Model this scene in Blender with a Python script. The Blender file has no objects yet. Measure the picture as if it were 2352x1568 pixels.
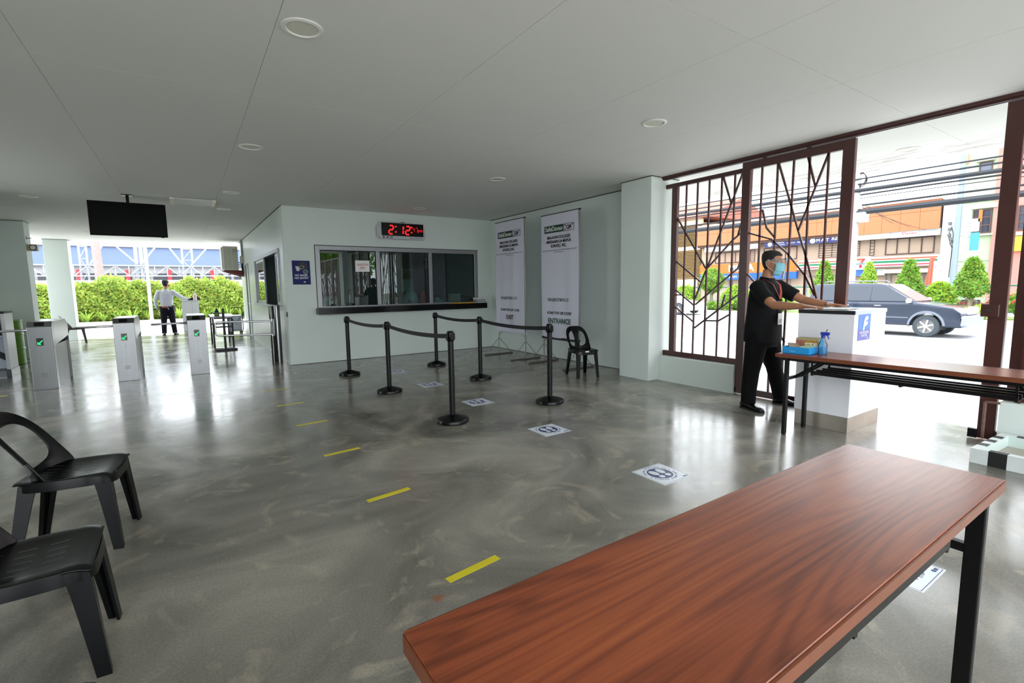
import bpy, bmesh, math, random
from math import sin, cos, pi, radians as R
from mathutils import Vector, Matrix, Euler

random.seed(7)
SC = bpy.context.scene
COL = SC.collection

# ------------------------------------------------------------------ camera, world, sun, exposure
cam_data = bpy.data.cameras.new('camera')
cam_data.sensor_width = 36.0
cam_data.lens = 1115.72 / 2352 * 36.0
cam_data.clip_start = 0.05
cam_data.clip_end = 500
cam = bpy.data.objects.new('camera', cam_data)
COL.objects.link(cam)
YAW, PITCH, ROLL = 0.58814, -0.112738, -0.0139086
fw = Vector((sin(YAW) * cos(PITCH), cos(YAW) * cos(PITCH), sin(PITCH)))
rt = fw.cross(Vector((0, 0, 1))).normalized()
up = rt.cross(fw)
r2 = rt * cos(ROLL) + up * sin(ROLL)
u2 = -rt * sin(ROLL) + up * cos(ROLL)
cam.matrix_world = Matrix(((r2.x, u2.x, -fw.x, 0), (r2.y, u2.y, -fw.y, 0), (r2.z, u2.z, -fw.z, 1.42), (0, 0, 0, 1)))
SC.camera = cam

SKY = 5.4
SUN = 2.0
world = bpy.data.worlds.new('overcast_sky')
SC.world = world
world.use_nodes = True
bg = world.node_tree.nodes['Background']
bg.inputs[0].default_value = (0.90, 0.96, 1.0, 1)
bg.inputs[1].default_value = SKY
sun_data = bpy.data.lights.new('sun', 'SUN')
sun_data.energy = SUN
sun_data.angle = R(14)
sun_data.color = (1.0, 0.99, 0.975)
sun = bpy.data.objects.new('sun', sun_data)
COL.objects.link(sun)
sun.rotation_euler = Vector((0.2, 0.22, -1.0)).to_track_quat('-Z', 'Y').to_euler()
sun.location = (20, -10, 40)

SC.view_settings.view_transform = 'Standard'
SC.view_settings.look = 'None'
SC.view_settings.exposure = 0.12
SC.view_settings.gamma = 1.0
SC.view_settings.use_curve_mapping = False
SC.cycles.use_denoising = True
SC.cycles.max_bounces = 10
SC.cycles.diffuse_bounces = 6
SC.cycles.glossy_bounces = 5
SC.cycles.transmission_bounces = 8
SC.cycles.transparent_max_bounces = 12
SC.cycles.sample_clamp_indirect = 6.0

# ------------------------------------------------------------------ materials
def lin(c):
    out = []
    for v in c:
        v = v / 255.0
        out.append(v / 12.92 if v <= 0.04045 else ((v + 0.055) / 1.055) ** 2.4)
    return tuple(out) + (1.0,)

MATS = {}
def mat(name, c, rough=0.5, metal=0.0, spec=0.5, var=None, bump=None, coat=0.0, emit=0.0, trans=0.0, island=0.0, sheen=0.0, stretch=None):
    """procedural principled material; var=(scale, amount) noise on colour, bump=(scale, strength), island=random value per loose piece"""
    if name in MATS:
        return MATS[name]
    m = bpy.data.materials.new(name)
    m.use_nodes = True
    nt = m.node_tree
    b = nt.nodes['Principled BSDF']
    col = lin(c)
    b.inputs['Base Color'].default_value = col
    b.inputs['Roughness'].default_value = rough
    b.inputs['Metallic'].default_value = metal
    b.inputs['Specular IOR Level'].default_value = spec
    b.inputs['Coat Weight'].default_value = coat
    b.inputs['Coat Roughness'].default_value = 0.08
    b.inputs['Transmission Weight'].default_value = trans
    if emit:
        b.inputs['Emission Color'].default_value = col
        b.inputs['Emission Strength'].default_value = emit
    src = None
    if var or bump:
        tc = nt.nodes.new('ShaderNodeTexCoord')
        mp = nt.nodes.new('ShaderNodeMapping')
        nt.links.new(tc.outputs['Object'], mp.inputs[0])
        if stretch:
            mp.inputs['Scale'].default_value = stretch
        src = mp.outputs[0]
    colsock = None
    if var:
        n = nt.nodes.new('ShaderNodeTexNoise')
        n.inputs['Scale'].default_value = var[0]
        n.inputs['Detail'].default_value = 5
        nt.links.new(src, n.inputs['Vector'])
        hv = nt.nodes.new('ShaderNodeHueSaturation')
        hv.inputs['Color'].default_value = col
        mr = nt.nodes.new('ShaderNodeMapRange')
        mr.inputs[1].default_value = 0.25
        mr.inputs[2].default_value = 0.75
        mr.inputs[3].default_value = 1 - var[1]
        mr.inputs[4].default_value = 1 + var[1]
        nt.links.new(n.outputs['Fac'], mr.inputs[0])
        nt.links.new(mr.outputs[0], hv.inputs['Value'])
        colsock = hv.outputs[0]
    if island:
        g = nt.nodes.new('ShaderNodeNewGeometry')
        hv = nt.nodes.new('ShaderNodeHueSaturation')
        hv.inputs['Color'].default_value = col
        if colsock:
            nt.links.new(colsock, hv.inputs['Color'])
        mr = nt.nodes.new('ShaderNodeMapRange')
        mr.inputs[3].default_value = 1 - island
        mr.inputs[4].default_value = 1 + island
        nt.links.new(g.outputs['Random Per Island'], mr.inputs[0])
        nt.links.new(mr.outputs[0], hv.inputs['Value'])
        mr2 = nt.nodes.new('ShaderNodeMapRange')
        mr2.inputs[3].default_value = 0.46
        mr2.inputs[4].default_value = 0.53
        ml = nt.nodes.new('ShaderNodeMath')
        ml.operation = 'FRACT'
        ml2 = nt.nodes.new('ShaderNodeMath')
        ml2.operation = 'MULTIPLY'
        ml2.inputs[1].default_value = 7.31
        nt.links.new(g.outputs['Random Per Island'], ml2.inputs[0])
        nt.links.new(ml2.outputs[0], ml.inputs[0])
        nt.links.new(ml.outputs[0], mr2.inputs[0])
        nt.links.new(mr2.outputs[0], hv.inputs['Hue'])
        colsock = hv.outputs[0]
    if colsock:
        nt.links.new(colsock, b.inputs['Base Color'])
    if bump:
        n2 = nt.nodes.new('ShaderNodeTexNoise')
        n2.inputs['Scale'].default_value = bump[0]
        n2.inputs['Detail'].default_value = 4
        nt.links.new(src, n2.inputs['Vector'])
        bp = nt.nodes.new('ShaderNodeBump')
        bp.inputs['Strength'].default_value = bump[1]
        bp.inputs['Distance'].default_value = 0.01
        nt.links.new(n2.outputs['Fac'], bp.inputs['Height'])
        nt.links.new(bp.outputs[0], b.inputs['Normal'])
    MATS[name] = m
    return m

def leaf_mat(name, c, amount=0.35):
    m = mat(name, c, rough=0.45, spec=0.3, island=amount)
    nt = m.node_tree
    b = nt.nodes['Principled BSDF']
    out = nt.nodes['Material Output']
    tr = nt.nodes.new('ShaderNodeBsdfTranslucent')
    src = b.inputs['Base Color'].links[0].from_socket
    nt.links.new(src, tr.inputs['Color'])
    mx = nt.nodes.new('ShaderNodeMixShader')
    mx.inputs[0].default_value = 0.4
    nt.links.new(b.outputs[0], mx.inputs[1])
    nt.links.new(tr.outputs[0], mx.inputs[2])
    nt.links.new(mx.outputs[0], out.inputs[0])
    return m

def glass_mat(name, tint=(235, 245, 242), refl=1.0, ior=1.52):
    """thin pane: clear with a mirror reflection by angle"""
    m = bpy.data.materials.new(name)
    m.use_nodes = True
    nt = m.node_tree
    nt.nodes.clear()
    out = nt.nodes.new('ShaderNodeOutputMaterial')
    t = nt.nodes.new('ShaderNodeBsdfTransparent')
    t.inputs[0].default_value = lin(tint)
    g = nt.nodes.new('ShaderNodeBsdfGlossy')
    g.inputs['Roughness'].default_value = 0.0
    f = nt.nodes.new('ShaderNodeFresnel')
    f.inputs[0].default_value = ior
    k = nt.nodes.new('ShaderNodeMath')
    k.operation = 'MULTIPLY'
    k.inputs[1].default_value = refl
    mx = nt.nodes.new('ShaderNodeMixShader')
    nt.links.new(f.outputs[0], k.inputs[0])
    nt.links.new(k.outputs[0], mx.inputs[0])
    nt.links.new(t.outputs[0], mx.inputs[1])
    nt.links.new(g.outputs[0], mx.inputs[2])
    nt.links.new(mx.outputs[0], out.inputs[0])
    MATS[name] = m
    return m

def wood_mat():
    """flat sawn laminate: broad cathedral figure, fine dark streaks along the length"""
    m = bpy.data.materials.new('rosewood_laminate')
    m.use_nodes = True
    nt = m.node_tree
    b = nt.nodes['Principled BSDF']
    tc = nt.nodes.new('ShaderNodeTexCoord')
    def mapped(sc):
        mp = nt.nodes.new('ShaderNodeMapping')
        mp.inputs['Scale'].default_value = sc
        nt.links.new(tc.outputs['Object'], mp.inputs[0])
        return mp.outputs[0]
    def noise(vec, scale, det, dist=0.0):
        n = nt.nodes.new('ShaderNodeTexNoise')
        n.inputs['Scale'].default_value = scale
        n.inputs['Detail'].default_value = det
        n.inputs['Distortion'].default_value = dist
        nt.links.new(vec, n.inputs['Vector'])
        return n.outputs['Fac']
    def math_(op, x, y=None, v=None):
        q = nt.nodes.new('ShaderNodeMath')
        q.operation = op
        nt.links.new(x, q.inputs[0])
        if y is not None: nt.links.new(y, q.inputs[1])
        if v is not None: q.inputs[1].default_value = v
        if op == 'MULTIPLY_ADD': q.inputs[2].default_value = 0.5
        return q.outputs[0]
    big = noise(mapped((0.42, 5.2, 1)), 1.0, 1.2, 0.25)
    ring = math_('SINE', math_('MULTIPLY', big, v=105.0))
    ring = math_('POWER', math_('MULTIPLY_ADD', ring, v=0.5), v=2.0)
    fine = noise(mapped((1.6, 70, 1)), 1.5, 3)
    tone = noise(mapped((0.5, 3.0, 1)), 1.3, 2)
    mixv = math_('ADD', math_('MULTIPLY', ring, v=-0.13), math_('ADD', math_('MULTIPLY', fine, v=0.34), math_('MULTIPLY', tone, v=0.70)))
    cr = nt.nodes.new('ShaderNodeValToRGB')
    e = cr.color_ramp.elements
    e[0].position = 0.22
    e[0].color = lin((88, 38, 20))
    e[1].position = 0.72
    e[1].color = lin((160, 86, 44))
    k = e.new(0.46)
    k.color = lin((132, 64, 34))
    nt.links.new(mixv, cr.inputs[0])
    nt.links.new(cr.outputs[0], b.inputs['Base Color'])
    b.inputs['Roughness'].default_value = 0.27
    b.inputs['Specular IOR Level'].default_value = 0.5
    MATS['wood'] = m
    return m

def floor_mat():
    m = bpy.data.materials.new('polished_concrete')
    m.use_nodes = True
    nt = m.node_tree
    b = nt.nodes['Principled BSDF']
    geo = nt.nodes.new('ShaderNodeNewGeometry')
    def noise(scale, det, dist, vec=None):
        n = nt.nodes.new('ShaderNodeTexNoise')
        n.inputs['Scale'].default_value = scale
        n.inputs['Detail'].default_value = det
        n.inputs['Distortion'].default_value = dist
        nt.links.new(vec or geo.outputs['Position'], n.inputs['Vector'])
        return n
    n1 = noise(0.85, 8, 1.6)
    cr = nt.nodes.new('ShaderNodeValToRGB')
    e = cr.color_ramp.elements
    e[0].position = 0.30
    e[0].color = lin((100, 98, 92))
    e[1].position = 0.72
    e[1].color = lin((168, 163, 152))
    k = e.new(0.5)
    k.color = lin((133, 129, 120))
    nt.links.new(n1.outputs['Fac'], cr.inputs[0])
    # trowel swirls
    n2 = noise(1.7, 6, 3.5)
    cr2 = nt.nodes.new('ShaderNodeValToRGB')
    e = cr2.color_ramp.elements
    e[0].position = 0.56
    e[0].color = (0, 0, 0, 1)
    e[1].position = 0.70
    e[1].color = (1, 1, 1, 1)
    nt.links.new(n2.outputs['Fac'], cr2.inputs[0])
    mx = nt.nodes.new('ShaderNodeMix')
    mx.data_type = 'RGBA'
    ml = nt.nodes.new('ShaderNodeMath')
    ml.operation = 'MULTIPLY'
    ml.inputs[1].default_value = 0.38
    nt.links.new(cr2.outputs[0], ml.inputs[0])
    nt.links.new(ml.outputs[0], mx.inputs[0])
    nt.links.new(cr.outputs[0], mx.inputs[6])
    mx.inputs[7].default_value = lin((190, 178, 156))
    # sand grain
    n3 = noise(95, 3, 0)
    mr = nt.nodes.new('ShaderNodeMapRange')
    mr.inputs[1].default_value = 0.3
    mr.inputs[2].default_value = 0.7
    mr.inputs[3].default_value = 0.86
    mr.inputs[4].default_value = 1.14
    nt.links.new(n3.outputs['Fac'], mr.inputs[0])
    hv = nt.nodes.new('ShaderNodeHueSaturation')
    nt.links.new(mx.outputs[2], hv.inputs['Color'])
    nt.links.new(mr.outputs[0], hv.inputs['Value'])
    # rust spot
    vd = nt.nodes.new('ShaderNodeVectorMath')
    vd.operation = 'DISTANCE'
    nt.links.new(geo.outputs['Position'], vd.inputs[0])
    vd.inputs[1].default_value = (0.865, 1.935, 0)
    n4 = noise(30, 3, 0)
    sm = nt.nodes.new('ShaderNodeMath')
    sm.operation = 'MULTIPLY_ADD'
    sm.inputs[1].default_value = 0.05
    nt.links.new(n4.outputs['Fac'], sm.inputs[0])
    nt.links.new(vd.outputs['Value'], sm.inputs[2])
    mr3 = nt.nodes.new('ShaderNodeMapRange')
    mr3.inputs[1].default_value = 0.03
    mr3.inputs[2].default_value = 0.065
    mr3.inputs[3].default_value = 0.75
    mr3.inputs[4].default_value = 0.0
    nt.links.new(sm.outputs[0], mr3.inputs[0])
    mx2 = nt.nodes.new('ShaderNodeMix')
    mx2.data_type = 'RGBA'
    nt.links.new(mr3.outputs[0], mx2.inputs[0])
    nt.links.new(hv.outputs[0], mx2.inputs[6])
    mx2.inputs[7].default_value = lin((150, 92, 48))
    nt.links.new(mx2.outputs[2], b.inputs['Base Color'])
    mr2 = nt.nodes.new('ShaderNodeMapRange')
    mr2.inputs[1].default_value = 0.3
    mr2.inputs[2].default_value = 0.7
    mr2.inputs[3].default_value = 0.13
    mr2.inputs[4].default_value = 0.26
    nt.links.new(n1.outputs['Fac'], mr2.inputs[0])
    nt.links.new(mr2.outputs[0], b.inputs['Roughness'])
    b.inputs['Specular IOR Level'].default_value = 0.55
    bp = nt.nodes.new('ShaderNodeBump')
    bp.inputs['Strength'].default_value = 0.08
    bp.inputs['Distance'].default_value = 0.01
    n5 = noise(7, 3, 0)
    nt.links.new(n5.outputs['Fac'], bp.inputs['Height'])
    nt.links.new(bp.outputs[0], b.inputs['Normal'])
    MATS['floor'] = m
    return m

def ceiling_mat():
    m = mat('ceiling_paint', (226, 226, 222), rough=0.7, spec=0.2)
    nt = m.node_tree
    b = nt.nodes['Principled BSDF']
    geo = nt.nodes.new('ShaderNodeNewGeometry')
    sx = nt.nodes.new('ShaderNodeSeparateXYZ')
    nt.links.new(geo.outputs['Position'], sx.inputs[0])
    mp = nt.nodes.new('ShaderNodeMapping')
    mp.inputs['Scale'].default_value = (9, 1.6, 1)
    nt.links.new(geo.outputs['Position'], mp.inputs[0])
    n = nt.nodes.new('ShaderNodeTexNoise')
    n.inputs['Scale'].default_value = 1.0
    n.inputs['Detail'].default_value = 6
    n.inputs['Distortion'].default_value = 1.2
    nt.links.new(mp.outputs[0], n.inputs['Vector'])
    def rng(sock, a, b_, c, d):
        k = nt.nodes.new('ShaderNodeMapRange')
        for i, v in enumerate((a, b_, c, d)):
            k.inputs[i + 1].default_value = v
        nt.links.new(sock, k.inputs[0])
        return k.outputs[0]
    # water stains along the drip edge of the canopy
    a = rng(sx.outputs[0], 7.0, 7.6, 0.0, 1.0)
    c = rng(sx.outputs[0], 7.82, 8.0, 1.0, 0.0)
    d = rng(n.outputs['Fac'], 0.50, 0.60, 0.0, 1.0)
    d2 = rng(n.outputs['Fac'], 0.60, 0.70, 1.0, 0.35)
    s = None
    for k in (a, c, d, d2):
        if s is None:
            s = k
        else:
            q = nt.nodes.new('ShaderNodeMath')
            q.operation = 'MULTIPLY'
            nt.links.new(s, q.inputs[0])
            nt.links.new(k, q.inputs[1])
            s = q.outputs[0]
    q = nt.nodes.new('ShaderNodeMath')
    q.operation = 'MULTIPLY'
    q.inputs[1].default_value = 0.6
    nt.links.new(s, q.inputs[0])
    mx = nt.nodes.new('ShaderNodeMix')
    mx.data_type = 'RGBA'
    nt.links.new(q.outputs[0], mx.inputs[0])
    mx.inputs[6].default_value = lin((226, 226, 222))
    mx.inputs[7].default_value = lin((128, 112, 92))
    nt.links.new(mx.outputs[2], b.inputs['Base Color'])
    return m

WOOD = wood_mat()
FLOOR = floor_mat()
CEIL = ceiling_mat()
WALL = mat('mint_white_wall', (216, 225, 220), rough=0.55, spec=0.3, var=(1.5, 0.03))
WALL_G = mat('mint_white_gloss_wall', (216, 225, 220), rough=0.28, spec=0.5, var=(1.5, 0.03))
DARK_LINE = mat('dark_shadow_trim', (70, 70, 66), rough=0.8)
BLACK_METAL = mat('black_powder_coat', (8, 8, 9), rough=0.35, spec=0.25)
BLACK_PLASTIC = mat('black_plastic', (7, 8, 10), rough=0.27, spec=0.27)
GRANITE = mat('black_granite', (9, 9, 10), rough=0.12, spec=0.22, var=(220, 0.4))
ALU = mat('aluminium_frame', (150, 151, 155), rough=0.38, metal=0.55, var=(40, 0.04))
STEEL = mat('brushed_steel', (124, 125, 126), rough=0.24, metal=1.0, var=(1.2, 0.06), stretch=(60, 60, 1))
STEEL_D = mat('dull_steel', (112, 112, 108), rough=0.33, metal=1.0, var=(3, 0.2))
CHROME = mat('chrome', (215, 215, 218), rough=0.12, metal=1.0)
BROWN = mat('brown_painted_steel', (70, 38, 34), rough=0.3, spec=0.5, var=(8, 0.08))
WHITE_LAM = mat('white_laminate', (236, 236, 242), rough=0.3, spec=0.4)
GLASS = glass_mat('booth_glass', (196, 212, 210), refl=1.6)
CLEAR = glass_mat('clear_plastic', (240, 246, 250), refl=1.0, ior=1.3)
DARKGLASS = mat('dark_glass', (30, 34, 42), rough=0.06, spec=0.6)
PAPER = mat('white_paper', (238, 238, 236), rough=0.6)
NAVY = mat('navy_print', (38, 44, 110), rough=0.35)
BLACK_PRINT = mat('black_print', (22, 22, 22), rough=0.6)
GREEN_LED = mat('green_led', (24, 240, 120), emit=1.5)
RED_LED = mat('red_led', (255, 28, 30), emit=2.4)
YELLOW_TAPE = mat('yellow_tape', (222, 206, 40), rough=0.4, var=(6, 0.06))
WHITE_PAINT = mat('white_paint', (240, 240, 238), rough=0.5)
RUBBER = mat('black_rubber', (26, 26, 27), rough=0.7)
SKIN = mat('skin', (176, 122, 92), rough=0.45, spec=0.4, var=(14, 0.06))
BLACK_CLOTH = mat('black_cloth', (16, 16, 18), rough=0.8, spec=0.2, bump=(9, 0.35), sheen=0.2)
WHITE_CLOTH = mat('white_cloth', (196, 197, 210), rough=0.8, spec=0.1, bump=(8, 0.35))
NAVY_CLOTH = mat('navy_trouser_cloth', (24, 24, 36), rough=0.85, spec=0.1, bump=(9, 0.3))
HAIR = mat('short_black_hair', (22, 18, 16), rough=0.7, bump=(220, 0.5))
SHOE = mat('black_leather', (14, 13, 13), rough=0.22, spec=0.5)
# ------------------------------------------------------------------ mesh helpers
class MB:
    """collects boxes, tubes, lofts into one mesh"""
    def __init__(self):
        self.v = []
        self.f = []
        self.mi = []
        self.cur = 0
    def add(self, vs, fs, M=None):
        o = len(self.v)
        if M is not None:
            vs = [M @ Vector(p) for p in vs]
        self.v += [tuple(p) for p in vs]
        self.f += [tuple(i + o for i in f) for f in fs]
        self.mi += [self.cur] * len(fs)
        return self
    def box(self, x0, x1, y0, y1, z0, z1, M=None):
        vs = [(x0, y0, z0), (x1, y0, z0), (x1, y1, z0), (x0, y1, z0), (x0, y0, z1), (x1, y0, z1), (x1, y1, z1), (x0, y1, z1)]
        fs = [(0, 3, 2, 1), (4, 5, 6, 7), (0, 1, 5, 4), (1, 2, 6, 5), (2, 3, 7, 6), (3, 0, 4, 7)]
        return self.add(vs, fs, M)
    def bar(self, a, b, w, d=None, upv=(0, 0, 1)):
        """rectangular bar from a to b, w across (perpendicular to up), d along up"""
        a = Vector(a); b = Vector(b)
        d = d or w
        z = (b - a)
        L = z.length
        z.normalize()
        u = Vector(upv)
        if abs(z.dot(u)) > 0.98:
            u = Vector((1, 0, 0)) if abs(z.x) < 0.9 else Vector((0, 1, 0))
        x = z.cross(u).normalized()
        y = x.cross(z).normalized()
        M = Matrix(((x.x, y.x, z.x, a.x), (x.y, y.y, z.y, a.y), (x.z, y.z, z.z, a.z), (0, 0, 0, 1)))
        return self.box(-w / 2, w / 2, -d / 2, d / 2, 0, L, M)
    def loft(self, rings, cap=True, closed=True):
        n = len(rings[0])
        vs = [p for r in rings for p in r]
        fs = []
        for i in range(len(rings) - 1):
            for j in range(n if closed else n - 1):
                k = (j + 1) % n
                fs.append((i * n + j, i * n + k, (i + 1) * n + k, (i + 1) * n + j))
        if cap and closed:
            fs.append(tuple(range(n - 1, -1, -1)))
            b0 = (len(rings) - 1) * n
            fs.append(tuple(b0 + i for i in range(n)))
        return self.add(vs, fs)
    def tube(self, pts, r, n=8, cap=True, flat=1.0, upv=(0, 0, 1), round_ends=False):
        """tube along pts; r number or list; flat squeezes the second axis"""
        P = [Vector(p) for p in pts]
        m = len(P)
        rs = r if isinstance(r, (list, tuple)) else [r] * m
        if round_ends:
            d0 = (P[0] - P[1]).normalized()
            d1 = (P[-1] - P[-2]).normalized()
            g = lambda q: q[0] if isinstance(q, (tuple, list)) else q
            sc = lambda q, k: tuple(x * k for x in q) if isinstance(q, (tuple, list)) else q * k
            a0, a1 = g(rs[0]), g(rs[-1])
            P = [P[0] + d0 * a0 * 0.95, P[0] + d0 * a0 * 0.7] + P + [P[-1] + d1 * a1 * 0.7, P[-1] + d1 * a1 * 0.95]
            rs = [sc(rs[0], 0.28), sc(rs[0], 0.72)] + list(rs) + [sc(rs[-1], 0.72), sc(rs[-1], 0.28)]
            m = len(P)
        u = Vector(upv)
        rings = []
        px = None
        for i in range(m):
            t = (P[min(i + 1, m - 1)] - P[max(i - 1, 0)]).normalized()
            if px is None:
                x = t.cross(u)
                if x.length < 1e-3:
                    x = t.cross(Vector((1, 0, 0)))
                x.normalize()
            else:
                x = px - t * px.dot(t)
                if x.length < 1e-4:
                    x = t.cross(u)
                x.normalize()
            px = x
            y = x.cross(t).normalized()
            q = rs[i]
            ra, rb = q if isinstance(q, (tuple, list)) else (q, q * flat)
            rings.append([P[i] + x * (ra * cos(2 * pi * j / n)) + y * (rb * sin(2 * pi * j / n)) for j in range(n)])
        return self.loft(rings, cap)
    def lathe(self, prof, n=24, c=(0, 0, 0), cap=True):
        rings = [[(c[0] + r * cos(2 * pi * j / n), c[1] + r * sin(2 * pi * j / n), c[2] + z) for j in range(n)] for r, z in prof]
        return self.loft(rings, cap)
    def prism(self, poly, h, M=None):
        """polygon in xy extruded by h along z"""
        n = len(poly)
        vs = [(x, y, 0) for x, y in poly] + [(x, y, h) for x, y in poly]
        fs = [tuple(range(n - 1, -1, -1)), tuple(range(n, 2 * n))]
        fs += [(i, (i + 1) % n, n + (i + 1) % n, n + i) for i in range(n)]
        return self.add(vs, fs, M)
    def sphere(self, c, r, n=16, m=10, M=None):
        rx, ry, rz = r if isinstance(r, (tuple, list)) else (r, r, r)
        rings = []
        for i in range(m + 1):
            a = -pi / 2 + pi * (i + 0.12 * (1 if i == 0 else -1 if i == m else 0)) / m
            rings.append([(c[0] + rx * cos(a) * cos(2 * pi * j / n), c[1] + ry * cos(a) * sin(2 * pi * j / n), c[2] + rz * sin(a)) for j in range(n)])
        if M is not None:
            rings = [[M @ Vector(p) for p in rg] for rg in rings]
        return self.loft(rings)
    def build(self, name, material, parent=None, smooth=False, bevel=0.0, seg=2, loc=None, angle=40, weld=False):
        me = bpy.data.meshes.new(name)
        me.from_pydata(self.v, [], self.f)
        ms = material if isinstance(material, (list, tuple)) else [material]
        for m in ms:
            me.materials.append(m)
        if len(ms) > 1:
            for p, i in zip(me.polygons, self.mi):
                p.material_index = i
        bm = bmesh.new()
        bm.from_mesh(me)
        if weld:
            bmesh.ops.remove_doubles(bm, verts=bm.verts, dist=1e-5)
        bmesh.ops.recalc_face_normals(bm, faces=bm.faces)
        if bevel:
            es = [e for e in bm.edges if len(e.link_faces) == 2 and e.calc_face_angle(0) > R(35)]
            bmesh.ops.bevel(bm, geom=es, offset=bevel, segments=seg, profile=0.5, affect='EDGES', clamp_overlap=True)
        bm.to_mesh(me)
        bm.free()
        if smooth:
            for p in me.polygons:
                p.use_smooth = True
            me.set_sharp_from_angle(angle=R(angle))
        o = bpy.data.objects.new(name, me)
        COL.objects.link(o)
        if parent is not None:
            o.parent = parent
        if loc is not None:
            o.location = loc
        return o

def tag(o, label=None, cat=None, group=None, kind=None):
    if label: o['label'] = label
    if cat: o['category'] = cat
    if group: o['group'] = group
    if kind: o['kind'] = kind
    return o

def thing(name, label, cat, loc=(0, 0, 0), rz=0.0, group=None, rot=None):
    o = bpy.data.objects.new(name, None)
    o.empty_display_size = 0.1
    COL.objects.link(o)
    o.location = loc
    o.rotation_euler = rot if rot else (0, 0, rz)
    return tag(o, label, cat, group)

def kids(o):
    return [c for c in bpy.data.objects if c.parent == o]

def copy_tree(o, loc=None, rz=None, label=None, group=None, parent=None):
    c = o.copy()
    COL.objects.link(c)
    c.parent = parent
    if loc is not None: c.location = loc
    if rz is not None: c.rotation_euler = (0, 0, rz)
    if label: c['label'] = label
    if group: c['group'] = group
    for k in kids(o):
        copy_tree(k, parent=c)
    return c

def struct(o):
    o['kind'] = 'structure'
    return o

def basis(x, y, origin=(0, 0, 0)):
    x = Vector(x).normalized(); y = Vector(y).normalized(); z = x.cross(y)
    return Matrix(((x.x, y.x, z.x, origin[0]), (x.y, y.y, z.y, origin[1]), (x.z, y.z, z.z, origin[2]), (0, 0, 0, 1)))

TO_Y = lambda o: basis((1, 0, 0), (0, 0, 1), o)        # print on a face that looks towards -Y
TO_X = lambda o: basis((0, -1, 0), (0, 0, 1), o)       # print on a face that looks towards -X
FLAT = lambda o: basis((1, 0, 0), (0, 1, 0), o)        # print lying on the floor, read looking +Y

def text_mesh(s, size, align='CENTER', bold=0.0, width=None, ext=0.0006, spacing=1.0):
    cu = bpy.data.curves.new('lettering', 'FONT')
    cu.body = s
    cu.size = size
    cu.align_x = align
    cu.align_y = 'CENTER'
    cu.offset = bold * size
    cu.extrude = ext
    cu.space_character = spacing
    cu.resolution_u = 3
    o = bpy.data.objects.new('lettering', cu)
    COL.objects.link(o)
    dg = bpy.context.evaluated_depsgraph_get()
    me = bpy.data.meshes.new_from_object(o.evaluated_get(dg))
    bpy.data.objects.remove(o)
    bpy.data.curves.remove(cu)
    if width:
        xs = [v.co.x for v in me.vertices]
        w = max(xs) - min(xs)
        k = width / w
        for v in me.vertices:
            v.co.x *= k
    return me

def text(s, size, material, M, parent=None, align='CENTER', bold=0.0, width=None, name='lettering', spacing=1.0):
    me = text_mesh(s, size, align, bold, width, spacing=spacing)
    me.materials.clear()
    me.materials.append(material)
    o = bpy.data.objects.new(name, me)
    COL.objects.link(o)
    me.transform(M)
    if parent is not None:
        o.parent = parent
    return o

def arc_text(s, size, radius, a0, a1, material, M, parent, inward=False, bold=0.02, name='lettering'):
    """letters around a circle from angle a0 to a1 (degrees, counter-clockwise from +x)"""
    vs, fs = [], []
    n = len(s)
    for i, ch in enumerate(s):
        if ch == ' ':
            continue
        a = R(a0 + (a1 - a0) * (i / max(1, n - 1)))
        me = text_mesh(ch, size, bold=bold)
        rot = a - pi / 2 if not inward else a + pi / 2
        L = Matrix.Translation((radius * cos(a), radius * sin(a), 0)) @ Matrix.Rotation(rot, 4, 'Z')
        o = len(vs)
        vs += [tuple(L @ v.co) for v in me.vertices]
        fs += [tuple(k + o for k in p.vertices) for p in me.polygons]
        bpy.data.meshes.remove(me)
    me = bpy.data.meshes.new(name)
    me.from_pydata(vs, [], fs)
    me.materials.append(material)
    me.transform(M)
    o = bpy.data.objects.new(name, me)
    COL.objects.link(o)
    o.parent = parent
    return o

def disc(mb, r, h, M, n=32, r2=None):
    """disc (or ring when r2) printed flat in xy"""
    if r2 is None:
        mb.prism([(r * cos(2 * pi * i / n), r * sin(2 * pi * i / n)) for i in range(n)], h, M)
    else:
        vs = []
        for i in range(n):
            a = 2 * pi * i / n
            vs += [(r * cos(a), r * sin(a), h), (r2 * cos(a), r2 * sin(a), h)]
        fs = [(2 * i, 2 * ((i + 1) % n), 2 * ((i + 1) % n) + 1, 2 * i + 1) for i in range(n)]
        mb.add(vs, fs, M)
    return mb

def ellipse(cx, cy, rx, ry, rot=0.0, n=20):
    return [(cx + rx * cos(t) * cos(rot) - ry * sin(t) * sin(rot), cy + rx * cos(t) * sin(rot) + ry * sin(t) * cos(rot)) for t in [2 * pi * i / n for i in range(n)]]

def fuse(o, voxel=0.006, smooth_iter=3, material=None):
    """merge overlapping volumes into one continuous skin"""
    md = o.modifiers.new('remesh', 'REMESH')
    md.mode = 'VOXEL'
    md.voxel_size = voxel
    if smooth_iter:
        sm = o.modifiers.new('smooth', 'SMOOTH')
        sm.factor = 0.5
        sm.iterations = smooth_iter
    dg = bpy.context.evaluated_depsgraph_get()
    dg.update()
    me = bpy.data.meshes.new_from_object(o.evaluated_get(dg))
    mats = [m for m in o.data.materials]
    o.modifiers.clear()
    o.data = me
    me.materials.clear()
    for m in mats:
        me.materials.append(m)
    for p in me.polygons:
        p.use_smooth = True
        p.material_index = 0
    return o

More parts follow.
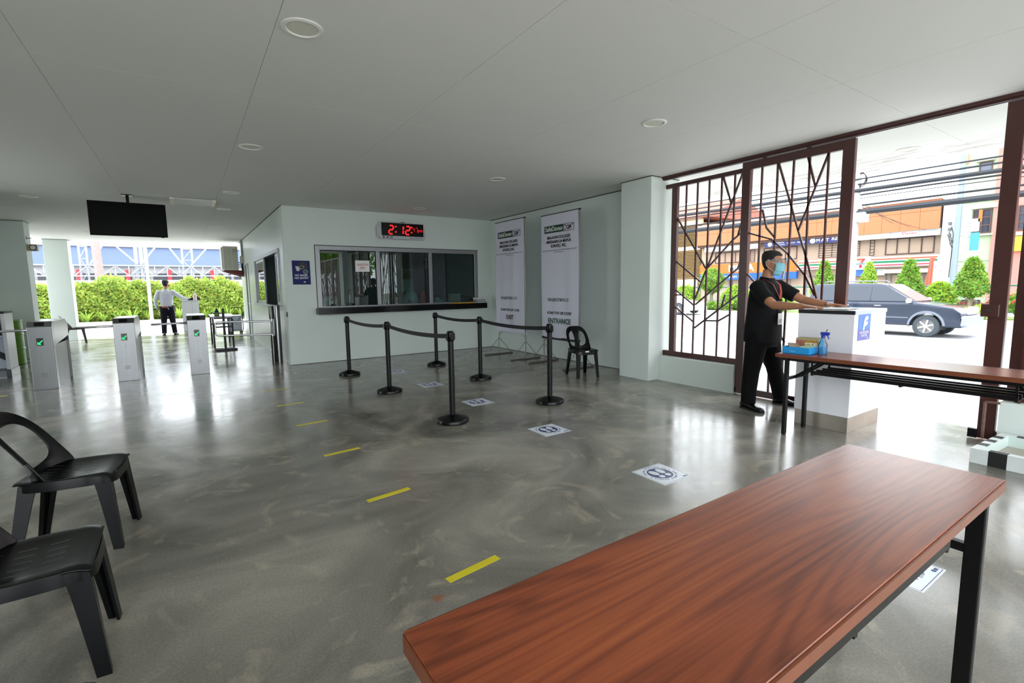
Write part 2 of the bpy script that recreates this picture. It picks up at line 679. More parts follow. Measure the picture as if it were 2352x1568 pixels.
def leaf_cloud(mb, n, place, size, rng, fold=0.35):
    """n leaves, each a folded quad pair; place() gives (point, outward normal)"""
    for i in range(n):
        p, nrm = place()
        p = Vector(p); nrm = Vector(nrm)
        d = Vector((rng.gauss(0, 1), rng.gauss(0, 1), rng.gauss(0, 1) - 0.35))
        d = (d + nrm * 0.9).normalized()
        s = size * rng.uniform(0.6, 1.25)
        x = d
        y = x.cross(nrm + Vector((rng.uniform(-.5, .5), rng.uniform(-.5, .5), rng.uniform(-.5, .5))))
        if y.length < 1e-3:
            continue
        y.normalize()
        z = x.cross(y)
        w = s * 0.30
        a = p
        b = p + x * s * 0.5 + y * w + z * s * fold * 0.3
        c = p + x * s
        e = p + x * s * 0.5 - y * w + z * s * fold * 0.3
        o = len(mb.v)
        mb.v += [tuple(a), tuple(b), tuple(c), tuple(e)]
        mb.f += [(o, o + 1, o + 2), (o, o + 2, o + 3)]
        mb.mi += [mb.cur] * 2
    return mb
# ------------------------------------------------------------------ the hall
CZ = 2.953
YR = -2.3      # rear edge of the roof, behind the camera
def bx(name, x0, x1, y0, y1, z0, z1, m, parent=None, bevel=0.0):
    return MB().box(x0, x1, y0, y1, z0, z1).build(name, m, parent, bevel=bevel)

floor = struct(bx('floor', -4.4, 6.22, YR, 19.5, -0.25, 0.0, FLOOR))
ceiling = struct(bx('ceiling', -4.4, 8.08, YR, 19.5, CZ + 0.006, 3.45, CEIL))
xs = [-4.4] + [0.55 + 1.275 * k for k in range(-3, 6)] + [8.08]
ys = [YR] + [4.49 + 2.62 * k for k in range(-2, 6)] + [19.5]
for i in range(len(xs) - 1):
    for j in range(len(ys) - 1):
        g = 0.0016
        bx('ceiling_board', xs[i] + g, xs[i + 1] - g, ys[j] + g, ys[j + 1] - g, CZ, CZ + 0.0058, CEIL, ceiling)

YW = 9.85
# booth front wall with the ticket window opening
w = MB()
w.box(1.56, 2.10, YW, YW + 0.15, 0, CZ).box(5.64, 6.02, YW, YW + 0.15, 0, CZ)
w.box(2.10, 5.64, YW, YW + 0.15, 2.245, CZ).box(2.10, 5.64, YW, YW + 0.15, 0, 0.98)
wall_front = struct(w.build('wall_front', WALL))
# booth side wall with sliding window and door openings
w = MB()
w.box(1.56, 1.71, YW + 0.15, 10.42, 0, CZ).box(1.56, 1.71, 14.37, 15.98, 0, CZ).box(1.56, 1.71, 16.78, 18.2, 0, CZ)
w.box(1.56, 1.71, 10.42, 14.37, 0, 1.07).box(1.56, 1.71, 10.42, 14.37, 2.22, CZ).box(1.56, 1.71, 15.98, 16.78, 2.19, CZ)
wall_side = struct(w.build('wall_side', WALL_G))
wall_right = struct(bx('wall_right', 6.02, 6.2, 5.3, YW + 0.15, 0, CZ, WALL))
wl = MB().box(-4.4, -4.2, YR, 7.6, 0, CZ).box(-4.4, -4.2, 9.3, 17.6, 0, CZ)  # unseen wall added to hold back light from the left, gap set for brightness
wall_left_light_blocker = struct(wl.build('wall_left_light_blocker', WALL))
struct(bx('wall_booth_right', 6.02, 6.2, YW + 0.15, 18.2, 0, CZ, WALL))
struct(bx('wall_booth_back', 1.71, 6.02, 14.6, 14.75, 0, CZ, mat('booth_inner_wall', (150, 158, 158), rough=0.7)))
struct(bx('wall_booth_end', 1.71, 6.02, 18.05, 18.2, 0, CZ, WALL))
def pillar(name, x0, x1, y0, y1):
    p = bx(name, x0, x1, y0, y1, 0, CZ, WALL, bevel=0.006)
    MB().box(x0 - 0.004, x1 + 0.004, y0 - 0.004, y1 + 0.004, CZ - 0.012, CZ - 0.0005).build('shadow_gap_strip', DARK_LINE, p)  # dark collar painted in for the shade of the ceiling gap
    return struct(p)
pillar('pillar_gate', 5.595, 6.2, 4.777, 5.352)
for i, y in enumerate((19.12, 14.55, 9.98, 5.41, 0.84)):
    pillar('pillar_left_%d' % (i + 1), -3.29 if y > 16 else -3.33, -2.755 if y > 16 else -2.765, y, y + 0.45)
pillar('pillar_gate_rear', 5.595, 6.2, -2.0, -1.42)
# parapets under the fence
def parapet(name, y0, y1):
    p = MB().box(5.80, 6.02, y0, y1, 0, 0.365).build(name, WALL)
    return struct(p)
parapet('wall_parapet_1', 3.56, 4.777)
parapet('wall_parapet_2', -1.42, 1.085)
parapet('wall_parapet_3', -8.2, -2.0)
# dark strips painted in for the shaded gaps under the ceiling
struct(bx('trim_1', 1.553, 1.56, YW, 18.2, CZ - 0.014, CZ - 0.001, DARK_LINE))
struct(bx('trim_2', 6.012, 6.02, 5.352, YW, CZ - 0.014, CZ - 0.001, DARK_LINE))
struct(bx('trim_3', 1.56, 6.02, YW - 0.004, YW, CZ - 0.006, CZ - 0.001, mat('pale_shadow_trim', (150, 152, 148))))
struct(bx('baseboard_front', 1.556, 6.02, YW - 0.003, YW, 0, 0.008, DARK_LINE))
struct(bx('baseboard_right', 6.016, 6.02, 5.352, YW, 0, 0.008, DARK_LINE))

# ticket window: frame, mullions, three panes
win = struct(MB().box(2.10, 2.185, YW - 0.012, YW + 0.06, 1.06, 2.245).box(5.552, 5.64, YW - 0.012, YW + 0.06, 1.06, 2.245)
      .box(2.185, 5.552, YW - 0.012, YW + 0.06, 2.165, 2.245).box(2.185, 5.552, YW - 0.004, YW + 0.05, 1.06, 1.085).build('window_1', ALU, bevel=0.004))
for x in (3.27, 4.425):
    MB().box(x, x + 0.08, YW - 0.01, YW + 0.055, 1.085, 2.165).build('mullion', ALU, win, bevel=0.004)
for a, b in ((2.185, 3.27), (3.35, 4.425), (4.505, 5.552)):
    MB().box(a, b, YW + 0.02, YW + 0.026, 1.085, 2.165).build('pane', GLASS, win)
    g = MB()
    for q in ((a, a + 0.012, 1.085, 2.165), (b - 0.012, b, 1.085, 2.165), (a + .012, b - .012, 2.15, 2.165)):
        g.box(q[0], q[1], YW + 0.004, YW + 0.02, q[2], q[3])
    g.build('gasket', RUBBER, win)
struct(MB().box(2.09, 5.65, YW - 0.005, YW - 0.001, 2.245, 2.258).box(2.088, 2.10, YW - 0.005, YW - 0.001, 1.06, 2.258).build('trim_4', DARK_LINE))

# sliding window in the side wall
s = MB()
s.box(1.535, 1.64, 10.42, 14.37, 2.15, 2.22).box(1.50, 1.66, 10.36, 14.43, 1.04, 1.10).box(1.535, 1.64, 14.29, 14.37, 1.10, 2.15).box(1.535, 1.64, 10.42, 10.50, 1.10, 2.15)
win2 = struct(s.build('window_2', ALU, bevel=0.004))
for y0, y1, x in ((12.75, 14.29, 1.58), (10.50, 11.15, 1.60)):
    sash = MB().box(x - .015, x + .015, y0, y0 + 0.07, 1.10, 2.15).box(x - .015, x + .015, y1 - 0.07, y1, 1.10, 2.15).box(x - .015, x + .015, y0 + .07, y1 - .07, 2.09, 2.15).box(x - .015, x + .015, y0 + .07, y1 - .07, 1.10, 1.16).build('sash', ALU, win2)
    MB().box(x - 0.003, x + 0.003, y0 + .07, y1 - .07, 1.16, 2.09).build('pane', GLASS, sash)
# door in the side wall
door = struct(MB().box(1.575, 1.62, 16.03, 16.73, 0.01, 2.14).build('door_1', WALL_G, bevel=0.003))
MB().box(1.545, 1.64, 15.98, 16.03, 0, 2.19).box(1.545, 1.64, 16.73, 16.78, 0, 2.19).box(1.545, 1.64, 16.03, 16.73, 2.14, 2.19).build('door_frame', mat('door_frame_grey', (150, 152, 150), rough=0.4), door, bevel=0.003)
MB().tube([(1.575, 16.12, 1.02), (1.53, 16.12, 1.02), (1.53, 16.22, 1.02)], 0.011, 8).build('door_handle', CHROME, door, smooth=True)

# black granite sill
sill = struct(MB().box(2.057, 5.735, 9.6, 10.3, 0.94, 1.058).build('window_1_sill', GRANITE, bevel=0.004))

# ------------------------------------------------------------------ ground outside
APRON = mat('light_concrete_paving', (184, 183, 180), rough=0.85, spec=0.2, var=(3, 0.06), bump=(30, 0.15))
ASPHALT = mat('pale_asphalt', (150, 152, 156), rough=0.9, spec=0.2, var=(6, 0.06), bump=(80, 0.2))
DIRT = mat('ground_far', (140, 136, 128), rough=0.95, var=(2, 0.1))
GRASS = mat('grass_strip', (122, 142, 78), rough=0.9, var=(8, 0.25), bump=(60, 0.5))
KERB = mat('kerb_concrete', (176, 174, 168), rough=0.85, var=(5, 0.08))
struct(bx('ground', -150, 150, -150, 150, -0.9, -0.5, DIRT))
dw = MB().box(-4.4, 5.8, -30, YR, -0.3, -0.02).box(-24, -4.4, -20, 28.2, -0.3, -0.02).box(-4.4, 6.2, 19.5, 28.2, -0.3, -0.02)
struct(dw.build('pavement_driveway', APRON))
ap = MB().add([(6.22, -40, -0.015), (13.8, -40, -0.40), (13.8, 60, -0.40), (6.22, 60, -0.015), (6.22, -40, -0.6), (13.8, -40, -0.6), (13.8, 60, -0.6), (6.22, 60, -0.6)],
              [(0, 1, 2, 3), (0, 4, 5, 1), (1, 5, 6, 2), (2, 6, 7, 3), (3, 7, 4, 0)])
struct(ap.build('pavement_apron', APRON))
road = struct(bx('road', 13.8, 27.0, -90, 120, -0.6, -0.40, ASPHALT))
for x in (17.0, 18.65, 22.0, 25.8):
    bx('lane_line', x - 0.07, x + 0.07, -90, 120, -0.4, -0.394, WHITE_PAINT, road)
struct(bx('kerb_median', 27.0, 27.3, -90, 120, -0.6, -0.22, KERB))
struct(bx('lawn_median', 27.3, 30.3, -90, 120, -0.6, -0.24, GRASS))
struct(bx('kerb_median_far', 30.3, 30.6, -90, 120, -0.6, -0.22, KERB))
struct(bx('road_far', 30.6, 36.6, -90, 120, -0.6, -0.40, ASPHALT))
struct(bx('sidewalk_far', 36.6, 40.0, -90, 120, -0.6, -0.20, KERB))
struct(bx('kerb_driveway', -24, 1.7, 28.2, 28.45, -0.3, 0.10, KERB))
struct(bx('flowerbed', -24, 6, 28.45, 31.0, -0.3, 0.05, mat('soil', (92, 78, 60), rough=1.0)))

# ------------------------------------------------------------------ gate rail, fence panel, sliding gates
rail = MB().box(5.815, 5.905, YR, 4.785, 2.922, CZ).box(5.835, 5.85, YR, 4.785, 2.905, 2.925).box(5.875, 5.89, YR, 4.785, 2.905, 2.925)
tag(rail.build('gate_rail', BROWN), 'dark brown steel track under the ceiling that the sliding gates hang from', 'rail')

def bars(lst, X, name, parent, w=0.019, off=(0, 0, 0)):
    for pl in lst:
        m = MB()
        for a, b in zip(pl[:-1], pl[1:]):
            m.bar((X - off[0], a[0] - off[1], a[1] - off[2]), (X - off[0], b[0] - off[1], b[1] - off[2]), w, w, (1, 0, 0))
        m.build(name, BROWN, parent)

FV = [[(4.444, 2.81), (4.462, 0.42)], [(4.265, 2.81), (4.277, 0.42)], [(4.085, 2.81), (4.096, 0.42)], [(3.903, 2.81), (3.904, 0.42)], [(3.719, 2.81), (3.728, 0.42)]]
FD = [[(4.598, 2.376), (4.102, 1.626)], [(4.079, 1.632), (3.727, 1.971), (3.62, 2.05)], [(3.653, 2.028), (3.615, 2.168)], [(4.606, 1.76), (4.179, 1.448)], [(4.254, 1.222), (4.098, 1.606)],
      [(4.251, 1.132), (3.63, 1.615)], [(3.64, 1.602), (3.606, 1.702)], [(4.612, 1.356), (4.283, 1.127)], [(4.626, 1.262), (4.479, 1.266)], [(4.604, 1.102), (4.284, 0.895)],
      [(4.256, 0.804), (3.616, 1.275)], [(3.847, 1.114), (3.801, 1.274)], [(4.085, 0.915), (3.887, 0.922), (3.731, 1.012)], [(4.08, 1.64), (3.613, 2.81)], [(3.889, 2.81), (3.763, 2.45)]]
FX = 5.94
fence = thing('fence_panel', 'fixed dark brown steel fence panel of straight and slanted bars beside the white pillar', 'fence', (FX, 4.2, 0), group='brown branching bar fence panels')
o = (FX, 4.2, 0)
f = MB().box(-.025, .025, 4.582 - 4.2, 4.672 - 4.2, 0.44, 2.80).build('post', BROWN, fence)
MB().box(-.025, .025, 3.50 - 4.2, 3.59 - 4.2, 0.44, 2.80).build('post', BROWN, fence)
MB().box(-.028, .028, 3.50 - 4.2, 4.777 - 4.2, 2.792, 2.848).build('top_rail', BROWN, fence)
MB().box(-.028, .028, 3.50 - 4.2, 4.777 - 4.2, 0.366, 0.44).build('bottom_rail', BROWN, fence)
bars(FV, FX, 'bar', fence, 0.02, o)
bars(FD, FX, 'branch_bar', fence, 0.02, o)
for dy in (-6.2, -7.4, -9.0, -10.2, -11.4):
    pass

LV = [[(3.323, 2.80), (3.320, 0.09)], [(3.138, 2.80), (3.134, 0.09)], [(2.956, 2.80), (2.977, 0.09)], [(2.786, 2.80), (2.759, 0.09)], [(2.595, 2.80), (2.579, 0.09)]]
LD = [[(3.127, 2.80), (2.872, 2.008), (2.767, 1.692), (2.626, 1.2), (2.56, 0.97)], [(2.595, 2.80), (2.872, 2.008)], [(2.805, 2.80), (2.718, 2.478)], [(3.3, 2.3), (3.239, 2.073), (3.137, 1.955)],
      [(3.46, 2.037), (3.179, 1.938), (2.983, 1.761), (2.771, 1.498), (2.658, 1.271)], [(3.46, 1.538), (3.30, 1.365)], [(3.138, 0.95), (2.96, 0.72)], [(2.77, 0.8), (2.60, 0.45)], [(3.31, 0.62), (3.14, 0.36)]]
LX = 5.86
def gate_leaf(label, yb, flip):
    g = thing('sliding_gate', label, 'gate', (LX, yb, 0), group='brown branching bar sliding gates')
    def Y(y):
        return (y - 2.34) if not flip else -(y - 2.34)
    def bxy(name, y0, y1, z0, z1, t=0.027):
        a, b = sorted((Y(y0), Y(y1)))
        return MB().box(-t, t, a, b, z0, z1).build(name, BROWN, g, bevel=0.003, seg=1)
    bxy('stile', 3.458, 3.562, 0.012, 2.893)
    bxy('stile', 2.338, 2.452, 0.012, 2.893)
    bxy('top_rail', 2.452, 3.458, 2.797, 2.893)
    bxy('bottom_rail', 2.452, 3.458, 0.012, 0.092)
    for lst, nm in ((LV, 'bar'), (LD, 'branch_bar')):
        for pl in lst:
            m = MB()
            for a, b in zip(pl[:-1], pl[1:]):
                m.bar((0, Y(a[0]), a[1]), (0, Y(b[0]), b[1]), 0.02, 0.02, (1, 0, 0))
            m.build(nm, BROWN, g)
    for y in (3.30, 2.80):
        MB().box(-.012, .012, Y(y) - .02, Y(y) + .02, 2.893, 2.93).build('hanger', BROWN, g)
    return g
g1 = gate_leaf('sliding brown steel gate leaf of branching bars standing just behind the guard', 2.34, False)
MB().box(-.03, .03, 1.20, 1.26, 0.03, 0.09).build('roller', BLACK_METAL, g1)
g2 = gate_leaf('second brown steel gate leaf with a lock box and drop bolt at its edge', 1.22, True)
MB().box(-.06, -.028, -0.075, 0.045, 1.10, 1.21).build('lock_box', BROWN, g2, bevel=0.006)
MB().bar((-.064, -0.03, 1.15), (-.064, 0.01, 1.165), 0.014, 0.01, (1, 0, 0)).build('lock_hole', STEEL_D, g2)
MB().tube([(-.06, -.045, 0.35), (-.06, -.045, 0.02)], 0.012, 8).tube([(-.06, -.045, 0.35), (-.06, -.14, 0.355)], 0.012, 8).build('drop_bolt', mat('worn_brown_steel', (112, 82, 74), rough=0.5, var=(30, 0.3)), g2, smooth=True)
MB().box(-.045, -.01, 0.0, 0.06, 0.01, 0.09).build('stop_block', BLACK_METAL, g2)
copy_tree(fence, (FX, 0.60, 0), 0, 'fixed brown steel fence panel on the low wall behind the second gate leaf')
for i, y in enumerate((-0.5, -2.62, -3.9, -5.18, -6.46)):
    copy_tree(fence, (FX, y, 0), 0, '%s brown fence panel beyond the second gate leaf, seen only mirrored in glass' % ('first', 'second', 'third', 'fourth', 'fifth')[i])

# ------------------------------------------------------------------ ceiling lamps, tv, cassette
dl = thing('ceiling_downlight', 'tmp', 'light', (0, 0, CZ), group='round recessed ceiling downlights')
MB().lathe([(0.118, -0.001), (0.118, -0.006), (0.105, -0.011), (0.092, -0.009), (0.088, -0.0015)], 36).build('rim', mat('white_rim', (236, 236, 232), rough=0.35), dl, smooth=True)
MB().lathe([(0.088, -0.003), (0.075, -0.0015), (0.02, -0.0008)], 32).build('diffuser', mat('cream_diffuser', (222, 221, 205), rough=0.5), dl, smooth=True)
LIGHTS = [(0.69, 3.22, 'large round ceiling downlight nearest the camera, above the chairs and stickers'), (3.84, 3.26, 'round ceiling downlight nearest the gate, inside the hall'),
          (0.70, 6.07, 'second round ceiling downlight in the row towards the turnstiles'), (3.84, 6.08, 'round ceiling downlight in front of the banners'),
          (3.90, 9.03, 'round ceiling downlight just above the red digital clock'), (0.72, 8.98, 'third round ceiling downlight in the row, near the booth corner'),
          (0.72, 10.84, 'fourth round ceiling downlight, behind the booth corner beside the ceiling vent'), (0.72, 13.85, 'farthest round ceiling downlight in the row along the booth side wall'),
          (-1.96, 10.85, 'round ceiling downlight to the left of the black television'), (-1.96, 13.9, 'round ceiling downlight behind the black television, near the left pillar'),
          (-1.95, 16.6, 'farthest round ceiling downlight behind the television'), (7.17, 2.32, 'round downlight in the stained canopy outside the gate')]
for i, (x, y, lb) in enumerate(LIGHTS):
    if i == 0:
        dl.location = (x, y, CZ); dl['label'] = lb
    else:
        copy_tree(dl, (x, y, CZ), 0, lb)

cas = thing('ceiling_vent', 'rectangular ceiling vent cover with pale ends beside the television', 'vent', (0.225, 10.2, CZ))
MB().box(-.30, .30, -.30, .30, -0.02, -0.001).build('cover', mat('vent_white', (214, 214, 210), rough=0.5), cas, bevel=0.004)
for s in (-1, 1):
    MB().box(s * .30 - .03, s * .30 + .03, -.31, .31, -0.026, -0.001).build('end_cap', mat('vent_cream', (238, 232, 214), rough=0.5), cas, bevel=0.004)
tv = thing('television', 'black flat television hung from the ceiling on a black pole', 'television', (-0.66, 9.93, 2.56))
MB().box(-.49, .49, -.025, .03, -.262, .262).build('housing', mat('tv_black', (8, 8, 9), rough=0.5, spec=0.1), tv, bevel=0.006)
MB().box(-.475, .475, -.028, -.0255, -.240, .247).build('screen', mat('tv_screen', (5, 5, 6), rough=0.2, spec=0.12), tv)
MB().tube([(0, 0.08, -0.15), (0, 0.08, CZ - 2.56)], 0.021, 12).box(-.07, .07, 0.01, .15, CZ - 2.56 - .012, CZ - 2.56 - .0005).build('ceiling_pole', BLACK_METAL, tv)
MB().box(-.12, .12, .031, .075, -.15, .12).build('bracket', BLACK_METAL, tv)
MB().box(0.40, 0.44, -.02, 0.0, -.272, -.262).build('sensor', BLACK_PLASTIC, tv)
tv.rotation_euler = (R(-1), 0, 0)
# ------------------------------------------------------------------ turnstiles
def make_turnstile():
    t = thing('turnstile', 'tmp', 'turnstile', (0, 0, 0), group='steel turnstiles')
    W = 0.135
    # front column with chamfered top, seen face towards -Y
    MB().loft([[(-W, 0, 0), (W, 0, 0), (W, 0.12, 0), (-W, 0.12, 0)], [(-W, 0, .93), (W, 0, .93), (W, 0.12, .93), (-W, 0.12, .93)],
               [(-W, 0.06, 1.005), (W, 0.06, 1.005), (W, 0.12, 1.005), (-W, 0.12, 1.005)]]).build('front_panel', STEEL, t, bevel=0.004)
    # upper hood running back
    MB().loft([[(x, 0.121, .64), (x, 0.121, 1.005), (x, 0.98, 1.005), (x, 1.13, .93), (x, 1.13, .72)] for x in (-W, W)]).build('hood', STEEL, t, bevel=0.004)
    # recessed lower cabinet
    MB().box(-W + .022, W - .022, 0.121, 1.13, 0.0, .64).build('lower_panel', STEEL_D, t)
    MB().box(-W, W, 1.131, 1.16, 0.0, .93).build('rear_panel', STEEL, t, bevel=0.003)
    d = MB().box(-W + .03, W - .03, -0.004, -0.0005, 0.11, .585).build('access_door', STEEL, t)
    m = MB()
    for k in range(3):
        m.box(-.035, .035, -0.009, -0.0045, 0.195 + k * .022, 0.205 + k * .022)
    m.build('louvre', STEEL_D, d)
    MB().add([(x * 0.007, -0.0045 - y * .004, .565 + z * 0.007) for y in (0, 1) for x, z in [(cos(2 * pi * i / 10), sin(2 * pi * i / 10)) for i in range(10)]],
             [tuple(range(10)), tuple(range(19, 9, -1))] + [(i, (i + 1) % 10, 10 + (i + 1) % 10, 10 + i) for i in range(10)]).build('keyhole', STEEL_D, d)
    s = MB().box(-.045, .03, -0.003, -0.0005, .655, .765).build('arrow_display', mat('display_black', (8, 10, 10), rough=0.15), t)
    a = MB()
    a.bar((.022, -.0045, .728), (-.026, -.0045, .680), .011, .002, (0, 1, 0))
    a.bar((-.030, -.0045, .674), (-.030, -.0045, .706), .009, .002, (0, 1, 0)).bar((-.034, -.0045, .676), (.002, -.0045, .676), .009, .002, (0, 1, 0))
    a.build('green_arrow', GREEN_LED, s)
    # card reader set into the chamfer
    c = MB()
    q = Vector((0, -.075, .06)).normalized()
    for x0, x1 in ((-.055, .05),):
        c.add([(x0, .012 + .0, .946), (x1, .012, .946), (x1, .046, .988), (x0, .046, .988), (x0, .008, .951), (x1, .008, .951), (x1, .042, .993), (x0, .042, .993)],
              [(0, 3, 2, 1), (4, 5, 6, 7), (0, 1, 5, 4), (1, 2, 6, 5), (2, 3, 7, 6), (3, 0, 4, 7)])
    c.build('card_reader', BLACK_PLASTIC, t)
    b = MB().tube([(-W + .01, .55, .86), (-W - .50, .55, .855)], 0.018, 12, round_ends=True).build('barrier_arm', CHROME, t, smooth=True)
    MB().tube([(-W - .012, .55, .86), (-W + .001, .55, .86)], 0.034, 14).build('arm_hub', STEEL_D, t, smooth=True)
    return t
ts = make_turnstile()
TS = [(-1.812, 9.70, 'steel turnstile with green arrow, beside the white open counter'), (-0.852, 9.80, 'middle steel turnstile with green arrow, in front of the hedge'),
      (0.117, 9.80, 'steel turnstile with green arrow, in front of the far grey counter')]
for i, (x, y, lb) in enumerate(TS):
    if i == 0:
        ts.location = (x, y, 0); ts['label'] = lb
    else:
        copy_tree(ts, (x, y, 0), 0, lb)

sg = thing('swing_gate', 'chrome swing gate with looped bars on a steel post by the booth corner', 'gate', (1.455, 10.5, 0))
MB().lathe([(.062, 0), (.062, 1.10), (.058, 1.125), (.02, 1.132)], 24).build('post', STEEL, sg, smooth=True)
MB().lathe([(.036, 0), (.036, .52)], 18, (-.095, .02, 0)).lathe([(.04, .855), (.04, 1.09), (.036, 1.105)], 18, (-.095, .02, 0)).build('sleeve', STEEL_D, sg, smooth=True)
MB().lathe([(.026, .52), (.026, .855)], 16, (-.095, .02, 0)).build('spindle', CHROME, sg, smooth=True)
lp = [(-.10, 0, .815), (-.55, 0, .828), (-1.0, 0, .84), (-1.03, 0, .83), (-1.045, 0, .80), (-1.045, 0, .63), (-1.03, 0, .60), (-1.0, 0, .585), (-.55, 0, .57), (-.10, 0, .555)]
MB().tube(lp, 0.017, 10).build('loop_bar', CHROME, sg, smooth=True)
MB().tube([(-.10, 0, .815), (-.10, 0, .555)], .012, 8).build('loop_brace', CHROME, sg, smooth=True)

sw = MB().box(1.545, 1.5595, YW + .02, YW + .10, 0.915, 1.0).build('card_switch', BLACK_PLASTIC, bevel=0.003)
tag(sw, 'small black switch on the booth corner just above the ledge height', 'switch')

# ------------------------------------------------------------------ stanchions
def make_stanchion():
    s = thing('stanchion', 'tmp', 'stanchion', group='black belt barrier posts')
    MB().lathe([(.165, 0), (.172, .008), (.172, .03), (.165, .042), (.12, .058), (.05, .075), (.036, .082)], 40).build('base', BLACK_PLASTIC, s, smooth=True)
    MB().lathe([(.0315, .07), (.0315, .87)], 24).build('post', BLACK_METAL, s, smooth=True)
    MB().lathe([(.034, .862), (.039, .868), (.039, .945), (.036, .957), (.03, .968), (.01, .97)], 24).build('cassette', BLACK_PLASTIC, s, smooth=True)
    for a in range(4):
        M = Matrix.Rotation(a * pi / 2, 4, 'Z')
        MB().box(.036, .047, -.017, .017, .875, .945, M).build('belt_clip', BLACK_PLASTIC, s, bevel=0.003)
    return s
ST = [(2.171, 8.143, 'black belt barrier post of the row near the turnstiles, closest to the ticket window'), (2.236, 6.406, 'middle black belt barrier post of the row near the turnstiles'),
      (2.263, 4.551, 'black belt barrier post of the row near the turnstiles, closest to the camera'), (3.754, 8.144, 'black belt barrier post of the row by the banners, closest to the ticket window'),
      (3.712, 6.459, 'middle black belt barrier post of the row by the banners'), (3.617, 4.605, 'black belt barrier post of the row by the banners, closest to the camera')]
st0 = make_stanchion()
posts = []
for i, (x, y, lb) in enumerate(ST):
    if i == 0:
        st0.location = (x, y, 0); st0['label'] = lb; posts.append(st0)
    else:
        posts.append(copy_tree(st0, (x, y, 0), 0, lb))
for a, b in ((0, 1), (1, 2), (3, 4), (4, 5)):
    A = Vector(ST[a][:2]); B = Vector(ST[b][:2])
    d = (B - A); L = d.length; d.normalize()
    n = Vector((-d.y, d.x))
    rings = []
    for k in range(13):
        t = k / 12
        p = d * (.04 + t * (L - .08))
        sag = -0.035 * 4 * t * (1 - t)
        zc = .912 + sag
        rings.append([(p.x + n.x * e, p.y + n.y * e, zc + h) for e, h in ((-.001, -.024), (.001, -.024), (.001, .024), (-.001, .024))])
    MB().loft(rings).build('belt', mat('black_webbing', (24, 24, 26), rough=0.7), posts[a])

# ------------------------------------------------------------------ floor stickers and tape
def make_sticker(label, x, y, rz=0.0, group='square footprint floor stickers'):
    s = thing('floor_sticker', label, 'sticker', (x, y, 0.0), rz, group=group)
    MB().box(-.157, .157, -.157, .157, 0.0, 0.0012).build('sheet', mat('sticker_white', (226, 232, 240), rough=0.3), s)
    b = MB()
    for q in ((-.149, .149, .146, .149), (-.149, .149, -.149, -.146), (-.149, -.146, -.146, .146), (.146, .149, -.146, .146)):
        b.box(q[0], q[1], q[2], q[3], .0012, .0016)
    b.build('border', NAVY, s)
    disc(MB(), .097, .0005, Matrix.Translation((-.005, .012, .0012)), 40).build('navy_disc', NAVY, s)
    for sx in (-1, 1):
        foot = MB()
        foot.prism(ellipse(sx * .036 - .005, .040, .028, .046, sx * -.10), .0005, Matrix.Translation((0, 0, .0017)))
        foot.prism(ellipse(sx * .033 - .005, -.036, .022, .024, 0), .0005, Matrix.Translation((0, 0, .0017)))
        foot.build('shoe_print', mat('sticker_white', (226, 232, 240)), s)
    M = Matrix.Translation((-.005, .012, .0014))
    arc_text('SOCIAL DISTANCING', .022, .119, 165, 20, NAVY, M, s)
    arc_text('PLEASE STAND HERE', .022, .119, 205, 345, NAVY, M, s, inward=True)
    for a in (190, 5):
        disc(MB(), .006, .0005, Matrix.Translation((-.005 + .119 * cos(R(a)), .012 + .119 * sin(R(a)), .0012)), 12).build('dot', NAVY, s)
    disc(MB(), .011, .0005, Matrix.Translation((.10, -.125, .0012)), 14).build('emblem', mat('sticker_teal', (60, 90, 140)), s)
    MB().box(.114, .136, -.134, -.118, .0012, .0017).build('emblem_mark', NAVY, s)
    return s
make_sticker('footprint floor sticker nearest the brown table, lit by daylight from the gate', 2.887, 2.318)
make_sticker('footprint floor sticker between the nearest barrier posts and the table', 2.903, 3.709)
make_sticker('footprint floor sticker just beyond the two nearest barrier posts', 2.916, 5.162)
make_sticker('footprint floor sticker in the middle of the belt barrier lane', 2.898, 6.535)
make_sticker('farthest footprint floor sticker, partly hidden behind a barrier post', 2.901, 7.938)
make_sticker('floor sticker half hidden under the edge of the near brown table', 2.86, 0.85)

TAPES = [(1.114, 2.05, 7, 'large yellow tape strip nearest the brown table edge'), (1.069, 3.165, 7, 'second yellow tape strip from the brown table'), (1.041, 4.271, 6, 'third yellow tape strip from the brown table'),
         (1.023, 5.408, 5, 'fourth yellow tape strip from the brown table'), (0.985, 6.477, 5, 'fifth yellow tape strip, beside the reflection of the booth corner'), (0.969, 7.555, -8, 'farthest yellow tape strip, in front of the booth corner'),
         (-2.33, 9.47, 6, 'faint yellow tape strip in front of the open white counter')]
for x, y, a, lb in TAPES:
    o = MB().box(-.157, .157, -.0235, .0235, 0, .0012).build('tape_strip', YELLOW_TAPE)
    o.location = (x, y, 0); o.rotation_euler = (0, 0, R(a))
    tag(o, lb, 'tape', 'yellow tape strips on the floor')

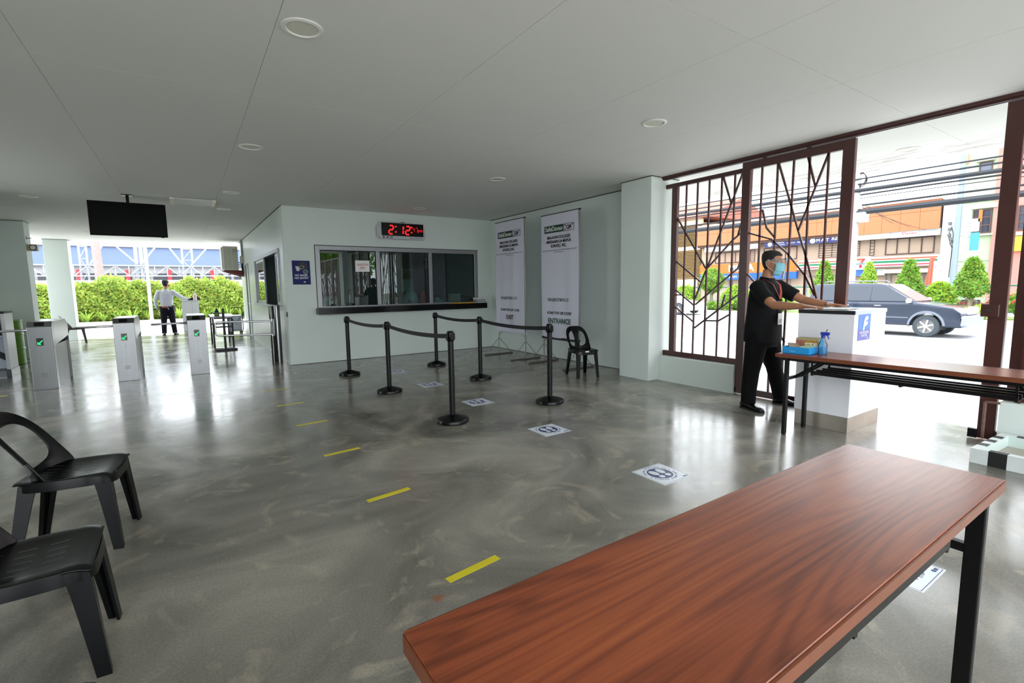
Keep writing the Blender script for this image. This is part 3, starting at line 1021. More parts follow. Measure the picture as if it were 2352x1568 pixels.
# ------------------------------------------------------------------ things on and above the ticket window
ck = thing('digital_clock', 'red digital wall clock in a pale frame above the ticket window', 'clock', (3.81, 9.70, 2.585))
MB().box(-.475, .475, 0, .06, -.17, .165).build('frame', mat('clock_frame', (196, 198, 204), rough=0.4), ck, bevel=0.008)
MB().box(-.45, .45, -.004, -.0005, -.108, .148).build('display', mat('clock_black', (6, 6, 8), rough=0.15), ck)
MB().box(-.52, -.476, .02, .10, -.12, .09).box(.476, .50, .02, .10, -.12, .09).box(-.44, .44, .061, .15, -.10, .10).build('bracket', mat('clock_frame', (196, 198, 204)), ck)
MB().box(-.02, .05, .01, .05, .166, .178).build('sensor', BLACK_PLASTIC, ck)
def seg7(ch, x, z, w, h, t, sl=0.08):
    S = {'2': 'abged', '1': 'bc', '4': 'fgbc', '7': 'abc'}
    P = {'a': ((0, h), (w, h)), 'b': ((w, h), (w, h / 2)), 'c': ((w, h / 2), (w, 0)), 'd': ((0, 0), (w, 0)), 'e': ((0, h / 2), (0, 0)), 'f': ((0, h), (0, h / 2)), 'g': ((0, h / 2), (w, h / 2))}
    m = MB()
    for k in S[ch]:
        (a, b), (c, d) = P[k]
        for q0, q1 in ((.14, .46), (.54, .86)):
            p0 = (a + (c - a) * q0, b + (d - b) * q0); p1 = (a + (c - a) * q1, b + (d - b) * q1)
            m.bar((x + p0[0] + sl * p0[1], -.006, z + p0[1]), (x + p1[0] + sl * p1[1], -.006, z + p1[1]), t, .002, (0, 1, 0))
    return m
for ch, x, w_, h_, t_, z_ in (('2', -.30, .085, .165, .026, -.07), ('1', -.085, .085, .165, .026, -.07), ('2', .055, .085, .165, .026, -.07)):
    seg7(ch, x, z_, w_, h_, t_).build('digit', RED_LED, ck)
for x in (-.165, .175):
    for z in (-.04, .065):
        MB().box(x, x + .026, -.007, -.005, z, z + .026).build('colon_dot', RED_LED, ck)
RED_DIM = mat('red_led_dim', (210, 20, 26), emit=0.9)
for ch, x in (('4', .215), ('7', .275)):
    seg7(ch, x, -.02, .035, .10, .009).build('digit', RED_DIM, ck)
text('pm', .10, RED_DIM, TO_Y((.38, -.006, .02)), ck, width=.11)
text('MCM', .045, BLACK_PRINT, TO_Y((-.29, -.001, -.138)), ck, bold=.01, width=.13)
text('Philippine Standard Time', .03, BLACK_PRINT, TO_Y((.28, -.001, -.140)), ck, width=.28)
MB().prism([(-.02, .018), (.02, .018), (.02, -.004), (0, -.024), (-.02, -.004)], .001, TO_Y((-.41, -.0005, -.138))).build('shield_emblem', mat('dark_red_print', (96, 20, 30)), ck)

po = thing('wall_poster', 'navy NO MASK NO ENTRY poster on the wall left of the ticket window', 'poster', (1.837, YW, 1.733))
MB().box(-.157, .157, -.003, -.0003, -.222, .222).build('sheet', mat('poster_navy', (26, 32, 96), rough=0.5, spec=0.2, var=(5, 0.15)), po)
disc(MB(), .085, .0006, TO_Y((.03, -.003, .115)), 36).build('black_disc', mat('poster_black', (14, 14, 16)), po)
MB().prism([(-.055, .045), (.0, .040), (.022, .0), (.014, -.035), (-.012, -.052), (-.04, -.035)], .0006, TO_Y((-.045, -.0037, .075))).build('mask_print', mat('poster_grey', (190, 194, 194)), po)
M = TO_Y((.01, -.0037, .095)) @ Matrix.Rotation(R(25), 4, 'Z') @ Matrix.Scale(.6, 4, (0, 1, 0))
disc(MB(), .045, .0006, M, 28, .038).build('mask_loop', mat('poster_grey', (190, 194, 194)), po)
disc(MB(), .042, .0008, TO_Y((.075, -.0037, .012)), 28).build('tick_disc', mat('poster_navy2', (24, 34, 70)), po)
disc(MB(), .042, .0014, TO_Y((.075, -.0037, .012)), 28, .035).build('tick_ring', mat('poster_grey', (190, 194, 194)), po)
MB().bar((.055, -.0048, .014), (.072, -.0048, -.008), .014, .001, (0, 1, 0)).bar((.068, -.0048, -.008), (.105, -.0048, .036), .014, .001, (0, 1, 0)).build('tick_print', mat('tick_green', (52, 150, 104)), po)
text('NO MASK,', .052, mat('poster_letter', (214, 214, 224)), TO_Y((0, -.0037, -.052)), po, bold=.025, width=.235)
text('NO ENTRY', .052, mat('poster_letter', (214, 214, 224)), TO_Y((0, -.0037, -.103)), po, bold=.025, width=.245)
MB().prism(ellipse(.05, -.175, .022, .012), .0006, TO_Y((0, -.003, 0))).build('emblem', mat('poster_grey', (190, 194, 194)), po)

vs = thing('paper_notice', 'white VALIDATION AREA notice taped to the ticket window glass', 'notice', (2.995, YW + .018, 1.868))
MB().box(-.142, .142, -.002, .001, -.112, .110).build('sheet', PAPER, vs)
RED_INK = mat('red_ink', (186, 40, 52))
text('VALIDATION', .05, RED_INK, TO_Y((0, -.0022, .030)), vs, bold=.012, width=.235)
text('AREA', .05, RED_INK, TO_Y((0, -.0022, -.036)), vs, bold=.012, width=.10)
MB().box(-.118, .118, -.0028, -.002, .002, .005).box(-.05, .05, -.0028, -.002, -.066, -.063).build('underline', RED_INK, vs)

SZ = 1.0585
bk = thing('brochure_box', 'pale printed box standing at the left end of the ticket window sill', 'box', (2.355, 10.0, SZ))
MB().box(-.142, .142, -.02, .03, 0, .215).build('carton', mat('pale_mint_card', (206, 222, 214), rough=0.5), bk, bevel=0.002)
MB().bar((.02, -.0205, .12), (.08, -.0205, .21), .03, .001, (0, 1, 0)).build('dark_stripe', BLACK_PRINT, bk)
MB().bar((.055, -.0205, .12), (.12, -.0205, .21), .045, .001, (0, 1, 0)).build('tan_stripe', mat('tan_print', (190, 164, 140)), bk)
MB().prism(ellipse(.075, .05, .055, .02), .0006, TO_Y((0, -.02, 0))).box(-.12, .07, -.0206, -.02, .028, .034).build('tool_print', mat('tool_grey', (58, 66, 72)), bk)
text('PLUG', .03, BLACK_PRINT, TO_Y((-.07, -.0206, .10)) @ Matrix.Rotation(pi / 2, 4, 'Z'), bk, bold=.02)
fn = thing('desk_bell', 'small dark red desk device with a round black head behind the glass', 'device', (2.75, 10.12, SZ))
MB().box(-.11, .11, -.06, .06, 0, .075).build('base', mat('dark_red_plastic', (84, 18, 24), rough=0.35), fn, bevel=0.012)
MB().tube([(.03, 0, .07), (.04, 0, .28)], .008, 8).build('stem', CHROME, fn, smooth=True)
MB().sphere((.04, -.01, .30), (.058, .03, .055), 18, 12).build('round_head', BLACK_PLASTIC, fn, smooth=True)
# knotted plastic bag
bag = thing('plastic_bag', 'knotted white plastic bag with red print behind the glass', 'bag', (4.085, 10.1, SZ))
prof = [(.125, 0), (.158, .03), (.16, .10), (.145, .19), (.11, .26), (.06, .295), (.02, .305), (.016, .315), (.03, .335), (.034, .352), (.012, .36)]
rng = random.Random(3)
rings = []
for r_, z_ in prof:
    rings.append([((r_ * (1 + .07 * sin(5 * a + z_ * 9) + rng.uniform(-.03, .03))) * cos(a), (r_ * .55 * (1 + .07 * sin(4 * a + z_ * 12))) * sin(a), z_) for a in [2 * pi * k / 28 for k in range(28)]])
MB().loft(rings).build('bag_body', mat('thin_white_plastic', (214, 222, 224), rough=0.3, trans=0.0), bag, smooth=True, angle=70)
text('RJ', .11, mat('bag_red', (206, 88, 88)), TO_Y((-.06, -.096, .08)), bag, bold=.02)
um = thing('folded_umbrella', 'folded red umbrella with hooked handle leaning behind the window mullion', 'umbrella', (4.41, 10.12, SZ))
rings = []
for r_, z_ in ((.045, 0), (.055, .06), (.058, .14), (.05, .22), (.032, .29), (.014, .31)):
    rings.append([(r_ * (1 + .16 * cos(6 * a + z_ * 8)) * cos(a), r_ * .8 * (1 + .16 * cos(6 * a + z_ * 8)) * sin(a), z_) for a in [2 * pi * k / 36 for k in range(36)]])
MB().loft(rings).build('folded_canopy', mat('red_nylon', (196, 22, 30), rough=0.4), um, smooth=True, angle=80)
MB().tube([(0, 0, .30), (.012, 0, .36), (.035, 0, .405), (.07, 0, .41), (.082, 0, .385)], .012, 10, round_ends=True).build('hook_handle', mat('dark_red_grip', (90, 14, 20), rough=0.4), um, smooth=True)
tb = thing('tissue_box', 'small blue tissue box with a pulled white tissue on the sill', 'box', (4.735, 10.08, SZ))
MB().box(-.10, .10, -.055, .055, 0, .085).build('carton', mat('tissue_blue', (112, 178, 206), rough=0.5), tb, bevel=0.003)
MB().loft([[(.05 * k * cos(a) * (1 + .2 * sin(3 * a)) - .01, .025 * k * sin(a), z) for a in [2 * pi * i / 14 for i in range(14)]] for k, z in ((.9, .086), (1.1, .11), (.8, .128), (.3, .142))]).build('tissue', PAPER, tb, smooth=True)
cb = thing('white_card_box', 'plain white box standing on the sill in front of a dark device', 'box', (5.11, 10.02, SZ))
MB().box(-.15, .15, -.02, .05, 0, .215).build('carton', mat('off_white_card', (206, 206, 200), rough=0.55), cb, bevel=0.003)
MB().prism(ellipse(0, .095, .012, .01), .0006, TO_Y((0, -.0203, 0))).box(-.15, .15, -.0206, -.02, 0, .07).build('print', mat('grey_pink_print', (196, 180, 176)), cb)
dv = thing('desk_device', 'dark box shaped device with sockets beside the white box', 'device', (5.43, 10.16, SZ))
MB().box(-.14, .14, -.06, .08, 0, .15).build('housing', mat('charcoal_plastic', (42, 46, 50), rough=0.5), dv, bevel=0.006)
MB().box(-.09, -.03, -.062, -.06, .06, .10).box(0.0, .05, -.062, -.06, .06, .10).build('socket', mat('socket_grey', (120, 124, 128)), dv)
MB().box(-.12, .02, -.05, .07, .151, .168).build('lid', BLACK_PLASTIC, dv)
yf = MB().box(-.27, .27, -.10, .08, 0, .018).build('yellow_folder', mat('yellow_card', (214, 160, 36), rough=0.5), bevel=0.004)
yf.location = (5.19, 9.75, SZ); yf.rotation_euler = (0, 0, R(-2))
tag(yf, 'yellow folder lying flat on the black sill in front of the glass', 'folder')
rg = random.Random(5)
cols = [(222, 224, 228), (120, 130, 150), (214, 212, 206), (70, 74, 92), (226, 226, 222), (196, 200, 206), (232, 230, 224)]
zz = SZ
names = ['white booklet at the very bottom of the stack on the sill end', 'blue grey booklet second from the bottom of the sill stack', 'cream booklet third from the bottom of the sill stack', 'dark navy booklet in the middle of the sill stack',
         'white booklet resting on the navy booklet in the sill stack', 'pale grey booklet second from the top of the sill stack', 'white booklet on top of the stack at the sill end']
for c_, lb in zip(cols, names):
    t_ = rg.uniform(.013, .02)
    b_ = MB().box(-.115, .115, -.085, .085, 0, t_).build('booklet', mat('booklet_%d' % c_[0], c_, rough=0.6), bevel=0.002, seg=1)
    b_.location = (5.60 + rg.uniform(-.015, .015), 9.72 + rg.uniform(-.01, .01), zz)
    b_.rotation_euler = (0, 0, R(rg.uniform(-9, 9)))
    tag(b_, lb, 'booklet', 'stacked booklets on the sill')
    zz += t_
# inside the booth
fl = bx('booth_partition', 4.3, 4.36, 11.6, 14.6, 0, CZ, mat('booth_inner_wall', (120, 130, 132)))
struct(fl)
ntc = thing('notice_board', 'pale printed notice on the inner booth partition', 'notice', (4.78, 12.0, 1.62))
MB().box(-.16, .16, -.006, 0, -.29, .28).build('sheet', mat('notice_pale', (196, 202, 190), rough=0.5), ntc)
MB().box(-.13, .13, -.008, -.006, .02, .24).build('photo_print', mat('notice_photo', (120, 96, 70), var=(9, 0.5)), ntc)
cab = thing('dark_cabinet', 'dark cabinet inside the ticket booth', 'cabinet', (4.8, 12.3, 0))
MB().box(-.42, .9, -.28, .3, 0, 1.9).build('body', mat('cabinet_dark', (62, 70, 76), rough=0.5), cab, bevel=0.01)
MB().box(.235, .245, -.283, -.28, .05, 1.85).build('door_gap', BLACK_METAL, cab)
for x in (.20, .28):
    MB().box(x - .008, x + .008, -.30, -.28, .95, 1.15).build('handle', STEEL_D, cab)
ext = thing('fire_extinguisher', 'red fire extinguisher hanging inside the booth above the cabinet', 'extinguisher', (5.28, 11.98, 1.92))
MB().lathe([(.05, 0), (.056, .02), (.056, .17), (.03, .21), (.018, .22)], 18).build('cylinder', mat('extinguisher_red', (176, 26, 34), rough=0.3), ext, smooth=True)
MB().box(-.01, .06, -.01, .01, .22, .25).build('handle', BLACK_METAL, ext)
dsk = thing('booth_desk', 'grey desk inside the booth behind the ticket window', 'desk', (3.4, 10.75, 0))
MB().box(-1.3, 2.3, -.35, .35, .72, .75).build('top', mat('desk_grey', (110, 112, 116), rough=0.5), dsk, bevel=0.004)
for x in (-1.25, 2.2):
    MB().box(x, x + .04, -.33, .33, 0, .72).build('side_panel', mat('desk_grey', (110, 112, 116)), dsk)
wd = thing('water_barrel', 'blue plastic water container inside the side window', 'container', (1.95, 11.75, 0.75))
MB().lathe([(.15, 0), (.165, .03), (.165, .22), (.155, .24), (.165, .27), (.165, .52), (.13, .60), (.05, .63), (.05, .68)], 28).build('barrel', mat('water_blue', (24, 62, 130), rough=0.25), wd, smooth=True)
shf = bx('barrel_shelf', 1.72, 2.4, 11.3, 12.3, 0.0, 0.749, mat('desk_grey', (110, 112, 116)))
tag(shf, 'low grey cabinet under the blue water container inside the booth', 'cabinet')

# ------------------------------------------------------------------ banners
def banner(label, y0, y1, x, z0, z1, l4, big, bigmat, feet_y, bottom_bar):
    b = thing('standing_banner', label, 'banner', (x, (y0 + y1) / 2, 0))
    hw = (y1 - y0) / 2
    n, m_ = 25, 40
    vs, fs = [], []
    rng = random.Random(int(y0 * 10))
    ph = rng.uniform(0, 6)
    for j in range(m_ + 1):
        t = j / m_
        z = z0 + (z1 - z0) * t
        for i in range(n + 1):
            u = i / n * 2 - 1
            am = .006 * (1 - t) ** 1.5 + .001
            d = am * sin(u * 9 + ph) + am * .8 * sin(u * 4.3 + 3 * t + ph)
            e = -.012 * sin(pi * t) * (abs(u) ** 6) * (1 if u > 0 else -1)
            vs.append((-.012 + d, -(u * hw) - e * -1, z))
    for j in range(m_):
        for i in range(n):
            a = j * (n + 1) + i
            fs.append((a, a + 1, a + n + 2, a + n + 1))
    vs2 = [(p[0] + .0015, p[1], p[2]) for p in vs]
    N = len(vs)
    fs2 = [tuple(k + N for k in reversed(f)) for f in fs]
    cl = MB().add(vs + vs2, fs + fs2).build('cloth', mat('banner_white', (216, 216, 230), rough=0.65, spec=0.2), b, smooth=True, angle=80)
    P = lambda u, z: TO_X((-.0205, u, z))
    MB().tube([(.01, -hw - .03, z1 + .008), (.01, hw + .03, z1 + .008)], .013, 8).build('top_bar', mat('banner_bar', (52, 54, 54), rough=0.5, metal=0.3), b, smooth=True)
    for s in (-1, 1):
        MB().tube([(.02, s * (hw - .015), 0.012), (.02, s * (hw - .015), z1 + .01)], .011, 8).build('pole', mat('banner_pole', (120, 118, 112), rough=0.4, metal=0.6), b, smooth=True)
        MB().bar((-.33, s * (hw - .015), .012), (.36, s * (hw - .015), .012), .03, .024).build('foot_bar', mat('banner_foot', (98, 92, 84), rough=0.5, metal=0.5), b)
        for q in (-.31, .33):
            MB().tube([(q, s * (hw - .015), .02), (.02, s * (hw - .015), .36)], .005, 6).build('strut', mat('banner_pole', (120, 118, 112)), b)
    for s in (-1, 1):
        MB().tube([(.03, s * (hw - .02), .40), (.03, s * (hw - .25), z0 + .10)], .005, 6).build('cross_strut', mat('banner_pole', (120, 118, 112)), b)
    if bottom_bar:
        MB().tube([(.01, -hw, z0 - .012), (.01, hw, z0 - .012)], .028, 10).build('bottom_tube', mat('banner_bar', (52, 54, 54)), b, smooth=True)
    else:
        MB().tube([(.0, -hw - .02, z0 + .12), (-.02, -hw - .05, z0 + .05), (0, -hw - .06, z0 - .02), (.02, -hw - .02, z0 - .01)], .007, 6).build('hook', STEEL_D, b, smooth=True)
    H = z1 - z0
    zz = lambda f: z1 - f * H
    GREENP = mat('dark_green_print', (18, 62, 46))
    ww = hw * 2
    MB().box(-.0215, -.0205, -.13 * ww, .40 * ww, zz(.145), zz(.088)).build('green_header', GREENP, b)
    fr = MB()
    for q in ((-.40 * ww, -.132 * ww, zz(.091), zz(.088)), (-.40 * ww, -.132 * ww, zz(.145), zz(.142)), (-.40 * ww, -.392 * ww, zz(.142), zz(.091))):
        fr.box(-.0215, -.0205, q[0], q[1], q[2], q[3])
    fr.build('header_frame', BLACK_PRINT, b)
    for (u, f_) in ((-.17, .100), (-.36, .100), (-.17, .134)):
        MB().box(-.0217, -.0207, u * ww - .012, u * ww + .012, zz(f_) - .012, zz(f_) + .012).build('corner_mark', BLACK_PRINT, b)
    wl = mat('banner_white_ink', (222, 226, 222))
    text('SafeDavao', .11, wl, P(.135 * ww, zz(.1165)) @ Matrix.Translation((0, 0, .001)), b, bold=.02, width=.48 * ww)
    text('QR', .085, BLACK_PRINT, P(-.265 * ww, zz(.117)), b, bold=.03, width=.15 * ww)
    for k, s in enumerate(('MALAYAN COLLEGES', 'MINDANAO (A MAPUA', 'SCHOOL), INC.')):
        text(s, .07, BLACK_PRINT, P(.01 * ww, zz(.185 + .034 * k)), b, bold=.022, width=(.62, .66, .42)[k] * ww)
    text('GEN. DOUGLAS MACARTHUR HIGHWAY, BRGY. MATINA CROSSING, DAVAO CITY', .026, mat('grey_print', (110, 110, 114)), P(0, zz(.287)), b, width=.93 * ww)
    text('DAVAO DEL SUR', .026, mat('grey_print', (110, 110, 114)), P(0, zz(.303)), b, width=.26 * ww)
    text(l4, .075, BLACK_PRINT, P(.03 * ww, zz(.688)), b, bold=.004, width=.56 * ww)
    text('SCAN THIS QR CODE', .065, BLACK_PRINT, P(0, zz(.795)), b, bold=.02, width=.66 * ww)
    text(big, .125, bigmat, P(0.0 * ww, zz(.862)), b, bold=.02, width=(.26 if big == 'EXIT' else .62) * ww)
    return b
banner('white standing banner that reads EXIT, next to the ticket window', 7.66, 8.665, 5.42, .50, 2.705, 'EDQRZTBYLCO', 'EXIT', mat('exit_ink', (84, 38, 40)), None, False)
banner('white standing banner that reads ENTRANCE, behind the black chair', 6.20, 7.21, 5.50, .49, 2.67, 'EDQRZTBYLCI', 'ENTRANCE', mat('entrance_ink', (22, 70, 50)), None, True)
# ------------------------------------------------------------------ folding tables
def make_table(name, label, L, W, H, shelf=True):
    """origin at the floor under the table centre, long side along local x"""
    t = thing(name, label, 'table', group='brown folding tables')
    EDGE = mat('table_edge', (112, 60, 36), rough=0.35, var=(20, 0.1))
    MB().box(-L / 2 + .006, L / 2 - .006, -W / 2 + .006, W / 2 - .006, H - .004, H).build('table_top', WOOD, t, bevel=0.0015, seg=1)
    MB().prism([(-L / 2 + a, -W / 2 + b) for a, b in ((.02, 0), (L - .02, 0), (L - .006, .006), (L, .02), (L, W - .02), (L - .006, W - .006), (L - .02, W), (.02, W), (.006, W - .006), (0, W - .02), (0, .02), (.006, .006))], .028, Matrix.Translation((0, 0, H - .032))).build('table_edge', EDGE, t)
    fr = MB()
    for y in (-W / 2 + .055, W / 2 - .055):
        fr.box(-L / 2 + .05, L / 2 - .05, y - .0125, y + .0125, H - .062, H - .033)
    for x in (-L / 2 + .05, L / 2 - .05):
        fr.box(x - .0125, x + .0125, -W / 2 + .068, W / 2 - .068, H - .062, H - .033)
    fr.build('apron_frame', BLACK_METAL, t)
    for s in (-1, 1):
        x = s * (L / 2 - .10)
        for q in (-1, 1):
            y = q * (W / 2 - .045)
            lg = MB().box(x - .014, x + .014, y - .024, y + .024, .012, H - .034).build('leg', BLACK_METAL, t, bevel=0.004)
            MB().lathe([(.016, 0), (.02, .004), (.02, .012), (.008, .02)], 12, (x, y, 0)).build('foot_cap', RUBBER, lg)
        cb_ = MB().box(x - .012, x + .012, -W / 2 + .069, W / 2 - .069, H - .245, H - .215).build('cross_bar', BLACK_METAL, t)
        for q in (-.07, .07):
            MB().bar((x - s * .014, q, H - .23), (x - s * .26, q, H - .05), .012, .022).build('brace', BLACK_METAL, cb_)
    if shelf:
        sh = MB()
        for y in (-W / 2 + .07, -.06, .06, W / 2 - .07):
            sh.box(-L / 2 + .30, L / 2 - .30, y - .011, y + .011, H - .165, H - .135)
        for x in (-L / 2 + .31, 0, L / 2 - .31):
            sh.box(x - .009, x + .009, -W / 2 + .06, W / 2 - .06, H - .176, H - .166)
        sh.build('under_shelf', BLACK_METAL, t)
        for x in (-L / 2 + .31, L / 2 - .31):
            for y in (-W / 2 + .055, W / 2 - .055):
                MB().bar((x, y, H - .062), (x, y * .88, H - .15), .014, .006).build('shelf_hanger', BLACK_METAL, t)
    return t
TH = 0.765
t1 = make_table('folding_table', 'large brown wood grain folding table filling the near corner of the hall', 1.91, .472, TH)
t1.location = (1.248, 0.610, 0)
t2 = make_table('folding_table', 'brown folding table with a blue box and spray bottle, in front of the white counter', 1.91, .472, TH)
t2.location = (4.795, 1.437, 0)
t2.rotation_euler = (0, 0, R(90 + 1.0))

# ------------------------------------------------------------------ plastic chairs
def make_chair(label, plastic, splat=False):
    """faces local +x, origin on the floor under the seat"""
    c = thing('plastic_chair', label, 'chair', group=None)
    SH = .435
    # seat shell with slots
    xs_ = [-.205, -.195, -.15, -.10, -.05, .0, .05, .10, .14, .165, .18, .19, .20]
    ys_ = [-.205, -.197, -.185, -.16, -.12, -.06, 0, .06, .12, .16, .185, .197, .205]
    def zs(x, y):
        z = SH + .006 - .012 * max(0, cos(pi * (x + .02) / .40)) * (1 - min(1, abs(y) / .2) ** 4)
        z -= .006 * (1 - min(1, abs(y) / .18) ** 2)
        if x > .14: z -= (x - .14) ** 2 * 5
        if abs(y) > .185: z -= .004
        return z
    def half(x):
        return 1.0 - .10 * max(0, (-.02 - x)) / .185
    vs = []
    for x in xs_:
        for y in ys_:
            yy = y * half(x)
            vs.append((x, yy, zs(x, y)))
    n = len(ys_)
    fs = [(i * n + j, (i + 1) * n + j, (i + 1) * n + j + 1, i * n + j + 1) for i in range(len(xs_) - 1) for j in range(n - 1)]
    seat = MB().add(vs, fs).build('seat', plastic, c)
    md = seat.modifiers.new('solid', 'SOLIDIFY'); md.thickness = .008; md.offset = -1
    for p in seat.data.polygons: p.use_smooth = True
    slot_me = None
    for px_ in (-.115, -.02, .075):
        for k in range(-2, 3):
            if slot_me is None:
                sl_ = MB().box(-.028, .028, -.0026, .0026, -.001, .0012).build('slot', mat('slot_highlight', (60, 62, 68), rough=0.25), c)  # paler raised strip, the highlight along a seat slot put into its colour
                slot_me = sl_.data
            else:
                sl_ = bpy.data.objects.new('slot', slot_me); COL.objects.link(sl_); sl_.parent = c
            sl_.location = (px_, k * .052, zs(px_, k * .052))
            sl_.rotation_euler = (0, math.atan2(zs(px_ - .02, k * .052) - zs(px_ + .02, k * .052), .04), 0)
    # skirt under the seat
    sk = MB()
    def rim(z_, inset, t):
        pts = []
        for a in range(48):
            th = 2 * pi * a / 48
            cx_, cy_ = cos(th), sin(th)
            e = 5.0
            r_ = (abs(cx_) ** e + abs(cy_) ** e) ** (-1 / e)
            x = r_ * cx_ * .205; y = r_ * cy_ * .208
            pts.append(((x - .003) * inset, y * half(x) * inset, z_ + (zs(x, y) - SH if t else 0)))
        return pts
    sk.loft([rim(SH - .002, 1.0, True), rim(SH - .028, 1.015, True), rim(SH - .052, 1.02, True), rim(SH - .052, .985, True), rim(SH - .012, .975, True)], cap=False)
    sk.build('skirt', plastic, c, smooth=True, angle=50)
    # legs: tapered angle profiles
    def leg(sx, sy, top, foot, wt, wb):
        m = MB()
        rings = []
        for k in range(6):
            t = k / 5
            z = (SH - .015) * (1 - t)
            x = top[0] + (foot[0] - top[0]) * t; y = top[1] + (foot[1] - top[1]) * t
            w_ = wt + (wb - wt) * t ** .7
            th = .009
            q = w_ * .30
            L_ = [(0, 0), (-w_, 0.004), (-w_ - .001, th + .004), (-w_ * .62, th + .012), (-w_ * .40, th + .004), (-th - q * .3, th + q * .3), (-th - .004, w_ * .40), (-th - .012, w_ * .62), (-th - .004, w_ + .001), (-.004, w_)]
            rings.append([(x + sx * a, y - sy * b, z) for a, b in L_])
        m.loft(rings)
        return m.build('leg', plastic, c, smooth=True, angle=35)
    for sy in (-1, 1):
        leg(1, sy, (.190, sy * .190), (.225, sy * .208), .075, .046)
        leg(-1, sy, (-.190, sy * .175), (-.262, sy * .200), .075, .046)
    # back: one curved shell with an oval opening, bordered by a rolled rim
    def shell(u, v):
        z = SH - .005 + .345 * v
        hw_ = .205 - .02 * v
        wrap = (.085 * max(0, 1 - v) ** 1.3 + .030) * abs(u) ** 2.4
        return Vector((-.175 - .10 * v - .035 * v * v + wrap, u * hw_, z))
    def se(a, e):
        ca, sa = cos(a), sin(a)
        return (abs(ca) ** e + abs(sa) ** e) ** (-1 / e)
    N = 64
    loops = []
    for k in range(5):
        t = k / 4
        lp = []
        for i in range(N):
            a = 2 * pi * i / N + pi / N
            r1 = se(a, 3.6); r0 = se(a, 3.0)
            if sin(a) < 0: r1 = se(a, 9)
            uo, vo = r1 * cos(a), .47 + (.53 if sin(a) > 0 else .58) * r1 * sin(a)
            if vo > .47:
                uo *= 1 - .10 * ((vo - .47) / .53) ** 2
            ui, vi = .79 * r0 * cos(a), (.47 + (.35 if sin(a) > 0 else .37) * r0 * sin(a))
            lp.append(shell(ui + (uo - ui) * t, vi + (vo - vi) * t))
        loops.append(lp)
    fr_ = [p for lp in loops for p in lp]
    fc = []
    for k in range(4):
        for i in range(N):
            j = (i + 1) % N
            fc.append((k * N + i, k * N + j, (k + 1) * N + j, (k + 1) * N + i))
    m = MB().add(fr_, fc)
    bk_ = m.build('back_frame', plastic, c)
    for p in bk_.data.polygons: p.use_smooth = True
    md = bk_.modifiers.new('solid', 'SOLIDIFY'); md.thickness = .010; md.offset = 0
    bv = bk_.modifiers.new('bevel', 'BEVEL'); bv.width = .0035; bv.segments = 2; bv.limit_method = 'ANGLE'
    rm_ = MB().tube([loops[4][i % N] + Vector((-.010, 0, 0)) for i in range(-3, N // 2 + 3)], .014, 8, flat=.55)
    rm_.build('back_rim', plastic, c, smooth=True, angle=60)
    if splat:
        sp = MB()
        rings = []
        for k in range(9):
            v = .06 + .78 * k / 8
            q = shell(0, v)
            w_ = .05 - .014 * sin(pi * k / 8) + .02 * (k / 8) ** 3
            rings.append([(q.x + .006, -w_, q.z), (q.x + .006, w_, q.z), (q.x - .004, w_, q.z), (q.x - .004, -w_, q.z)])
        sp.loft(rings)
        sp.build('back_splat', plastic, c, smooth=True, angle=50)
        fl_ = MB()
        for s in (-1, 1):
            fl_.bar((shell(0, .3).x + .015, s * .022, SH + .08), (shell(0, .75).x + .015, s * .006, SH + .25), .008, .004, (1, 0, 0))
        fl_.build('splat_groove', mat('black_plastic_gloss', (40, 42, 46), rough=0.2), c)
    return c
c1 = make_chair('black plastic chair standing alone, its whole looped back in view, beyond another black chair', BLACK_PLASTIC)
c1.location = (-0.585, 3.585, 0); c1.rotation_euler = (0, 0, R(-8))
copy_tree(c1, (-0.560, 2.435, 0), R(1), 'black plastic chair nearest the camera, its back cut off by the picture edge')
copy_tree(c1, (-0.462, 1.352, 0), R(1), 'black plastic chair of which only a seat corner shows at the bottom edge')
DKBROWN = mat('dark_brown_plastic', (44, 24, 24), rough=0.35)
c4 = make_chair('black plastic chair with a centre splat beside the ENTRANCE banner', BLACK_PLASTIC, True)
c4.location = (5.13, 5.70, 0); c4.rotation_euler = (0, 0, R(255)); c4.scale = (.93, .90, .98)
MB().box(.196, .2085, -.045, .02, .405, .425).build('sticker', mat('chair_label_white', (220, 220, 224)), c4)
c5 = make_chair('dark brown plastic chair beside the farthest left pillar', DKBROWN)
c5.location = (-2.66, 18.25, 0); c5.rotation_euler = (0, 0, R(8))

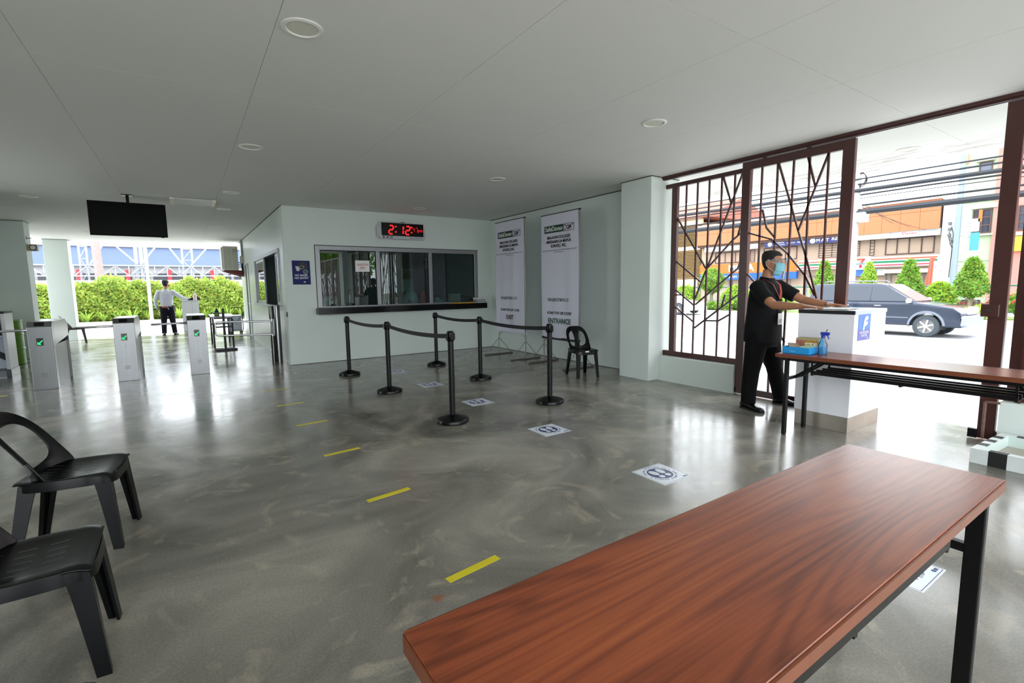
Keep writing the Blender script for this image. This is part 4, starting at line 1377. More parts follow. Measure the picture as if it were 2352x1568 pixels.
# ------------------------------------------------------------------ white counters
def make_counter(label, w_, d_, h_, poster, name='counter'):
    """origin at the near left corner on the floor; x to the right, y to the back"""
    c = thing(name, label, 'counter', group=None)
    MB().box(.006, w_ - .006, .006, d_ - .006, 0, .148).build('kick_plate', mat('kick_steel', (176, 168, 156), rough=0.35, metal=0.7, var=(4, 0.12)), c, bevel=0.002)
    MB().box(0, w_ * .60 - .002, 0, d_, .149, h_ - .036).build('body_panel', WHITE_LAM, c, bevel=0.002, seg=1)
    MB().box(w_ * .60 + .002, w_, 0, d_, .149, h_ - .036).build('body_panel', WHITE_LAM, c, bevel=0.002, seg=1)
    MB().box(w_ * .60 - .0018, w_ * .60 + .0018, .003, d_ - .003, .149, h_ - .036).build('seam', mat('seam_grey', (150, 150, 156)), c)
    MB().box(.004, w_ + .006, -.004, d_ + .004, h_ - .036, h_).build('top', mat('counter_top_white', (232, 234, 238), rough=0.25), c, bevel=0.002, seg=1)
    MB().box(-.004, .0035, -.002, d_ + .002, h_ - .036, h_ - .001).build('black_edge', BLACK_PRINT, c)
    MB().box(.004, w_ + .004, -.0065, -.0042, h_ - .035, h_ - .001).build('grey_edge', mat('edge_grey', (188, 200, 208), rough=0.35), c)
    if poster:
        p = MB().box(.085, .345, -.003, -.0003, .872, 1.115).build('poster', mat('poster_blue', (44, 120, 214), rough=0.3), c)
        MB().box(.085, .345, -.0036, -.003, .872, .975).build('poster_lower', mat('poster_violet', (74, 82, 176), rough=0.3), p)
        W_ = mat('poster_letter', (214, 214, 224))
        a = MB().bar((.195, -.0045, .965), (.215, -.0045, 1.06), .032, .001, (0, 1, 0))
        a.prism(ellipse(.25, 1.075, .042, .022, .2), .001, TO_Y((0, -.0036, 0))).prism(ellipse(.245, 1.025, .042, .018, .3), .001, TO_Y((0, -.0036, 0)))
        a.build('hand_print', mat('hand_print', (226, 224, 222)), p)
        text('ALCOHOL-BASED', .032, W_, TO_Y((.215, -.004, .945)), p, bold=.03, width=.20)
        text('SANITIZER', .032, W_, TO_Y((.215, -.004, .915)), p, bold=.03, width=.13)
        MB().prism(ellipse(.29, .888, .012, .007), .001, TO_Y((0, -.0036, 0))).build('emblem', W_, p)
    return c
CH = 1.155
co = make_counter('white security counter with black edged top where the guard in black stands', .705, .49, CH, True)
co.location = (5.072, 1.95, 0)
cf = make_counter('grey white counter under the far guard\'s outstretched arm', .46, .45, 1.12, False)
cf.location = (-.13, 18.75, 0)
ko = thing('open_counter', 'white open backed counter with black diagonal stripe at the picture\'s left edge', 'counter', (-3.35, 11.45, 0))
MB().box(.0, .80, .05, .50, 0.0, .02).box(.0, .75, .46, .50, .1, 1.08).box(.0, .74, .06, .46, .70, .72).build('carcass', WHITE_LAM, ko)
MB().box(.755, .80, 0.02, .50, .145, 1.085).build('side_panel', WHITE_LAM, ko, bevel=0.002)
MB().box(.0, .70, .30, .32, .16, .70).build('back_panel', mat('panel_bluegrey', (172, 182, 194), rough=0.4), ko)
MB().bar((.10, .298, .75), (.74, .298, .30), .10, .004, (0, 1, 0)).build('black_stripe', BLACK_PRINT, ko)
MB().box(.0, .805, .0, .50, 1.086, 1.118).build('top', BLACK_PRINT, ko, bevel=0.002)
MB().box(.0, .745, .02, .50, .021, .12).build('drawer_base', mat('drawer_grey', (150, 156, 166), rough=0.35), ko, bevel=0.003)
MB().box(.746, .808, .01, .505, 0.0, .143).build('kick_plate', STEEL, ko)
MB().box(.35, .68, .08, .28, .721, .95).build('dark_tray', mat('charcoal_plastic', (42, 46, 50)), ko, bevel=0.004)
dr = thing('oil_drum', 'lime green steel drum behind the open white counter', 'drum', (-3.07, 13.62, 0))
MB().lathe([(.0, 0.002), (.27, .0), (.285, .01), (.285, .30), (.295, .31), (.295, .325), (.285, .335), (.285, .59), (.295, .60), (.295, .615), (.285, .625), (.285, .86), (.293, .87), (.293, .885), (.27, .885), (.265, .87), (.01, .87)], 40).build('shell', mat('lime_paint', (98, 150, 28), rough=0.3), dr, smooth=True, angle=30)
MB().tube([(.289 * cos(2 * pi * k / 40), .289 * sin(2 * pi * k / 40), .885) for k in range(41)], .008, 6).build('top_rim', mat('pale_rim', (206, 206, 190), rough=0.4), dr, smooth=True)
em = thing('emergency_lamp', 'beige emergency lamp box on the left pillar', 'lamp', (-2.765, 14.72, 2.40))
MB().box(0.001, .16, -.08, .08, -.07, .07).build('housing', mat('aged_beige', (190, 178, 148), rough=0.5), em, bevel=0.012)
MB().lathe([(.062, 0), (.064, .02), (.058, .03)], 22).build('lamp_rim', BLACK_PLASTIC, em, smooth=True).matrix_local = Matrix.Translation((.10, -.08, 0)) @ Matrix.Rotation(pi / 2, 4, 'X')
MB().lathe([(.05, .028), (.046, .036), (.01, .04)], 22).build('lens', mat('lamp_lens', (230, 230, 226), rough=0.15), em, smooth=True).matrix_local = Matrix.Translation((.10, -.08, 0)) @ Matrix.Rotation(pi / 2, 4, 'X')
MB().tube([(.0, -.04, .20), (.08, -.04, .20)], .008, 6).box(-.0, .006, -.06, -.02, .17, .24).build('hook', STEEL_D, em)

# ------------------------------------------------------------------ on the counter and second table
cl = thing('clipboard', 'dark clipboard with white sheet under the guard\'s hands', 'clipboard', (5.34, 2.18, CH), R(4))
MB().box(-.20, .16, -.13, .13, 0, .005).build('board', mat('clip_dark', (40, 42, 46), rough=0.4), cl)
MB().box(-.17, .13, -.115, .115, .0052, .009).build('sheet', PAPER, cl)
MB().box(.135, .155, -.04, .04, .0052, .016).build('clip', CHROME, cl, bevel=0.002)
ac = thing('acrylic_holder', 'small clear acrylic holder standing on the counter top', 'holder', (5.52, 2.12, CH))
MB().box(-.03, .03, -.04, .04, 0, .004).box(-.03, -.026, -.04, .04, .004, .075).box(.026, .03, -.04, .04, .004, .05).build('holder_body', CLEAR, ac)
lo = MB().tube([(.07 * cos(2 * pi * k / 24) * (1 + .2 * sin(2 * pi * k / 24)), .035 * sin(2 * pi * k / 24), .006) for k in range(25)], .006, 6, flat=.7).build('white_strap', mat('strap_white', (232, 232, 236), rough=0.5), smooth=True)
lo.location = (5.42, 2.035, CH)
tag(lo, 'white looped strap lying at the counter corner', 'strap')

TX = lambda x, y: (x, y, TH)
bt = thing('blue_tray_box', 'bright blue open carton on the corner of the second brown table', 'box', (4.815, 2.255, TH), R(2))
BLU = mat('carton_blue', (30, 150, 220), rough=0.4)
m = MB().box(-.165, .165, -.115, .115, 0.001, .005)
for q in ((-.165, -.160, -.115, .115), (.160, .165, -.115, .115), (-.160, .160, -.115, -.110), (-.160, .160, .110, .115)):
    m.box(q[0], q[1], q[2], q[3], .005, .062)
m.build('carton', BLU, bt)
MB().box(.06, .11, -.1156, -.115, .02, .045).build('label', PAPER, bt)
text('Tissue', .02, mat('pale_blue_ink', (150, 210, 240)), TO_X((-.1653, .03, .022)), bt)
MB().box(-.20, .10, -.14, .06, -.0, .0008).build('shadow_sheet', mat('painted_shadow', (30, 24, 22)), bt)  # dark sheet painted in as the carton's shadow on the table
pk = MB()
rg = random.Random(9)
pkn = ['cream paper packet on top at the front of the blue carton', 'pale green paper packet in the blue carton', 'brown paper packet in the blue carton']
for k, (cc, x, y, a) in enumerate((((206, 190, 160), -.07, -.02, 12), ((186, 206, 172), -.05, -.055, -14), ((150, 128, 104), -.09, .05, 30))):
    o = MB().box(-.075, .075, -.045, .045, 0, .012).build('paper_packet', mat('packet_%d' % k, cc, rough=0.6), bevel=0.004)
    o.location = (4.815 + x, 2.255 + y, TH + .040 + .013 * k); o.rotation_euler = (R(3), R(-5), R(a))
    tag(o, pkn[k], 'packet', 'paper packets in the blue carton')
sb = thing('snack_carton', 'brown and ochre printed carton standing up in the blue carton', 'box', (4.90, 2.245, TH + .006), R(2))
MB().box(-.055, .055, -.10, .10, 0, .125).build('carton', mat('kraft_card', (176, 158, 120), rough=0.6), sb, bevel=0.002)
MB().box(-.0556, -.055, .03, .0995, .012, .105).build('pink_panel', mat('pink_brown_print', (170, 108, 98)), sb)
MB().box(-.0556, -.055, -.0995, .028, .012, .105).build('ochre_panel', mat('ochre_print', (176, 130, 44), var=(30, 0.2)), sb)
MB().box(-.0555, .0555, -.1006, -.1001, .0, .12).build('blue_end', mat('carton_blue2', (70, 160, 200)), sb)
text('STS', .055, PAPER, TO_X((-.0558, -.035, .06)), sb, bold=.03, width=.11)
sp = thing('spray_bottle', 'clear spray bottle with blue trigger head and blue liquid on the second table', 'bottle', (4.80, 2.085, TH))
MB().lathe([(.034, 0.001), (.037, .006), (.037, .085), (.030, .105), (.016, .135), (.014, .155)], 24).build('bottle_body', CLEAR, sp, smooth=True)
MB().lathe([(.003, .003), (.033, .003), (.035, .008), (.035, .07), (.003, .0705)], 24).build('liquid', mat('blue_liquid', (110, 190, 232), rough=0.1, trans=0.6), sp, smooth=True)
TRIG = mat('trigger_blue', (30, 52, 160), rough=0.35)
MB().lathe([(.017, .15), (.017, .172), (.012, .176)], 16).box(-.05, .022, -.012, .012, .176, .203).build('trigger_head', TRIG, sp, bevel=0.003)
MB().tube([(-.022, 0, .18), (-.040, 0, .162), (-.042, 0, .140)], .006, 8).build('trigger_lever', TRIG, sp, smooth=True)
sp.rotation_euler = (0, 0, R(100))
stick = MB().tube([(0, 0, 0), (0, -.045, .085)], .004, 6).build('wooden_stick', mat('stick_brown', (92, 70, 44), rough=0.7))
stick.location = (4.90, 2.14, TH + .135)
stick2 = stick
tag(stick, 'thin brown stick poking out above the snack carton behind the spray bottle', 'stick')

# foot bath
fb = thing('foot_bath_tray', 'low concrete foot bath tray with black and white striped rim by the gate', 'tray', (5.03, 1.08, 0), R(-3))
HZ, LX_, LY_, T_ = .115, .70, .95, .055
BW = [mat('tray_white', (222, 228, 226), rough=0.5, var=(14, 0.06)), mat('tray_black', (28, 28, 30), rough=0.5)]
m = MB()
def stripes(n_, fn_):
    for k in range(n_):
        m.cur = k % 2
        fn_(k / n_, (k + 1) / n_)
stripes(9, lambda a, b: m.box(0, T_, -LY_ * b, -LY_ * a, 0, HZ))
stripes(9, lambda a, b: m.box(LX_ - T_, LX_, -LY_ * b, -LY_ * a, 0, HZ))
stripes(7, lambda a, b: m.box(T_ + (LX_ - 2 * T_) * a, T_ + (LX_ - 2 * T_) * b, -T_, 0, 0, HZ))
stripes(7, lambda a, b: m.box(T_ + (LX_ - 2 * T_) * a, T_ + (LX_ - 2 * T_) * b, -LY_, -LY_ + T_, 0, HZ))
m.build('striped_rim', BW, fb)
MB().box(T_, LX_ - T_, -LY_ + T_, -T_, 0, .025).build('tray_floor', mat('tray_sand', (172, 164, 152), rough=0.35, var=(4, 0.1)), fb)
m = MB()
for q in ((T_, T_ + .004, -LY_ + T_, -T_), (LX_ - T_ - .004, LX_ - T_, -LY_ + T_, -T_), (T_ + .004, LX_ - T_ - .004, -T_ - .004, -T_), (T_ + .004, LX_ - T_ - .004, -LY_ + T_, -LY_ + T_ + .004)):
    m.box(q[0], q[1], q[2], q[3], .025, HZ - .004)
m.build('inner_lining', mat('tray_lining', (212, 226, 222), rough=0.4), fb)

# ------------------------------------------------------------------ far end of the hall
ft = thing('side_table', 'small black legged table with pale top at the far end near the side wall', 'table', (.70, 14.75, 0))
MB().box(-.23, .30, -.75, .75, .76, .785).build('table_top', mat('pale_grey_top', (214, 220, 226), rough=0.25), ft, bevel=0.003)
for x in (-.19, .22):
    for y in (-.68, .70):
        MB().box(x - .02, x + .02, y - .02, y + .02, 0.0, .72).build('leg', BLACK_METAL, ft)
m = MB()
for z in (.72, .50):
    for y in (-.68, .70):
        m.box(-.17, .20, y - .015, y + .015, z, z + .035)
for x in (-.19, .22):
    m.box(x - .012, x + .012, -.66, .68, .72, .755)
m.build('frame_rail', BLACK_METAL, ft)
gb = thing('green_bottle', 'teal green refill bottle standing on the small far table', 'bottle', (.61, 14.2, .785))
MB().lathe([(.05, 0), (.055, .01), (.055, .11), (.02, .17), (.018, .20), (.006, .205)], 18).build('bottle_body', mat('teal_plastic', (30, 110, 96), rough=0.25), gb, smooth=True)
MB().lathe([(.056, .02), (.056, .08)], 18).build('yellow_label', mat('label_yellow', (190, 190, 70)), gb, smooth=True)
sd = thing('sanitizer_stand', 'black pedal stand with a T shaped base in front of the small far table', 'stand', (.70, 13.35, 0))
MB().box(-.20, .24, -.10, -.04, 0, .05).box(-.21, .21, .10, .16, 0, .05).box(-.03, .03, -.04, .10, .01, .05).build('base', BLACK_METAL, sd)
MB().box(-.022, .028, -.02, .03, .05, 1.0).build('pole', BLACK_METAL, sd)
MB().box(-.20, .0, -.01, .02, .875, .90).build('arm', BLACK_METAL, sd)
MB().box(-.02, .18, -.10, .10, .77, .79).build('tray', BLACK_METAL, sd)
tr = thing('platform_trolley', 'platform trolley with a looped handle by the side wall door', 'trolley', (1.26, 17.8, 0))
MB().box(-.18, .18, -.35, .35, .145, .17).build('platform', mat('trolley_grey', (166, 170, 178), rough=0.4), tr, bevel=0.006)
for x in (-.14, .14):
    for y in (-.28, .28):
        MB().tube([(x - .015, y, .055), (x + .015, y, .055)], .055, 14).box(x - .02, x + .02, y - .02, y + .02, .09, .145).build('castor', RUBBER, tr, smooth=True, angle=30)
m = MB().tube([(-.18, -.33, .17), (-.18, -.36, .80), (-.15, -.36, .86), (-.10, -.36, .885), (.10, -.36, .885), (.15, -.36, .86), (.18, -.36, .80), (.18, -.33, .17)], .013, 8)
m.build('handle_loop', BLACK_METAL, tr, smooth=True)
MB().tube([(-.17, -.355, .62), (0, -.34, .40), (.17, -.355, .66)], .009, 8).build('handle_brace', BLACK_METAL, tr, smooth=True)
wc = thing('plastic_crate', 'white plastic container standing on the platform trolley', 'container', (1.26, 17.85, .17))
MB().box(-.165, .165, -.26, .26, 0, .42).build('body', mat('crate_white', (206, 214, 226), rough=0.4), wc, bevel=0.02)
MB().box(-.175, .175, -.27, .27, .42, .46).build('lid', mat('crate_lid', (224, 228, 236), rough=0.4), wc, bevel=0.01)
aw = thing('air_conditioner', 'beige outdoor air conditioner unit hung on the side wall near the ceiling', 'air conditioner', (1.22, 17.6, 2.03))
BEI = mat('aircon_beige', (206, 204, 192), rough=0.45)
MB().box(-.20, .20, -.42, .42, 0, .72).build('casing', BEI, aw, bevel=0.02)
MB().box(-.17, .02, -.423, -.4205, .06, .66).box(.05, .18, -.423, -.4205, .06, .66).build('side_panel', mat('aircon_beige2', (196, 193, 180), rough=0.5), aw)
MB().box(-.235, -.201, -.36, .40, .03, .69).build('fan_guard', BEI, aw, bevel=0.012)
m = MB()
for k in range(6):
    m.box(.06, .17, -.426, -.4235, .55 + k * .016, .556 + k * .016)
m.build('louvre', mat('aircon_dark', (130, 126, 114)), aw)
MB().loft([[(-.24, y, .0), (.32, y, -.0), (.32, y, -.20), (.24, y, -.16), (-.1, y, -.05)] for y in (-.38, -.33)]).build('bracket', mat('rust_red', (110, 40, 36), rough=0.6), aw)
MB().loft([[(-.24, y, .0), (.32, y, -.0), (.32, y, -.20), (.24, y, -.16), (-.1, y, -.05)] for y in (.33, .38)]).build('bracket', mat('rust_red', (110, 40, 36)), aw)
m = MB()
for k in range(3):
    m.tube([(.20, -.40 + .02 * k, .25 - .06 * k), (.27, -.44, .20 - .05 * k), (.29 , -.43 + .015 * k, .0), (.31, -.42, -.12 - .03 * k)], .012, 6)
m.build('hose', RUBBER, aw, smooth=True)
pb = thing('conduit_box', 'beige electrical conduit box and pipe beside the air conditioner', 'box', (1.52, 17.3, 2.36))
MB().box(-.035, .038, -.10, .10, -.11, .11).build('box', mat('conduit_cream', (222, 216, 196), rough=0.5), pb, bevel=0.006)
MB().box(.0, .038, -.05, .05, .11, .59).build('pipe', mat('conduit_grey', (176, 176, 172), rough=0.5), pb)
MB().tube([(.015, -.02, -.11), (.018, -.03, -.40), (.015, .03, -.46)], .02, 8).build('cable', RUBBER, pb, smooth=True)
# ------------------------------------------------------------------ people
def head_mesh(mb, H, k=1.0):
    """skull, face, ears and neck; H maps local head space (y forward) to the figure"""
    prof = [(-.118, .022, .026, .060), (-.108, .040, .044, .050), (-.088, .052, .064, .033), (-.055, .061, .080, .015), (-.02, .067, .090, .006), (.015, .071, .094, .0),
            (.05, .074, .096, -.003), (.085, .068, .088, -.008), (.108, .050, .066, -.012), (.120, .022, .030, -.014)]
    rings = []
    for z, rx, ry, cy in prof:
        rings.append([H @ Vector((rx * k * cos(a), (cy + ry * sin(a) * (1 if sin(a) > 0 else 1.02)) * k, z * k)) for a in [2 * pi * i / 24 for i in range(24)]])
    mb.loft(rings)
    P = lambda x, y, z: H @ Vector((x * k, y * k, z * k))
    mb.tube([P(0, .088, .022), P(0, .103, -.005), P(0, .112, -.028)], [.008 * k, .011 * k, .015 * k], 10, round_ends=True)
    for s in (-1, 1):
        mb.sphere((0, 0, 0), (.010 * k, .020 * k, .033 * k), 12, 8, M=H @ Matrix.Translation((s * .076 * k, -.008 * k, -.004 * k)) @ Matrix.Rotation(R(-12), 4, 'X'))
        mb.tube([P(s * .014, .093, .030), P(s * .05, .078, .030)], [.009 * k, .007 * k], 8, round_ends=True)
        mb.sphere((0, 0, 0), (.022 * k, .018 * k, .018 * k), 10, 6, M=H @ Matrix.Translation((s * .040 * k, .070 * k, -.03 * k)))
    mb.tube([P(-.022, .096, -.066), P(0, .101, -.064), P(.022, .096, -.066)], .007 * k, 8, round_ends=True)
    mb.tube([P(-.018, .094, -.078), P(0, .098, -.080), P(.018, .094, -.078)], .007 * k, 8, round_ends=True)
    return mb

def hand(mb, wrist, fwd, upn, thumb_side, k=1.0, curl=.25, spread=.10):
    """flat relaxed hand: palm plus five bent fingers; fwd = direction of the fingers, upn = back of hand"""
    f = Vector(fwd).normalized(); n = Vector(upn); n = (n - f * n.dot(f)).normalized(); s = f.cross(n).normalized() * thumb_side
    W = Vector(wrist)
    mb.tube([W - f * .02 * k, W + f * .03 * k, W + f * .065 * k, W + f * .092 * k], [(.026 * k, .019 * k), (.036 * k, .018 * k), (.041 * k, .015 * k), (.038 * k, .012 * k)], 14, upv=n, round_ends=True)
    for i, (o, L) in enumerate(((.030, .068), (.010, .078), (-.011, .072), (-.030, .056))):
        b = W + f * .075 * k + s * o * k
        d = (f + s * (o / .03) * spread).normalized()
        pts = [b, b + d * .03 * k]
        q = pts[-1]
        a = curl * .5
        for j, l in enumerate((L * .42, L * .33, L * .25)):
            dd = (d * cos(a) - n * sin(a)).normalized()
            q = q + dd * l * k
            pts.append(q)
            a += curl
        mb.tube(pts, [.0105 * k, .0105 * k, .0098 * k, .009 * k, .0075 * k], 10, upv=n, round_ends=True)
    b = W + f * .015 * k + s * .028 * k
    mb.tube([b, b + (f * .6 + s * .75).normalized() * .035 * k - n * .003 * k, b + (f * .85 + s * .6).normalized() * .066 * k - n * .008 * k, b + (f * .97 + s * .42).normalized() * .092 * k - n * .012 * k],
            [.014 * k, .0125 * k, .011 * k, .0085 * k], 10, upv=n, round_ends=True)

def shoe(parent, heel, toe, material, k=1.0):
    h = Vector(heel); t = Vector(toe)
    d = (t - h); L = d.length; d.normalize()
    s = Vector((0, 0, 1)).cross(d).normalized()
    rings = []
    for u, w, top in ((.0, .022, .045), (.04, .034, .078), (.18, .037, .092), (.34, .036, .088), (.52, .041, .066), (.70, .047, .052), (.86, .044, .046), (.96, .030, .038), (1.0, .014, .028)):
        c = h + d * L * u
        ring = []
        for j in range(12):
            a = 2 * pi * j / 12
            zz_ = .012 + (top - .012) * (.5 + .5 * sin(a)) if True else 0
            ww = w * cos(a) * (1.0 if sin(a) < .2 else 1 - .25 * (sin(a) - .2))
            ring.append(tuple(c + s * ww * k + Vector((0, 0, zz_ * k))))
        rings.append(ring)
    o = MB().loft(rings).build('shoe', material, parent, smooth=True, angle=70)
    sl = []
    for u, w in ((.0, .026), (.05, .036), (.2, .038), (.38, .036), (.55, .043), (.72, .049), (.88, .045), (.98, .028), (1.01, .012)):
        c = h + d * L * u
        sl.append([tuple(c + s * w * k * q + Vector((0, 0, z))) for q, z in ((-1, .0005), (1, .0005), (1, .016), (-1, .016))])
    MB().loft(sl).build('sole', RUBBER, o)
    return o

def torso_rings(mb, rows, n=28, lean=None):
    rings = []
    for z, cy, rx, ry, sq in rows:
        r_ = []
        for i in range(n):
            a = 2 * pi * i / n
            ca, sa = cos(a), sin(a)
            e = sq
            q = (abs(ca) ** e + abs(sa) ** e) ** (-1 / e)
            r_.append((q * rx * ca, cy + q * ry * sa, z))
        rings.append(r_)
    mb.loft(rings)

SKULL = [(-.118, .022, .026, .060), (-.108, .040, .044, .050), (-.088, .052, .064, .033), (-.055, .061, .080, .015), (-.02, .067, .090, .006), (.015, .071, .094, .0),
         (.05, .074, .096, -.003), (.085, .068, .088, -.008), (.108, .050, .066, -.012), (.120, .022, .030, -.014), (.124, .004, .005, -.014)]
def skull_at(z):
    for (z0, a0, b0, c0), (z1, a1, b1, c1) in zip(SKULL[:-1], SKULL[1:]):
        if z <= z1:
            t = max(0, (z - z0) / (z1 - z0))
            return a0 + (a1 - a0) * t, b0 + (b1 - b0) * t, c0 + (c1 - c0) * t
    return SKULL[-1][1:]
def hair_cap(parent, H, k, material, grow=.006, fringe=.070):
    """close cropped hair that follows the skull, hairline high on the brow and low on the nape"""
    m = MB()
    n_, lv = 40, 12
    rings = []
    for i in range(lv + 1):
        ring = []
        for j in range(n_):
            t = 2 * pi * j / n_
            f = sin(t)
            if f > .0:
                lo_z = .012 + (fringe - .012) * min(1, (f / .62)) ** 1.6
            else:
                lo_z = .012 - .095 * min(1, -f / .6)
            z = lo_z + (.123 - lo_z) * (i / lv) ** .8
            rx, ry, cy = skull_at(z)
            g_ = grow * (0.35 if i == 0 else 1)
            ring.append(H @ (Vector(((rx + g_) * cos(t), cy + (ry + g_) * f, z + grow * i / lv)) * k))
        rings.append(ring)
    m.loft(rings, cap=False)
    m.add(rings[-1], [tuple(range(n_))])
    return m.build('hair', material, parent, smooth=True, angle=80)

def eyes(parent, H, k):
    for s in (-1, 1):
        e = MB().sphere((0, 0, 0), (.014 * k, .011 * k, .008 * k), 12, 8, M=H @ Matrix.Translation((s * .032 * k, .083 * k, .010 * k))).build('eye', mat('eye_white', (222, 216, 210), rough=0.2), parent, smooth=True)
        MB().sphere((0, 0, 0), (.006 * k, .004 * k, .006 * k), 10, 6, M=H @ Matrix.Translation((s * .032 * k, .0925 * k, .010 * k))).build('iris', mat('iris_dark', (30, 20, 16), rough=0.15), e, smooth=True)
        MB().tube([H @ Vector((s * .014 * k, .095 * k, .034 * k)), H @ Vector((s * .034 * k, .091 * k, .038 * k)), H @ Vector((s * .054 * k, .078 * k, .032 * k))], .004 * k, 6, flat=.6).build('eyebrow', HAIR, parent, smooth=True)

# ---- guard in black at the counter (local frame: y forward, x to his right)
g = thing('person', 'person in black uniform, blue face mask and clear shield, hands on the white counter', 'person', (5.45, 2.97, 0), R(180))
HK = 1.10
Hm = Matrix.Translation((.0, .035, 1.640)) @ Matrix.Rotation(R(6), 4, 'Z') @ Matrix.Rotation(R(-4), 4, 'X')
b = MB()
head_mesh(b, Hm, HK)
b.tube([(0, -.02, 1.38), (0, -.012, 1.47), (0, .008, 1.56)], [.075, .063, .062], 16)
torso_rings(b, [(.88, -.03, .15, .11, 2.4), (1.10, -.03, .16, .12, 2.4), (1.30, -.025, .17, .11, 2.4), (1.40, -.02, .12, .08, 2.2)])
ARM_R = [(.20, -.01, 1.385), (.235, .09, 1.27), (.275, .225, 1.185), (.30, .37, 1.180), (.327, .535, 1.182)]
ARM_L = [(-.20, .0, 1.385), (-.225, .13, 1.30), (-.250, .27, 1.225), (-.245, .40, 1.20), (-.235, .515, 1.185)]
RAD = [.058, .054, .047, .043, .029]
for A in (ARM_R, ARM_L):
    b.tube(A, RAD, 14, round_ends=True)
hand(b, ARM_R[-1], (.14, 1, -.03), (0, .05, 1), -1, 1.05, .10)
hand(b, ARM_L[-1], (.06, 1, -.05), (0, .05, 1), 1, 1.05, .10)
body = b.build('body', SKIN, g)
fuse(body, .0055, 2)
sh = MB()
torso_rings(sh, [(.755, -.035, .222, .168, 2.5), (.80, -.035, .224, .172, 2.5), (.93, -.035, .215, .170, 2.5), (1.08, -.03, .205, .155, 2.6), (1.22, -.028, .205, .145, 2.6), (1.33, -.026, .200, .135, 2.5), (1.405, -.022, .165, .105, 2.3), (1.45, -.018, .105, .078, 2.1), (1.475, -.012, .078, .070, 2.0)])
for A in (ARM_R, ARM_L):
    mid = tuple((Vector(A[1]) + (Vector(A[2]) - Vector(A[1])) * .45))
    sh.tube([(A[0][0] * .72, A[0][1] - .01, 1.375), A[0], A[1], mid], [.085, .083, .078, .076], 16, round_ends=False)
shirt = sh.build('shirt', BLACK_CLOTH, g)
fuse(shirt, .009, 4)
for s in (-1, 1):
    MB().loft([[(s * .010, .058, 1.455), (s * .062, .040, 1.475), (s * .080, -.02, 1.488), (s * .068, -.05, 1.495)], [(s * .025, .066, 1.418), (s * .078, .048, 1.442), (s * .092, -.02, 1.462), (s * .08, -.06, 1.47)]], cap=False, closed=False).build('collar', BLACK_CLOTH, g).modifiers.new('s', 'SOLIDIFY').thickness = .006
MB().loft([[(x, .128 + .01 * (1.3 - z), z) for z in (1.34, 1.2, 1.0, .80)] for x in (-.008, .012)], cap=False, closed=False).build('button_placket', BLACK_CLOTH, g).modifiers.new('s', 'SOLIDIFY').thickness = .004
MB().loft([[(x, .109 + .004, z) for x in (.06, .15)] for z in (1.17, 1.28)], cap=False, closed=False).build('chest_pocket', BLACK_CLOTH, g).modifiers.new('s', 'SOLIDIFY').thickness = .004
pt = MB()
torso_rings(pt, [(.70, -.035, .19, .135, 2.4), (.80, -.035, .195, .145, 2.4), (.90, -.035, .18, .135, 2.4), (.95, -.035, .165, .12, 2.4)])
pt.tube([(.10, -.035, .86), (.135, -.035, .70), (.19, -.045, .42), (.212, -.05, .20), (.222, -.045, .06)], [.125, .115, .088, .080, .078], 18)
pt.tube([(-.10, -.035, .86), (-.145, -.02, .70), (-.225, .0, .42), (-.262, .035, .20), (-.275, .06, .07)], [.125, .115, .088, .080, .078], 18)
tr_ = pt.build('trousers', mat('black_trouser_cloth', (13, 13, 15), rough=0.85, spec=0.15, bump=(7, 0.5)), g)
fuse(tr_, .010, 4)
shoe(g, (.205, -.135, 0), (.285, .165, 0), SHOE, 1.12)
shoe(g, (-.265, -.02, 0), (-.315, .265, 0), SHOE, 1.12)
hair_cap(g, Hm, HK, HAIR)
eyes(g, Hm, HK)
# surgical mask with pleats
mk = MB()
rings = []
for i, (z, y0, w_) in enumerate(((.004, .108, .052), (-.012, .121, .060), (-.030, .126, .064), (-.034, .121, .065), (-.052, .124, .064), (-.056, .119, .063), (-.075, .119, .060), (-.079, .113, .058), (-.100, .104, .052), (-.124, .082, .040))):
    ring = []
    for j in range(13):
        u = j / 12 * 2 - 1
        ring.append(Hm @ (Vector((u * w_ * 1.12, y0 - .055 * abs(u) ** 2.1, z)) * HK))
    rings.append(ring)
mk.loft(rings, cap=False, closed=False)
mo = mk.build('face_mask', mat('mask_blue', (150, 214, 224), rough=0.7), g, smooth=True, angle=40)
mo.modifiers.new('s', 'SOLIDIFY').thickness = .003
lp_ = MB()
for s in (-1, 1):
    V3 = lambda x, y, z: Hm @ (Vector((s * x, y, z)) * HK)
    lp_.tube([V3(.058, .058, -.005), V3(.076, .025, .012), V3(.083, -.005, .028), V3(.084, -.026, .01), V3(.082, -.018, -.028), V3(.072, .02, -.06), V3(.052, .058, -.088)], .0022, 6)
lp_.build('ear_loop', PAPER, mo, smooth=True)
# clear face shield with band
fs_ = MB()
rings = []
for i in range(8):
    z = .052 - .20 * i / 7
    rings.append([Hm @ (Vector((.094 * sin(t), .012 + .128 * cos(t) - .012 * (i / 7), z)) * HK) for t in [R(-72 + 144 * j / 16) for j in range(17)]])
fs_.loft(rings, cap=False, closed=False)
fo = fs_.build('face_shield', CLEAR, g, smooth=True)
MB().tube([Hm @ (Vector((.094 * sin(t), .012 + .125 * cos(t), .030)) * HK) for t in [R(-100 + 200 * j / 24) for j in range(25)]], .004, 6, flat=.5).build('shield_band', mat('shield_band', (190, 200, 210), rough=0.2), fo, smooth=True)
MB().box(-.012, .012, -.003, .003, -.006, .006, Hm @ Matrix.Translation((.098 * HK, .06 * HK, .03 * HK)) @ Matrix.Rotation(R(70), 4, 'Z')).build('blue_clip', mat('clip_blue', (70, 160, 206), rough=0.3), fo)
